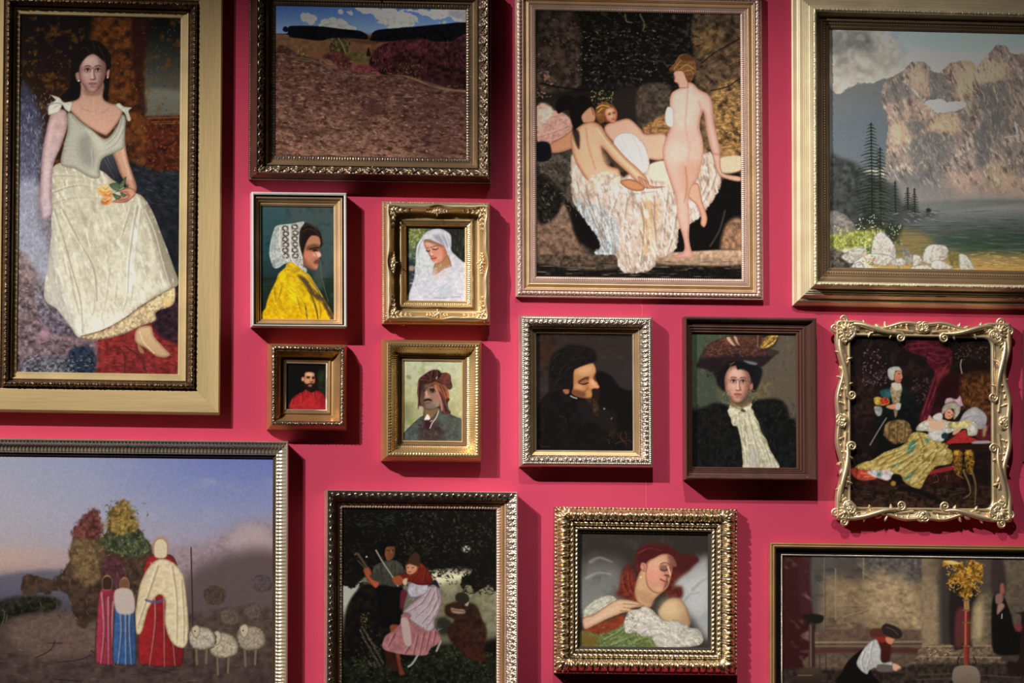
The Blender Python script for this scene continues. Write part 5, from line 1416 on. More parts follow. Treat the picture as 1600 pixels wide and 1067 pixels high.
    # gilded lectern on red shaft
    P.poly('545 380 580 380 585 470 590 700 575 940 545 940 540 700 545 480', '8c4038', c2='5c2624', g=(1, 0), soft=1.2)
    P.line('557 480 555 760', 1.4, 'c07864', a=.8)
    P.poly('548 380 578 380 585 480 545 480', '8a7048', soft=1.2)
    for y in (400, 480, 580, 770):
        P.line([535, y, 590, y], 2.2, '6a5434')
    P.lines('500 860 490 900 500 930|620 860 640 900 630 930', 2.4, '332a24')
    P.poly('470 940 640 940 660 1080 465 1080', '7c6e62', c2='665a50', soft=1.6)
    P.poly('375 130 380 85 450 80 520 100 560 140 600 80 660 90 700 120 690 260 640 250 610 300 600 370 520 375 505 340 540 300 500 270 420 270 440 200 480 170 440 110', '84612c', soft=1.6, rag=1.5, rs=4, tx=.4, ts=4)
    P.dabs(190, (400, 90, 690, 370), ['c89a48', '4a3216', 'e0bc70', 'a07830', '6a4a20'], (2, 6), (1, 2), .8, 1.4, .65, 5)
    P.poly('380 85 450 82 510 105 440 112', 'c0a468', soft=1.2)
    P.v()
    return P


ART['church'] = ([(1223.3, 869.3), (1640, 873.8), (1640, 1090), (1222.5, 1088)], art_church)


def art_flock(q):
    P = Paint(q)
    P.v(0, 670, 2.6875)
    P.grad([(712, '6e78a0'), (790, '80849f'), (850, '8a8594'), (880, '8c7c80'), (920, '6c6068'), (935, '4e4850'), (1000, '4c4242'), (1067, '3e3534')])
    m = np.clip((330-P.X)/330, 0, 1)*np.clip((900-P.Y)/80, 0, 1)
    for c, k in (('a09a98', .55),):
        P.C = P.C*(1-(m*k)[..., None])+hexc(c)*(m*k)[..., None]
    m = np.clip((P.X-150)/270, 0, 1)*np.clip((830-P.Y)/110, 0, 1)
    P.C = P.C*(1-(m*.5)[..., None])+hexc('54609c')*(m*.5)[..., None]
    m = np.exp(-((P.Y-872)/26)**2)*np.clip((170-P.X)/170, 0, 1)
    P.C = P.C*(1-(m*.6)[..., None])+hexc('b09484')*(m*.6)[..., None]
    P.mist('98949c', 26, 4, .2, 1.2, .3, 0, 2.5)
    # dust cloud
    P.poly('720 520 860 480 960 430 1060 390 1160 420 1160 700 760 700', '84747a', soft=16, a=.85, tx=.08)
    P.poly('960 460 1040 400 1120 430 1150 520 1000 540', 'a09092', soft=10, a=.7)
    P.poly('800 600 1160 520 1160 900 800 860', '584b4c', soft=18)
    # far plain and ground
    P.poly('-10 620 300 600 300 720 -10 720', '51525f', soft=6, a=.8)
    P.poly('-10 730 140 700 250 720 220 770 60 840 -10 860', '26261f', soft=5, tx=.4)
    P.lines('0 850 20 780 10 760|20 850 30 780|40 850 44 800', 2, '4a4a3a')
    P.poly('-10 840 200 770 600 800 1160 760 1160 1080 -10 1080', '50433f', c2='453936', soft=6, tx=.14, ts=8)
    P.poly('40 830 240 780 420 830 420 930 120 960', '65554d', soft=10, a=.7, tx=.1)
    P.dabs(110, (0, 800, 1150, 1067), ['6a5850', '3a2e2c', '5c4a44', '786458'], (6, 18), (1, 2), .05, .15, .45, 3)
    P.lines('150 960 210 930 230 890|200 900 260 900|240 980 330 970 380 950|230 1050 340 1060|380 930 420 960', 1.8, '2c2422', a=.7)
    # brown rocky outcrop with shrubs in place of a crowd
    P.poly('90 690 110 610 230 630 280 560 300 460 350 420 420 450 480 400 560 400 630 490 660 600 640 760 420 800 330 830 280 700 180 690', '4c3c30', c2='3a2e28', soft=2, rag=3, rs=12, tx=.2, ts=7)
    P.poly('300 480 400 470 430 600 380 660 310 620', '64523c', soft=6, tx=.2)
    P.poly('410 470 500 420 560 410 630 510 560 540 480 520', '3e4634', soft=4, rag=3, tx=.3)
    P.poly('300 450 340 370 400 340 430 420 400 460', '5a3834', soft=4, rag=3, tx=.25)
    P.poly('440 420 470 330 520 300 570 370 570 420 500 440', '6c5a34', soft=4, rag=4, tx=.35)
    P.poly('420 560 500 540 530 690 460 700', '4c3034', soft=5, tx=.2)
    P.dabs(260, (100, 420, 640, 800), ['5c4a3a', '2c221e', '6e5a44', '40342c'], (4, 10), (1, 2.4), 1.1, .6, .5, 4, mask=P.poly('90 690 230 630 300 460 480 400 630 490 640 760 330 830', '000000', a=0))
    P.dabs(130, (420, 300, 620, 540), ['5a6446', '7c6c3c', '343a28', '8a7c4c'], (3, 6), (1, 2.4), .8, 1.3, .6, 5)

    def robed(x, top, bot, w, c, c2, head, skin, hood=None, arm=0):
        """a small hooded wayfarer seen from behind, plain long robe"""
        h = bot-top
        m_ = P.poly([x-w*.35, top+h*.17, x, top+h*.13, x+w*.35, top+h*.17, x+w*.5, top+h*.45, x+w*.55, bot-h*.08, x+w*.3, bot-h*.02, x-w*.35, bot-h*.03, x-w*.55, bot-h*.1, x-w*.48, top+h*.42], c, c2=c2, g=(1, 0), e='3a2a26', er=4, soft=1.1, tx=.08)
        P.clip = m_
        P.fold('%f %f %f %f %f %f|%f %f %f %f|%f %f %f %f %f %f' % (x-w*.2, top+h*.2, x-w*.1, top+h*.6, x-w*.25, bot, x+w*.1, top+h*.25, x+w*.12, bot, x+w*.32, top+h*.3, x+w*.28, top+h*.6, x+w*.38, bot), 2.6, '3c2826', 'e8e0d0', .5)
        P.clip = None
        P.ell(x, top+h*.08, w*.075, h*.03, skin, 0, .3)
        k = min(w*.21, 27)
        P.poly([x-k*1.05, top+h*.13, x-k, top+h*.045, x, top+h*.01, x+k, top+h*.045, x+k*1.05, top+h*.13, x+k*.6, top+h*.16, x-k*.6, top+h*.16], head, e='6c6258', er=2)
    # herder in red with a cream cloak, two companions in rose and blue
    robed(672, 455, 1010, 175, '8c2a2c', '6e2024', 'b9ab90', 'a0745c')
    m_ = P.poly('640 560 700 550 760 600 780 700 790 860 770 920 720 900 690 820 690 720 660 700 620 760 590 860 560 840 570 740 590 640', 'b8a88c', c2='c4b496', g=(1, 0), e='84745c', er=4, soft=1.1, tx=.06)
    P.clip = m_
    P.fold('720 580 740 720 740 900|660 580 620 700 580 820|760 640 770 780 770 900', 2.8, '80705a', 'ddd2ba', .7)
    P.clip = None
    P.line('610 720 650 730 680 720', 4, '4c5474', a=.8)
    P.line('800 500 812 1010', 2, '3a2c22')
    robed(448, 615, 1000, 92, '94384c', '702c3a', '3a2a22', 'b08468')
    robed(520, 625, 1000, 92, '3c5a88', '33507a', '6a4c38', 'b08468')
    P.poly('480 680 550 680 560 770 490 770', 'a89a94', soft=2)
    P.dabs(24, (600, 1000, 760, 1040), ['2c2422', '3a2e2a'], (10, 20), (2, 3), 0, .1, .5, 6)
    # flock in the dust
    for i, (x, y, s_, c) in enumerate(((1060, 770, 40, '5a5048'), (960, 790, 44, '5c5248'), (900, 700, 46, '4a3c36'), (1100, 650, 40, '50464a'), (1050, 880, 62, '8a8070'), (935, 910, 64, '9a907e'), (845, 880, 58, 'a0988a'))):
        P.poly([x-s_, y-s_*.3, x-s_*.5, y-s_*.8, x+s_*.4, y-s_*.8, x+s_, y-s_*.2, x+s_*.9, y+s_*.6, x, y+s_*.9, x-s_*.8, y+s_*.6], c, e='4a4038', er=6, soft=1.2, rag=1.5, rs=4, tx=.12, ts=3)
        P.dabs(34, (x-s_*.8, y-s_*.7, x+s_*.8, y+s_*.7), ['b0a694', '6a6054', '8c8272'] if i > 3 else ['5c5048', '463c38'], (2, 4), (1, 2), .6, 1.4, .5, 10+i)
        if i > 3:
            P.poly([x-s_*.75, y-s_*.7, x-s_*.35, y-s_*.95, x-s_*.1, y-s_*.6, x-s_*.3, y-s_*.05, x-s_*.6, y-s_*.1], 'a89c88', e='6a5e50', er=3, soft=1.)
            P.lines('%f %f %f %f|%f %f %f %f' % (x-s_*.4, y+s_*.8, x-s_*.35, y+s_*1.9, x+s_*.35, y+s_*.8, x+s_*.3, y+s_*1.8), 3.4, '6a5e50')
            P.ell(x-s_*.5, y-s_*.5, 1.2, 1.2, '241c18')
    P.v()
    return P


ART['flock'] = ([(-30, 711.3), (427, 715.8), (423.8, 1090), (-30, 1086)], art_flock)
# ---------------------------------------------------------------- materials
def nodes(name):
    m = bpy.data.materials.new(name)
    m.use_nodes = True
    nt = m.node_tree
    return m, nt, nt.nodes['Principled BSDF']


def tone(nt, bsdf, c, var, scale, bump=0.0, bscale=200.0, stretch=None, bdist=.002):
    tc = nt.nodes.new('ShaderNodeTexCoord')
    src = tc.outputs['Object']
    if stretch:
        mp = nt.nodes.new('ShaderNodeMapping')
        mp.inputs['Scale'].default_value = stretch
        nt.links.new(src, mp.inputs[0])
        src = mp.outputs[0]
    n = nt.nodes.new('ShaderNodeTexNoise')
    n.inputs['Scale'].default_value = scale
    n.inputs['Detail'].default_value = 5
    nt.links.new(src, n.inputs['Vector'])
    r = nt.nodes.new('ShaderNodeValToRGB')
    r.color_ramp.elements[0].position = .3
    r.color_ramp.elements[1].position = .7
    r.color_ramp.elements[0].color = tuple(max(0, a*(1-var)) for a in c)+(1,)
    r.color_ramp.elements[1].color = tuple(min(1, a*(1+var)) for a in c)+(1,)
    nt.links.new(n.outputs[0], r.inputs[0])
    nt.links.new(r.outputs[0], bsdf.inputs['Base Color'])
    if bump:
        n2 = nt.nodes.new('ShaderNodeTexNoise')
        n2.inputs['Scale'].default_value = bscale
        n2.inputs['Detail'].default_value = 4
        nt.links.new(src, n2.inputs['Vector'])
        b = nt.nodes.new('ShaderNodeBump')
        b.inputs['Strength'].default_value = bump
        b.inputs['Distance'].default_value = bdist
        nt.links.new(n2.outputs[0], b.inputs['Height'])
        nt.links.new(b.outputs[0], bsdf.inputs['Normal'])


def metal(name, c, rough=.42, met=.6, var=.12, bump=.15, scale=9.0, bscale=260.0, stretch=None):
    m, nt, b = nodes(name)
    b.inputs['Metallic'].default_value = met
    b.inputs['Roughness'].default_value = rough
    tone(nt, b, c, var, scale, bump, bscale, stretch)
    return m


M = {}
M['gold'] = metal('bright_gilding', (.86, .59, .29), .33, .8)
M['gold_pale'] = metal('pale_gilding', (.93, .72, .45), .34, .72)
M['gold_board'] = metal('gilded_oak', (.72, .52, .25), .48, .3, .16, .5, 14, 90, (1, 1, .09))
M['gold_board_h'] = metal('gilded_oak_rail', (.72, .52, .25), .48, .3, .16, .5, 14, 90, (.09, 1, 1))
M['gold_slip'] = metal('gilded_slip', (.74, .56, .29), .4, .4)
M['gold_old'] = metal('old_gilding', (.60, .36, .16), .36, .75)
M['gold_brown'] = metal('brown_toned_gilding', (.30, .195, .105), .42, .5)
M['bronze'] = metal('dark_bronze_carving', (.16, .10, .06), .33, .7, .25)
M['bronze_light'] = metal('bronze_carving', (.36, .26, .18), .32, .78, .2)
M['silver_gilt'] = metal('silvered_carving', (.74, .61, .50), .33, .8)
M['silver'] = metal('silver_leaf', (.86, .82, .80), .34, .35)
M['champagne'] = metal('champagne_leaf', (.86, .72, .53), .31, .82)
M['cream_gilt'] = metal('cream_gilding', (.95, .80, .52), .36, .45)
M['antique'] = metal('antique_gold', (.74, .58, .37), .29, .92)
M['rose_gilt'] = metal('rose_gilding', (.72, .48, .39), .42, .5)
M['rose_gold'] = metal('warm_gold_fillet', (.84, .57, .32), .36, .65)
M['wood'] = metal('dark_walnut', (.10, .043, .032), .27, .0, .3, .2, 14, 120, (1, 1, .1))
M['black'] = metal('black_lacquer', (.012, .010, .009), .3, .0, .2, .05)
M['shadow_gap'] = metal('shadow_recess', (.03, .022, .016), .5, .0, .2, .05)  # near-black colour stands in for the shade in the recess around the canvas

M['board'], nt, b = nodes('backing_fibreboard')
b.inputs['Roughness'].default_value = .9
tone(nt, b, (.12, .08, .05), .2, 30)

M['paint'], nt, b = nodes('varnished_oil_paint')
at = nt.nodes.new('ShaderNodeAttribute')
at.attribute_name = 'paint'
nt.links.new(at.outputs['Color'], b.inputs['Base Color'])
b.inputs['Roughness'].default_value = .48
b.inputs['Specular IOR Level'].default_value = .22
tc = nt.nodes.new('ShaderNodeTexCoord')
n2 = nt.nodes.new('ShaderNodeTexNoise')
n2.inputs['Scale'].default_value = 170
n2.inputs['Detail'].default_value = 4
nt.links.new(tc.outputs['Object'], n2.inputs['Vector'])
bm_ = nt.nodes.new('ShaderNodeBump')
bm_.inputs['Strength'].default_value = .22
bm_.inputs['Distance'].default_value = .002
nt.links.new(n2.outputs[0], bm_.inputs['Height'])
nt.links.new(bm_.outputs[0], b.inputs['Normal'])

M['wall'], nt, b = nodes('crimson_wall_paint')
b.inputs['Roughness'].default_value = .65
b.inputs['Specular IOR Level'].default_value = .3
tone(nt, b, (.60, .052, .115), .035, 2.2, .06, 300, None, .001)
M['seam'], nt, b = nodes('filled_wall_joint')
b.inputs['Roughness'].default_value = .6
tone(nt, b, (.66, .13, .17), .1, 40)


# ---------------------------------------------------------------- mesh helpers (px units, d = distance from the wall)
def link(name, verts, faces, mat, parent=None, smooth=False):
    """verts (n,3) in px as x, z, d ; faces (m,4) int array or list"""
    v = np.asarray(verts, float)
    co = np.stack([v[:, 0], -v[:, 2], v[:, 1]], 1)*PX
    me = bpy.data.meshes.new(name)
    if isinstance(faces, np.ndarray):
        nf, k = faces.shape
        me.vertices.add(len(co))
        me.vertices.foreach_set('co', co.ravel().astype(np.float32))
        me.loops.add(nf*k)
        me.loops.foreach_set('vertex_index', faces.ravel().astype(np.int32))
        me.polygons.add(nf)
        me.polygons.foreach_set('loop_start', (np.arange(nf)*k).astype(np.int32))
        me.update(calc_edges=True)
    else:
        me.from_pydata([tuple(c) for c in co], [], faces)
        me.update()
    me.materials.append(mat)
    me.validate()
    me.polygons.foreach_set('use_smooth', np.full(len(me.polygons), bool(smooth)))
    o = bpy.data.objects.new(name, me)
    col.objects.link(o)
    if parent is not None:
        o.parent = parent
    return o


def quads(ni, nj, base=0):
    i, j = np.meshgrid(np.arange(ni-1), np.arange(nj-1), indexing='ij')
    a = i*nj+j
    return (np.stack([a, a+1, a+nj+1, a+nj], -1).reshape(-1, 4)+base).astype(int)


class MB:
    def __init__(s):
        s.v, s.f, s.n = [], [], 0

    def grid(s, P, flip=False):
        ni, nj = P.shape[:2]
        q = quads(ni, nj, s.n)
        s.f.append(q[:, ::-1] if flip else q)
        s.v.append(P.reshape(-1, 3))
        s.n += ni*nj

    def tube(s, p, r, sides=8, flat=1.0):
        """half-sunk round moulding along p (n,3) with radii r"""
        p = np.asarray(p, float)
        n = len(p)
        r = np.broadcast_to(np.asarray(r, float), (n,))
        t = np.gradient(p, axis=0)
        t[:, 2] = 0
        t /= np.linalg.norm(t, axis=1)[:, None]+1e-9
        nrm = np.stack([-t[:, 1], t[:, 0], np.zeros(n)], 1)
        a = np.linspace(0, 2*np.pi, sides+1)
        P = p[:, None, :]+r[:, None, None]*(np.cos(a)[None, :, None]*nrm[:, None, :])
        P[..., 2] += r[:, None]*np.sin(a)[None]*flat
        s.grid(P)

    def leaf(s, x, z, ang, L, W, d, curl=.5, ridge=.5, lobes=0):
        """a carved leaf: tapering, ridged, curling away from the ground"""
        u = np.linspace(0, 1, 9)
        w = np.linspace(-1, 1, 7)
        prof = np.sin(np.pi*np.clip(u*.93+.07, 0, 1))**.75
        if lobes:
            prof = prof*(1-.28*np.abs(np.sin(u*np.pi*lobes)))
        U, Wv = np.meshgrid(u, w, indexing='ij')
        X = U*L
        Y = Wv*prof[:, None]*W/2
        D = d+(1-np.abs(Wv)**1.5)*W*ridge*(prof[:, None]*.8+.1)+curl*L*.25*U**2-np.abs(Wv)*1.2
        ca, sa = np.cos(ang), np.sin(ang)
        s.grid(np.stack([x+X*ca-Y*sa, z+X*sa+Y*ca, D], -1))

    def blob(s, x, z, d, rx, rz=None, rd=None):
        rz = rx if rz is None else rz
        rd = rx if rd is None else rd
        th = np.linspace(0, np.pi, 6)
        ph = np.linspace(0, 2*np.pi, 10)
        T, Pp = np.meshgrid(th, ph, indexing='ij')
        s.grid(np.stack([x+rx*np.sin(T)*np.cos(Pp), z+rz*np.sin(T)*np.sin(Pp), d+rd*np.cos(T)], -1))

    def scroll(s, x, z, ang, R, turn=1.6, hand=1, r0=2.4, r1=1.0, d=10, rise=2):
        """spiral volute starting at (x,z) heading ang, curling with the given hand"""
        n = int(18*turn)+6
        t = np.linspace(0, 1, n)
        rad = R*(1-t)**.9+R*.16
        phi = hand*turn*2*np.pi*t
        cx, cz = x-hand*R*1.16*np.sin(ang), z+hand*R*1.16*np.cos(ang)
        a0 = ang-hand*np.pi/2
        px = cx+rad*np.cos(a0+phi)
        pz = cz+rad*np.sin(a0+phi)
        s.tube(np.stack([px, pz, d+rise*t], 1), r0*(1-t)+r1*t)
        s.blob(px[-1], pz[-1], d+rise, r1*1.5)

    def box(s, x0, x1, z0, z1, d0, d1):
        c = [(x0, z0), (x1, z0), (x1, z1), (x0, z1)]
        v = np.array([(a, b_, d0) for a, b_ in c]+[(a, b_, d1) for a, b_ in c], float)
        f = np.array([(0, 1, 2, 3), (7, 6, 5, 4), (0, 4, 5, 1), (1, 5, 6, 2), (2, 6, 7, 3), (3, 7, 4, 0)])
        s.v.append(v)
        s.f.append(f+s.n)
        s.n += 8

    def build(s, name, mat, parent=None, smooth=True):
        return link(name, np.concatenate(s.v), np.concatenate(s.f), mat, parent, smooth)


# ---------------------------------------------------------------- carved patterns: height over (l along, s across 0..1)
def fr(x):
    return x-np.floor(x)


def beads(p, a, n=1.):
    def f(l, s, bw):
        u, v = (fr(l/p)-.5)*p, (s-.5)*bw
        R = min(p, bw)*.5
        return a*np.sqrt(np.clip(1-(u/(p*.48))**2-(v/(bw*.5))**2, 0, 1))
    return f


def rope(p, a, k=1.):
    def f(l, s, bw):
        u = fr((l+k*(s-.5)*bw)/p)-.5
        return a*np.sin(np.pi*s)**.6*np.sqrt(np.clip(1-(u*2)**2, 0, 1))
    return f


def flutes(p, a, con=False):
    def f(l, s, bw):
        u = np.abs(fr(l/p)-.5)*2
        e = np.clip(np.minimum(s, 1-s)*8, 0, 1)
        return a*e*np.sqrt(np.clip(1-u*u, 0, 1)) if not con else -a*e*np.sqrt(np.clip(1-(u*1.12)**2, 0, 1))
    return f


def leaves(p, a, vein=3):
    """row of lapped leaves pointing outwards"""
    def f(l, s, bw):
        u = (fr(l/p)-.5)*2
        w = np.abs(u)
        out = np.clip(1-w/(1.02-.75*s**1.6), 0, 1)
        v = .75+.25*np.cos(u*np.pi*vein+np.sign(u)*s*3)
        tip = np.where((w > .55) & (s > .4), .35*np.sin((w-.55)/.45*np.pi), 0)
        return a*np.sin(np.pi*np.clip(s, 0, 1))**.5*(out**.5*v+tip*.6)
    return f


def carve(p, a, seed=1):
    """running foliage: scrolls of stem with leafage, repeating every 2p, mirrored about the middle"""
    def f(l, s, bw):
        l = np.abs(l)+seed*.37
        x = l/p
        y = (s-.5)*bw/p*1.15
        wav = .28*np.sin(np.pi*x)
        stem = np.exp(-((y-wav)/.085)**2)
        k = np.floor(x)
        sg = np.where(k % 2 == 0, 1., -1.)
        cx, cy = k+.5, -.12*sg
        dx, dy = x-cx, y-cy
        r = np.sqrt(dx*dx+dy*dy)+1e-6
        th = np.arctan2(dy, dx)*sg
        spiral = .5+.5*np.cos(th-r*15)
        rose = np.exp(-(r/.46)**4)*spiral
        lobes = np.exp(-(r/.5)**6)*(.5+.5*np.cos(5*th+r*6))*.55
        fan = .45*np.clip(np.cos((x+.6*y*sg)*np.pi*5), 0, 1)*np.clip(np.abs(y)*2.6-.35, 0, 1)
        h = np.maximum(np.maximum(stem, rose), np.maximum(lobes, fan))
        e = np.clip(np.minimum(s, 1-s)*9, 0, 1)
        return a*h*e
    return f


def gadroon(p, a):
    """alternating plain reeds and twisted leaf lobes on a fat round moulding"""
    def f(l, s, bw):
        x = fr(l/p)
        u1 = (x-.27)/.2
        reed = np.sqrt(np.clip(1-u1*u1, 0, 1))
        sk = (s-.5)*.22
        u2 = (x-.75-sk*.5)/.25
        lobe = np.sqrt(np.clip(1-u2*u2, 0, 1))*(.78+.22*np.cos((x-.75)*34+s*9))
        u3 = (x-.75+sk*1.5)/.1
        lobe = np.maximum(lobe*.8, np.sqrt(np.clip(1-u3*u3, 0, 1)))
        return a*np.sin(np.pi*s)**.45*np.maximum(reed, lobe)
    return f


def grain(p, a, seed=3):
    r = np.random.RandomState(seed)
    T = r.rand(256)

    def f(l, s, bw):
        i = np.floor(l/p).astype(int)
        j = np.floor(s*bw/p).astype(int)
        q = T[(i*7+j*53) % 256]
        u, v = fr(l/p)-.5, fr(s*bw/p)-.5
        return a*(.3+.7*q)*np.sqrt(np.clip(1-(u*u+v*v)*4, 0, 1))*np.clip(np.minimum(s, 1-s)*12, 0, 1)
    return f


def add_(*fs):
    return lambda l, s, bw: sum(f(l, s, bw) for f in fs)


def arc(d0, h0, d1, h1, bulge, n=7):
    """curved moulding section from (d0,h0) to (d1,h1); bulge>0 swells, <0 hollows"""
    t = np.linspace(0, 1, n)
    return [(d0+(d1-d0)*a, h0+(h1-h0)*a+bulge*math.sin(math.pi*a)) for a in t]


class Picture:
    """one framed painting: an Empty on the wall behind the middle of the canvas, with canvas and frame parts"""

    def __init__(s, name, label, quad, outer, W, hc, front, group=None, cat='painting'):
        q = np.array([wall_pt(x, y, hc) for x, y in quad])        # TL TR BR BL
        c = q.mean(0)
        ax = ((q[1]-q[0])+(q[2]-q[3]))/2
        az = ((q[0]-q[3])+(q[1]-q[2]))/2
        ang = .5*(math.atan2(ax[1], ax[0])+math.atan2(-az[0], az[1]))
        s.w, s.h = np.linalg.norm(ax)/2, np.linalg.norm(az)/2
        o = [wall_pt(x, y, k) for (x, y), k in zip(outer, (front, front, front*.5, 0))]
        ca, sa = math.cos(ang), math.sin(ang)
        loc = [((p[0]-c[0])*ca+(p[1]-c[1])*sa, -(p[0]-c[0])*sa+(p[1]-c[1])*ca) for p in o]
        xl = (wall_pt(*outer[0], 0)+wall_pt(*outer[3], 0))/2-c
        s.wl = -s.w-(xl[0]*ca+xl[1]*sa)
        s.wr = (loc[1][0]+loc[2][0])/2-s.w
        s.wt = (loc[0][1]+loc[1][1])/2-s.h
        zb = (wall_pt(*outer[2], 0)+wall_pt(*outer[3], 0))/2-c
        s.wb = -s.h-(-zb[0]*sa+zb[1]*ca)
        s.W, s.hc = float(W), hc
        s.e = bpy.data.objects.new(name, None)
        s.e.empty_display_size = .05
        col.objects.link(s.e)
        s.e.location = (c[0]*PX, -.0035, c[1]*PX)
        s.e.rotation_euler = (0, -ang, 0)
        s.e['label'] = label
        s.e['category'] = cat
        s.e['kind'] = 'thing'
        if group:
            s.e['group'] = group

    def canvas(s, key, gain=1.0, label=None):
        quad, fn = ART[key]
        P = fn(quad)
        C = P.finish(gain=gain)/255.
        lin = np.where(C <= .04045, C/12.92, ((C+.055)/1.055)**2.4)
        lin = np.clip(lin, 0.002, .92)
        ny, nx = P.X.shape
        u = np.linspace(-s.w, s.w, nx)[None, :].repeat(ny, 0)
        v = np.linspace(s.h, -s.h, ny)[:, None].repeat(nx, 1)
        V = np.stack([u, v, np.full_like(u, s.hc)], -1).reshape(-1, 3)
        o = link('canvas', V, quads(ny, nx)[:, ::-1], M['paint'], s.e)
        a = o.data.color_attributes.new('paint', 'FLOAT_COLOR', 'POINT')
        rgba = np.ones((nx*ny, 4), np.float32)
        rgba[:, :3] = lin.reshape(-1, 3)
        a.data.foreach_set('color', rgba.ravel())
        if label:
            o['label'] = label
        m = MB()
        m.box(-s.w-2, s.w+2, -s.h-2, s.h+2, .6, s.hc-1.2)
        m.build('backing_board', M['board'], s.e, False)
        return o

    def band(s, name, mat, prof, orn=None, parent=None, res=None, smooth=None, mat_h=None, label=None):
        d = np.array([p[0] for p in prof], float)
        hh = np.array([p[1] for p in prof], float)
        if orn is not None:
            n = max(int((d[-1]-d[0])/(res or .9)), 6)+1
            t = np.r_[0, np.cumsum(np.hypot(np.diff(d), np.diff(hh)))]
            tt = np.linspace(0, t[-1], n)
            d, hh = np.interp(tt, t, d), np.interp(tt, t, hh)
        w = d/s.W
        bw = max(d[-1]-d[0], 1e-3)
        sfr = (d-d[0])/bw if d[-1] > d[0] else np.zeros_like(d)
        m = MB()
        for k in range(4):
            if mat_h is not None:
                m = MB()
            xs0, xs1 = -s.w-w*s.wl, s.w+w*s.wr
            zs0, zs1 = -s.h-w*s.wb, s.h+w*s.wt
            if k == 0:
                A, B = (xs0, zs1), (xs1, zs1)
            elif k == 1:
                A, B = (xs1, zs1), (xs1, zs0)
            elif k == 2:
                A, B = (xs1, zs0), (xs0, zs0)
            else:
                A, B = (xs0, zs0), (xs0, zs1)
            L = np.hypot(B[0]-A[0], B[1]-A[1])
            nl = int(L.max()/(res or .95))+1 if orn is not None else 2
            t = np.linspace(0, 1, nl)[:, None]
            X = A[0][None]*(1-t)+B[0][None]*t
            Z = A[1][None]*(1-t)+B[1][None]*t
            D = np.broadcast_to(hh[None], X.shape).copy()
            if orn is not None:
                D += orn((t-.5)*L[None], np.broadcast_to(sfr[None], X.shape), bw)
            m.grid(np.stack([X, Z, D], -1), True)
            if mat_h is not None:
                o = m.build(name, mat_h if k % 2 == 0 else mat, s.e if parent is None else parent, False)
        pa = s.e if parent is None else parent
        sm = (orn is not None) if smooth is None else smooth
        if mat_h is None:
            o = m.build(name, mat, pa, sm)
        if label:
            o['label'] = label
        return o

    def at(s, fx, fz, d):
        """point in the frame: fx,fz = -1..1 on the canvas edge line, moved outward by d px of frame width"""
        k = d/s.W
        x = fx*s.w+(k*s.wr if fx > 0 else -k*s.wl if fx < 0 else 0)*abs(fx)
        z = fz*s.h+(k*s.wt if fz > 0 else -k*s.wb if fz < 0 else 0)*abs(fz)
        return x, z
# ---------------------------------------------------------------- the wall
m = MB()
m.box(-1100, 1150, -750, 760, -40, 0)
wall = m.build('wall_back', M['wall'], None, False)
wall['kind'] = 'structure'
sm_ = MB()
for pts_ in ([(1000.6, 466), (1001.4, 473), (1004, 480), (1004, 486), (1003.2, 496)], [(1009.8, 745), (1009.6, 770), (1010, 796)]):
    q_ = np.array([wall_pt(*a) for a in pts_])
    sm_.tube(np.column_stack([q_, np.full(len(q_), -.15)]), .5, 6)
sm_.build('wall_joint', M['seam'], wall)

G = 'paintings hung edge to edge on the crimson wall'


def spray(m, x, z, ang, d, S, n=5, spread=1.1):
    """fan of carved leaves"""
    for i in range(n):
        k = (i/(n-1)-.5)*2
        m.leaf(x, z, ang+k*spread, S*(1-.25*abs(k)), S*.36, d, .5, .5)


def corner_cluster(p, name, mat, dist, S, d, kind=0):
    """carved foliage at the four corners of a frame, one piece each"""
    for fx in (-1, 1):
        for fz in (-1, 1):
            x, z = p.at(fx, fz, dist)
            m = MB()
            base = math.atan2(fz, fx)
            inn = base+math.pi
            spray(m, x, z, base, d, S*.8, 5, .95)
            for sg in (-1, 1):
                a = inn+sg*math.pi/4
                hx, hz = math.cos(a), math.sin(a)
                for j in range(4):
                    q = S*(.1+.42*j)
                    w_ = 1-.17*j
                    m.leaf(x+hx*q, z+hz*q, a+sg*.55, S*.55*w_, S*.3*w_, d-j*.6, .4, .5)
                    m.leaf(x+hx*q, z+hz*q, a-sg*.55, S*.55*w_, S*.3*w_, d-j*.6, .4, .5)
                    m.blob(x+hx*(q+S*.2), z+hz*(q+S*.2), d+S*.05, S*.09*w_)
                m.scroll(x+hx*S*.1, z+hz*S*.1, a, S*.24, 1.2, sg, S*.07, S*.035, d, 1.5)
            m.blob(x, z, d+S*.14, S*.17, S*.17, S*.14)
            for j in range(6):
                m.blob(x+S*.24*math.cos(j*1.047), z+S*.24*math.sin(j*1.047), d+S*.06, S*.1)
            m.build(name, mat, p.e)


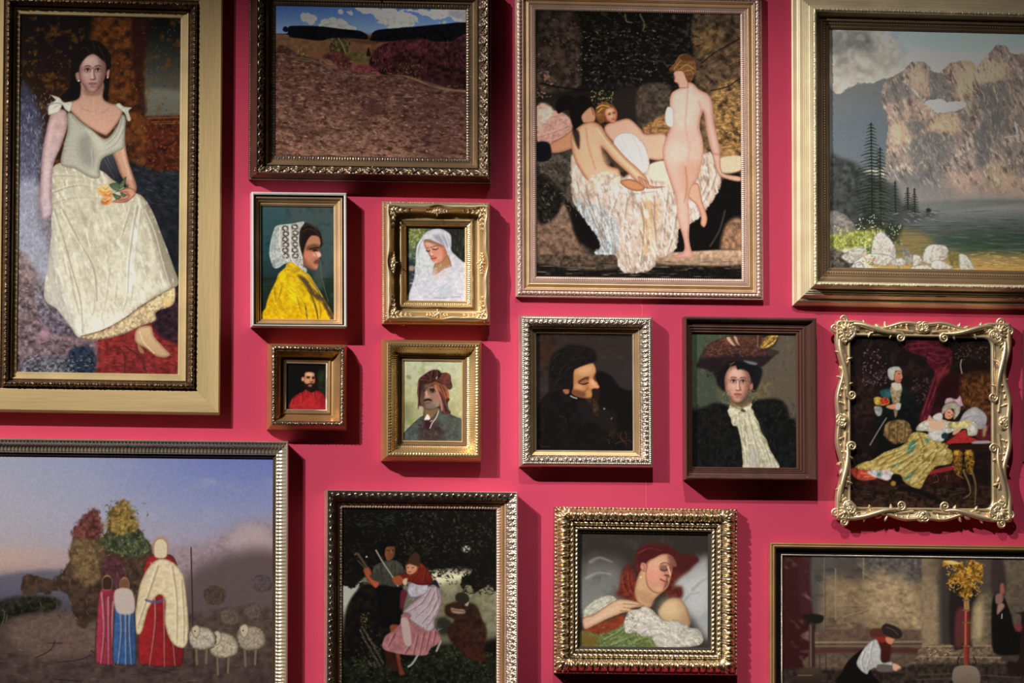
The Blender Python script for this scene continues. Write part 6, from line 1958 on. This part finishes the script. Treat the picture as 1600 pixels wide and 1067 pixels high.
def side_cluster(p, name, mat, dist, S, d, sides='trbl', lobes=5):
    for c in sides:
        fx, fz, ang = {'t': (0, 1, math.pi/2), 'b': (0, -1, -math.pi/2), 'l': (-1, 0, math.pi), 'r': (1, 0, 0)}[c]
        x, z = p.at(fx, fz, dist)
        m = MB()
        spray(m, x-math.cos(ang)*S*.25, z-math.sin(ang)*S*.25, ang, d, S*.8, lobes, 1.2)
        spray(m, x+math.cos(ang)*S*.1, z+math.sin(ang)*S*.1, ang+math.pi, d-.5, S*.7, 3, .6)
        for sg in (-1, 1):
            a = ang+sg*math.pi/2
            for j in range(3):
                q = S*(.2+.35*j)
                m.leaf(x+math.cos(a)*q, z+math.sin(a)*q, a+sg*.5, S*.5*(1-.2*j), S*.26, d-j*.5, .4, .5)
                m.leaf(x+math.cos(a)*q, z+math.sin(a)*q, a-sg*.5, S*.5*(1-.2*j), S*.26, d-j*.5, .4, .5)
        m.blob(x, z, d+S*.12, S*.16, S*.16, S*.12)
        m.build(name, mat, p.e)


# 1 ------------------------------------------------------------ seated lady, gilded oak board frame
p = Picture('framed_portrait', 'tall portrait of a seated lady in white silk in a wide flat gilded oak frame',
            ART['lady'][0], [(-34, -44), (345, -34), (346.8, 648.8), (-34, 644)], 66, 8, 22, G)
p.canvas('lady', 1.09)
fr_ = p.band('board_rail', M['gold_board'], [(27, 17), (29, 21.5), (63, 22), (65.5, 20), (66, 17), (66, 0)], mat_h=M['gold_board_h'])
p.band('inner_slip', M['gold_slip'], [(0, 5), (0, 9)]+arc(.5, 9.5, 3, 11, .6)+[(9, 12), (9, 13.5)]+arc(9.5, 13.5, 13, 13.5, 1.4))
p.band('leaf_garland', M['bronze'], [(13, 12)]+arc(14, 15, 27.5, 16, 9, 9)+[(28, 16)], add_(leaves(9.5, 4.5), carve(7, 2.5)), smooth=True)

# 2 ------------------------------------------------------------ ploughed field, dark carved frame
p = Picture('framed_painting', 'ploughed field landscape under blue sky in a dark bronze carved frame',
            ART['field'][0], [(386, -36), (768, -30), (768.5, 289), (391, 281)], 42, 10, 24, G)
p.canvas('field', 1.2)
p.band('leaf_slip', M['bronze_light'], [(0, 6), (0, 10), (8, 12)], leaves(4.2, 2.2))
p.band('cove', M['gold_brown'], [(8, 12), (8, 14)]+arc(9, 14, 16, 20, -2)+[(16.5, 22), (18, 22)])
p.band('carved_rail', M['bronze_light'], [(18, 18)]+arc(18.5, 19, 32, 33, 1, 9), carve(14, 5))
p.band('outer_moulding', M['bronze'], [(32, 33)]+arc(32.4, 34.5, 34, 33, 1)+arc(34.5, 30, 39, 12, -2)+[(40, 9), (42, 8), (42, 0)])
p.band('pearl_edge', M['bronze_light'], [(39.5, 9), (42, 8.5)], beads(3.2, 2), res=.7)
corner_cluster(p, 'corner_ornament', M['bronze_light'], 27, 15, 29)
side_cluster(p, 'centre_ornament', M['bronze_light'], 27, 15, 28)

# 3 ------------------------------------------------------------ lady in lace bonnet
p = Picture('framed_portrait', 'profile portrait of a woman in lace bonnet and yellow shawl, silver-edged stepped frame',
            ART['bonnet'][0], [(388.6, 298.6), (540.6, 303), (541, 514), (392.5, 512)], 20, 12.5, 24, G)
p.canvas('bonnet', 1.06)
p.band('stepped_fillet', M['rose_gold'], [(0, 10), (0, 14)]+arc(.6, 14.2, 4.4, 15.6, .8)+[(4.6, 15.2), (5, 16.5)]+arc(5.2, 16.6, 9.4, 20, .8)+[(9.6, 19.5), (10, 21.6)]+arc(10.2, 21.6, 13, 23, .8))
p.band('dark_groove', M['wood'], [(13, 22.5), (13.2, 19), (15, 19), (15.4, 25)])
p.band('silver_edge', M['silver'], [(15.4, 25)]+arc(15.6, 26.5, 19.6, 26.5, .8)+[(20, 25), (20, 0)])

# 4 ------------------------------------------------------------ girl in white veil, ornate frame
p = Picture('framed_portrait', 'portrait of a young woman in white veil, ornate bright gilt frame with leaf corners',
            ART['veil'][0], [(594.8, 312.6), (767, 316), (766.5, 510), (595.4, 506.6)], 40, 9, 25, G)
p.canvas('veil', 1.09)
p.band('inner_slip', M['gold'], [(0, 5), (0, 11), (2, 12), (2.4, 14)], label='narrow gilt slip around the canvas')
p.band('leaf_slip', M['gold'], [(2.4, 13), (8, 16)], leaves(3, 1.4), res=.7)


def wavy_rim(p, mat, d0, d1, h0, h1, amp, name):
    """scalloped outer rim: its inner edge swings in and out along each side"""
    m = MB()
    for k in range(4):
        n = 121
        t = np.linspace(0, 1, n)
        wv = amp*(np.cos(2*np.pi*(t*2))*.55+np.cos(2*np.pi*(t*4))*.3)*np.clip(np.minimum(t, 1-t)*12, 0, 1)
        rows = []
        for f, h in ((0, h0), (.08, h1-1), (.2, h1), (.4, h1+.6), (.75, h1-1.5), (1, h1-5)):
            d = d0+(d1-d0)*f+wv*(1-f)**1.5
            w = d/p.W
            w = np.where((t < .001) | (t > .999), (d0+(d1-d0)*f)/p.W, w)
            x0, x1 = -p.w-w*p.wl, p.w+w*p.wr
            z0, z1 = -p.h-w*p.wb, p.h+w*p.wt
            A = [(x0, z1), (x1, z1), (x1, z0), (x0, z0)]
            a, b = A[k], A[(k+1) % 4]
            rows.append(np.stack([a[0]*(1-t)+b[0]*t, a[1]*(1-t)+b[1]*t, np.full(n, h)], -1))
        m.grid(np.stack(rows, 1), True)
    return m.build(name, mat, p.e)


p.band('cove', M['gold'], arc(8, 16.5, 12, 17, 1)+arc(12.5, 15, 31, 28, -5, 12)+[(33, 28)])
wavy_rim(p, M['gold_pale'], 29, 36, 23, 32, 5, 'scalloped_rim')
p.band('outer_side', M['gold_old'], [(35.5, 25), (37, 22), (37.4, 16), (39, 14), (40, 12), (40, 0)])
p.band('bead_edge', M['gold_pale'], [(37.2, 14.5), (39.8, 12.5)], beads(3, 1.8), res=.7)
corner_cluster(p, 'corner_ornament', M['gold_pale'], 25, 19, 27)
side_cluster(p, 'centre_ornament', M['gold_pale'], 24.5, 15, 26)

# 5 ------------------------------------------------------------ bathers
p = Picture('framed_painting', 'large painting of bathers in a grotto, shallow rose-gold moulded frame',
            ART['bathers'][0], [(805, -13), (1190.5, -6), (1191.8, 469), (803.4, 465.6)], 34, 6, 10, G)
p.canvas('bathers', 1.16)
p.band('bead_slip', M['rose_gilt'], [(0, 3), (0, 6.5), (6, 8)], beads(3.2, 1.2), res=.8)
p.band('reeded_fillet', M['rose_gilt'], arc(6, 8, 8.5, 8, .8, 4)+arc(8.5, 8, 11, 8, .8, 4))
p.band('gilt_hollow', M['rose_gold'], arc(11, 8.5, 16, 7, 1.4)+arc(16, 7, 21, 9.5, -1.6))
p.band('lip', M['rose_gilt'], arc(21, 10, 23.5, 10, 1))
p.band('carved_border', M['rose_gilt'], [(23.5, 9)]+arc(24, 9, 32, 7.5, 1.2), carve(6, 2.2), res=.8)
p.band('outer_moulding', M['rose_gilt'], arc(32, 8, 34, 6.5, .8)+[(34, 0)])

# 6 ------------------------------------------------------------ mountain lake
p = Picture('framed_painting', 'mountain lake landscape with fir trees in a broad deep gilt frame, upper right corner',
            ART['mountain'][0], [(1236, -14), (1702, -8), (1702, 488), (1236.5, 476)], 60, 17, 40, G)
p.canvas('mountain', 1.42)
p.band('inner_steps', M['gold_brown'], [(0, 15), (0, 18.5)]+arc(.5, 18.5, 5, 20, 1)+[(5.5, 21)]+[(7, 21.5)]+[(11, 22.5)]+arc(11.5, 24, 14, 25.5, 1)+arc(14.5, 25.5, 24, 34, -2.4, 8))
p.band('leaf_line', M['gold_brown'], [(7, 21.5), (10, 22.6)], leaves(4, 1.6), res=.8)
p.band('sanded_ridge', M['cream_gilt'], [(24, 33)]+arc(24.5, 35, 32, 36, 4), grain(2.6, 2.2), res=.8)
p.band('outer_slope', M['cream_gilt'], [(32, 35)]+arc(32.5, 33, 37, 28, -1)+arc(37.5, 28, 40, 26, 1, 4)+arc(40.5, 26, 43, 24, 1, 4)+arc(43.5, 24, 46, 22, 1, 4)+arc(46.5, 21, 51, 16, -1)+arc(51.5, 16, 58, 8, 1.5)+[(58.5, 7), (60, 6), (60, 0)])

# 7 ------------------------------------------------------------ small man in red
p = Picture('framed_portrait', 'smallest picture, bearded man in red tunic in a deep square gilt frame',
            ART['red'][0], [(416.4, 535.6), (543, 537), (542.5, 672), (416.4, 673.5)], 34, 7, 24, G)
p.canvas('red')
p.band('bead_slip', M['silver_gilt'], [(0, 4), (0, 8), (3.5, 9)], rope(2.6, 1.5), res=.7)
p.band('fillet', M['gold_old'], [(3.5, 8.5), (4, 10.5)]+arc(4.4, 10.5, 8, 11, .8)+[(8.2, 9.5)])
p.band('hollow', M['gold_old'], arc(8.2, 9.5, 20, 24, -3, 10)+[(20.5, 25.5), (21.5, 25.5)])
p.band('carved_rim', M['bronze_light'], [(21.5, 24.5)]+arc(22, 25, 28.5, 23, 2.5), carve(6, 3), res=.8)
p.band('outer_side', M['gold_old'], [(28.5, 23), (29.5, 20)]+arc(30, 19, 34, 8, 1)+[(34, 0)])

# 8 ------------------------------------------------------------ man in turban
p = Picture('framed_portrait', 'portrait of a man in rust headscarf, gilt frame with fluted hollow',
            ART['turban'][0], [(594.3, 528.5), (754, 531.8), (753.4, 723), (594.3, 720.7)], 35, 8, 26, G)
p.canvas('turban', 1.04)
p.band('inner_slip', M['gold'], [(0, 5), (0, 9)]+arc(.4, 9.5, 3, 10, .8))
p.band('step', M['gold_brown'], [(3, 9.5), (6, 10), (6.4, 12)]+arc(6.6, 12, 8, 12, .6))
p.band('fluted_hollow', M['gold'], [(8, 11)]+arc(8.4, 11, 19, 23, -3, 8), flutes(3.1, 1.7), res=.7)
p.band('leaf_rim', M['gold'], [(19, 23)]+arc(19.4, 24, 26, 29, 1), leaves(4.6, 2.4), res=.8)
p.band('outer_moulding', M['gold_old'], arc(26, 29.5, 31, 25, 1.6)+[(31.3, 21)]+arc(31.5, 20.5, 34.6, 13, 1)+[(35, 12), (35, 0)])
for fx in (-1, 1):
    for fz in (-1, 1):
        m = MB()
        x, z = p.at(fx, fz, 9)
        a = math.atan2(fz, fx)
        for k in (-.5, 0, .5):
            m.leaf(x, z, a+k, 15, 6, 14, .7, .35)
        m.build('corner_leaf', M['gold'], p.e)

# 9 ------------------------------------------------------------ dozing man
p = Picture('framed_portrait', 'dark portrait of a dozing bearded man in a silvered carved frame',
            ART['dozing'][0], [(809, 492.3), (1020, 495), (1019.5, 730), (809.8, 731.4)], 30, 8, 22, G)
p.canvas('dozing', 0.95)
p.band('inner_slip', M['champagne'], [(0, 4), (0, 9)]+arc(.4, 9.5, 3, 10.5, .6))
p.band('fillet', M['gold_old'], [(3, 10), (3.4, 11.5), (8, 13), (8.2, 15)])
p.band('lip', M['champagne'], arc(8.2, 15, 10, 15, .8))
p.band('carved_rail', M['silver_gilt'], [(10, 13)]+arc(10.4, 13.5, 23, 24, 2.5, 9), add_(carve(7.5, 4.2), leaves(7.5, 1.6)), res=.85)
p.band('bead_edge', M['silver_gilt'], [(23, 24), (26, 24.5)], leaves(3.2, 1.8), res=.7)
p.band('outer_moulding', M['silver_gilt'], arc(26, 24, 29, 21, 1)+[(30, 19), (30, 0)])

# 10 ----------------------------------------------------------- lady with hat
p = Picture('framed_portrait', 'portrait of a woman in feathered hat and white cravat, plain dark walnut frame',
            ART['hat'][0], [(1064.8, 493.9), (1274.5, 497), (1275, 751.8), (1066.7, 751.2)], 24, 15, 28, G)
p.canvas('hat', 1.07)
p.band('inner_reeds', M['wood'], [(0, 13), (0, 16.5)]+arc(.3, 17, 3.6, 18, 1)+[(3.8, 17)]+arc(4, 18.5, 7.2, 19.5, 1)+[(7.4, 18.5)]+arc(7.6, 20, 11, 21, 1))
p.band('hollow', M['wood'], [(11, 20.5), (11.4, 21.5)]+arc(11.6, 21.5, 19, 28, -1.4, 8))
p.band('outer_edge', M['wood'], [(19, 28)]+arc(19.3, 29, 23.6, 29, .8)+[(24, 27), (24, 0)])

# 11 ----------------------------------------------------------- rococo lady on a sofa
p = Picture('framed_painting', 'sleeping lady in yellow gown with gentleman visitor, wavy gilt scrollwork frame',
            ART['rococo'][0], [(1305, 499), (1582, 505), (1579.5, 816), (1302, 812.5)], 27, 7, 20, G)
p.canvas('rococo', 1.03)


def rr_loop(p, d, rad, n, wob=None):
    """rounded rectangle d px outside the canvas edge, sampled evenly side by side"""
    k = d/p.W
    x0, x1, z0, z1 = -p.w-k*p.wl, p.w+k*p.wr, -p.h-k*p.wb, p.h+k*p.wt
    out = []
    cs = [((x0, z1), (x1, z1)), ((x1, z1), (x1, z0)), ((x1, z0), (x0, z0)), ((x0, z0), (x0, z1))]
    for a, b in cs:
        a, b = np.array(a), np.array(b)
        L = np.linalg.norm(b-a)
        t = (b-a)/L
        inn = np.array([t[1], -t[0]])
        s_ = np.linspace(0, L, n)
        off = np.zeros(n)
        if rad > 0:
            e = np.minimum(s_, L-s_)
            q = np.clip(rad-e, 0, rad)
            off = rad-np.sqrt(np.clip(rad*rad-q*q, 0, None))
            off *= .62
        P = a[None]+t[None]*s_[:, None]+inn[None]*off[:, None]
        if wob is not None:
            f = s_/L
            P = P-inn[None]*wob(f)[:, None]
        out.append(P)
    return out


def swing(f):
    e = np.clip(np.minimum(f, 1-f)*9, 0, 1)
    return (3.0*np.cos(2*np.pi*2*f)*e-2.2*np.cos(2*np.pi*4*f)*e-1.4)*1.15+3.4*(1-e)


def ring(p, name, mat, sections, n=90):
    m = MB()
    loops = [(rr_loop(p, d, rad, n, (lambda f, k=k: swing(f)*k) if k else None), h) for d, h, rad, k in sections]
    for k in range(4):
        m.grid(np.stack([np.column_stack([lp[k], np.full(n, h)]) for lp, h in loops], 1), True)
    return m.build(name, mat, p.e)


ring(p, 'sight_rim', M['gold_pale'], [(-3, 5, 15, 0), (-3, 10, 15, 0), (-1.5, 12.5, 15, 0), (1, 13, 15, 0), (3, 11, 14, 0), (3.5, 9, 14, 0)])
ring(p, 'hollow', M['gold_pale'], [(3, 10.5, 14, 0), (6, 10.5, 12, 0), (11, 11.5, 8, .2), (16, 13, 4, .7), (19, 14, 2, 1)])
ring(p, 'scalloped_edge', M['gold_pale'], [(18, 13, 2, 1), (19.5, 15.5, 2, 1), (22, 17, 2, 1), (25, 15.5, 2, 1), (26.5, 11, 2, 1), (26.5, 6, 2, 1), (25.5, 0, 2, 1)])
for k, (c, L_, ang) in enumerate((('t', 2*p.w, 0), ('r', 2*p.h, -math.pi/2), ('b', 2*p.w, math.pi), ('l', 2*p.h, math.pi/2))):
    lp = rr_loop(p, 11, 0, 61)[k]
    t = (lp[-1]-lp[0])/np.linalg.norm(lp[-1]-lp[0])
    o_ = np.array([-t[1], t[0]])
    ta = math.atan2(t[1], t[0])
    mid = lp[30]
    L_ = np.linalg.norm(lp[-1]-lp[0])
    for sg in (-1, 1):
        m = MB()
        n = 26
        u = np.linspace(0, 1, n)
        # long S scroll from the corner towards the middle of the side
        c0 = mid+t*sg*L_*.44
        P = c0[None]-t[None]*sg*(u*L_*.3)[:, None]+o_[None]*(6.5*np.cos(u*np.pi*1.15)+1)[:, None]
        m.tube(np.column_stack([P, 14+2*np.sin(u*np.pi)]), 3.5*np.sin(np.pi*(u*.86+.12))**.6+.8)
        m.scroll(P[-1][0], P[-1][1], ta+(math.pi if sg > 0 else 0), 6.5, 1.5, sg, 2.2, 1, 13, 2)
        m.scroll(P[0][0], P[0][1], ta+(0 if sg > 0 else math.pi), 6.5, 1.3, -sg, 2.2, 1, 13, 2)
        # inner rail following the hollow
        P2 = mid[None]+t[None]*sg*(L_*(.06+.3*u))[:, None]+o_[None]*(-3.5+3.2*np.sin(u*np.pi))[:, None]
        m.tube(np.column_stack([P2, np.full(n, 12.5)]), 2.0)
        for j in range(11):
            q = mid+t*sg*L_*(.09+.034*j)+o_*(4*math.sin(j*1.7))
            m.leaf(q[0], q[1], ta+(math.pi if sg < 0 else 0)+sg*(1.2-.8*(j % 4)), 12, 6, 12.5, .5, .55)
        for j in range(4):
            q = mid+t*sg*L_*(.1+.035*j)+o_*(8-2*j)
            m.blob(q[0], q[1], 14, 2.2)
        m.build('s_scroll', M['gold_pale'], p.e)
    m = MB()
    spray(m, mid[0]-o_[0]*4, mid[1]-o_[1]*4, ta+math.pi/2, 14, 17, 5, 1.15)
    for sg in (-1, 1):
        m.scroll(mid[0]+t[0]*sg*3, mid[1]+t[1]*sg*3, ta+(0 if sg > 0 else math.pi), 6, 1.5, sg, 2.2, 1, 14, 2.5)
    m.blob(mid[0], mid[1], 15, 4.2, 4.2, 3.5)
    m.build('centre_shell', M['gold_pale'], p.e)
for fx in (-1, 1):
    for fz in (-1, 1):
        m = MB()
        x, z = p.at(fx, fz, 11)
        a = math.atan2(fz, fx)
        spray(m, x-math.cos(a)*7, z-math.sin(a)*7, a, 14, 20, 6, 1.0)
        for sg in (-1, 1):
            b_ = a+sg*2.2
            m.scroll(x+math.cos(b_)*4, z+math.sin(b_)*4, b_, 9, 1.6, sg, 3.2, 1.3, 13, 3)
            m.scroll(x+math.cos(a+sg*1.1)*9, z+math.sin(a+sg*1.1)*9, a+sg*1.8, 6, 1.4, -sg, 2.4, 1, 13, 2)
            m.leaf(x, z, a+math.pi+sg*.55, 20, 8, 12, .7, .5)
            m.leaf(x+math.cos(b_)*10, z+math.sin(b_)*10, b_+sg*.4, 16, 6, 12, .5, .5)
        m.blob(x, z, 16, 4.5, 4.5, 4)
        m.build('corner_rocaille', M['gold_pale'], p.e)

# 12 ----------------------------------------------------------- herders and flock
p = Picture('framed_painting', 'painting of robed herders with sheep under a dusky sky, fluted silver-gold frame, lower left',
            ART['flock'][0], [(-56, 683.4), (451.3, 690.6), (446.5, 1118), (-56, 1112)], 25, 7, 23, G)
p.canvas('flock', 1.15)
p.band('inner_lip', M['bronze'], [(0, 3), (0, 9)]+arc(.4, 9.5, 3.6, 11, .8)+[(4, 12)])
p.band('fluted_rail', M['champagne'], [(4, 11), (4.4, 13), (8, 13.4), (11, 14), (14, 15.4), (17, 18), (19.5, 21.5), (21.5, 25.5)], flutes(5.6, 2.8), res=.8)
p.band('outer_moulding', M['champagne'], arc(21.5, 26, 25, 25, 1.2)+[(25, 0)])

# 13 ----------------------------------------------------------- couple under the tree
p = Picture('framed_painting', 'young couple sheltering under a dark oak tree, carved brown-gilt frame below the turban portrait',
            ART['couple'][0], [(506.3, 764.3), (807.5, 769.5), (808, 1118), (504.9, 1114)], 30, 13, 30, G)
p.canvas('couple', 1.12)
p.band('leaf_slip', M['rose_gilt'], [(0, 11), (0, 14), (5.5, 15.5)], leaves(4.4, 2.2), res=.75)
p.band('fillet', M['gold_old'], [(5.5, 15), (6, 17)]+arc(6.4, 17, 10, 18, .8)+[(10.4, 19.5), (11.6, 19.5)])
p.band('lip', M['rose_gilt'], arc(11.6, 20, 13.6, 20.5, 1))
p.band('carved_rail', M['silver_gilt'], [(13.6, 19)]+arc(14, 19, 27, 33, -1, 9), add_(carve(9, 5), leaves(9, 1.5)), res=.85)
p.band('outer_moulding', M['silver_gilt'], [(27, 32)]+arc(27.4, 33, 29.6, 32.5, .8)+[(30, 31), (30, 0)])

# 14 ----------------------------------------------------------- sleeping red-haired woman
p = Picture('framed_portrait', 'sleeping red-haired woman on white pillows in a heavy gadrooned gilt frame with bead rows',
            [(905.5, 831.5), (1106, 835.8), (1105, 1012), (906.8, 1009.5)], [(862.7, 790), (1154, 794.7), (1152.6, 1056), (864.6, 1052)], 45, 6, 24, G)
p.canvas('sleeping', 1.06)
p.band('shadow_recess', M['shadow_gap'], [(0, 3), (0, 8), (4, 9), (4.4, 10)])
p.band('bead_row', M['antique'], [(4.4, 10), (9.5, 11.5)], rope(7.2, 3), res=.75)
p.band('step', M['bronze'], [(9.5, 11), (11.6, 11.5), (12, 12.5)])
p.band('bead_row', M['antique'], [(12, 12.5), (19, 14)], rope(8, 4, .6), res=.75)
p.band('gadrooned_rail', M['antique'], [(19, 11)]+arc(19.5, 11, 42, 10, 8, 12), gadroon(24, 8.5), res=.85)
p.band('notched_edge', M['antique'], [(42, 12), (45, 10)], beads(6, 3), res=.75)
p.band('outer_side', M['bronze'], [(41.5, 11), (44.4, 9), (44.4, 0)])
for fx in (-1, 1):
    for fz in (-1, 1):
        m = MB()
        x, z = p.at(fx, fz, 20)
        a = math.atan2(fz*(p.wt+p.wb), fx*(p.wl+p.wr))
        for k in (-.75, -.4, 0, .4, .75):
            m.leaf(x, z, a+k, 29-9*abs(k), 10, 17, .05, .6)
        for k in (-1, 1):
            m.leaf(x, z, a+k*1.15, 19, 9, 16, .05, .5)
        m.build('corner_leaf', M['antique'], p.e)

# 15 ----------------------------------------------------------- woman praying in church
p = Picture('framed_painting', 'woman in white blouse praying in a marble church, black and gold frame, lower right',
            ART['church'][0], [(1200.5, 847), (1663, 853.6), (1663, 1116), (1199.7, 1114)], 23, 6, 15, G)
p.canvas('church', 1.2)
p.band('bead_slip', M['silver_gilt'], [(0, 3), (0, 6.5), (3, 7.5)], beads(2.6, 1.5), res=.65)
p.band('black_hollow', M['black'], arc(3, 7, 13.5, 12.5, -2, 8))
p.band('gilt_edge', M['gold_old'], [(13.5, 12), (13.8, 13.5)]+arc(14, 13.5, 18, 14, 1)+[(18.2, 13)]+arc(18.4, 13.5, 22.5, 13, 1)+[(23, 11), (23, 0)])

# 16 ----------------------------------------------------------- picture cut by the right edge


def art_edge(q):
    P = Paint(q, step=2.0, bg='2c2a24')
    P.grad([(540, '4a4a44'), (640, '3a342c'), (700, '241f1a')])
    P.mist('5c5a4c', 12, 3, .2, 1., .5)
    return P


ART['edge'] = ([(1614, 532), (1720, 534), (1720, 706), (1614, 704)], art_edge)
p = Picture('framed_painting', 'dark-framed picture cut off at the right edge, beside the scrollwork frame',
            ART['edge'][0], [(1597, 515), (1737, 517.5), (1737, 724), (1597, 722)], 17, 5, 16, G)
p.canvas('edge')
p.band('hollow', M['wood'], [(0, 3), (0, 7)]+arc(.4, 7, 11, 14, -1.5, 8))
p.band('outer_edge', M['wood'], [(11, 14)]+arc(11.4, 15, 16.6, 15, 1)+[(17, 13), (17, 0)])


# ---------------------------------------------------------------- each frame is one part, its mouldings and carvings are the frame's own pieces
OUTER = ('outer_moulding', 'outer_side', 'outer_edge', 'outer_slope', 'scalloped_edge', 'silver_edge', 'gilt_edge')
for e in [o for o in bpy.data.objects if o.type == 'EMPTY']:
    base = next((c for c in e.children if c.name.split('.')[0] in OUTER), None)
    if base is None:
        continue
    for c in list(e.children):
        if c is not base and c.name.split('.')[0] not in ('canvas', 'backing_board'):
            c.parent = base
    base.name = 'frame'
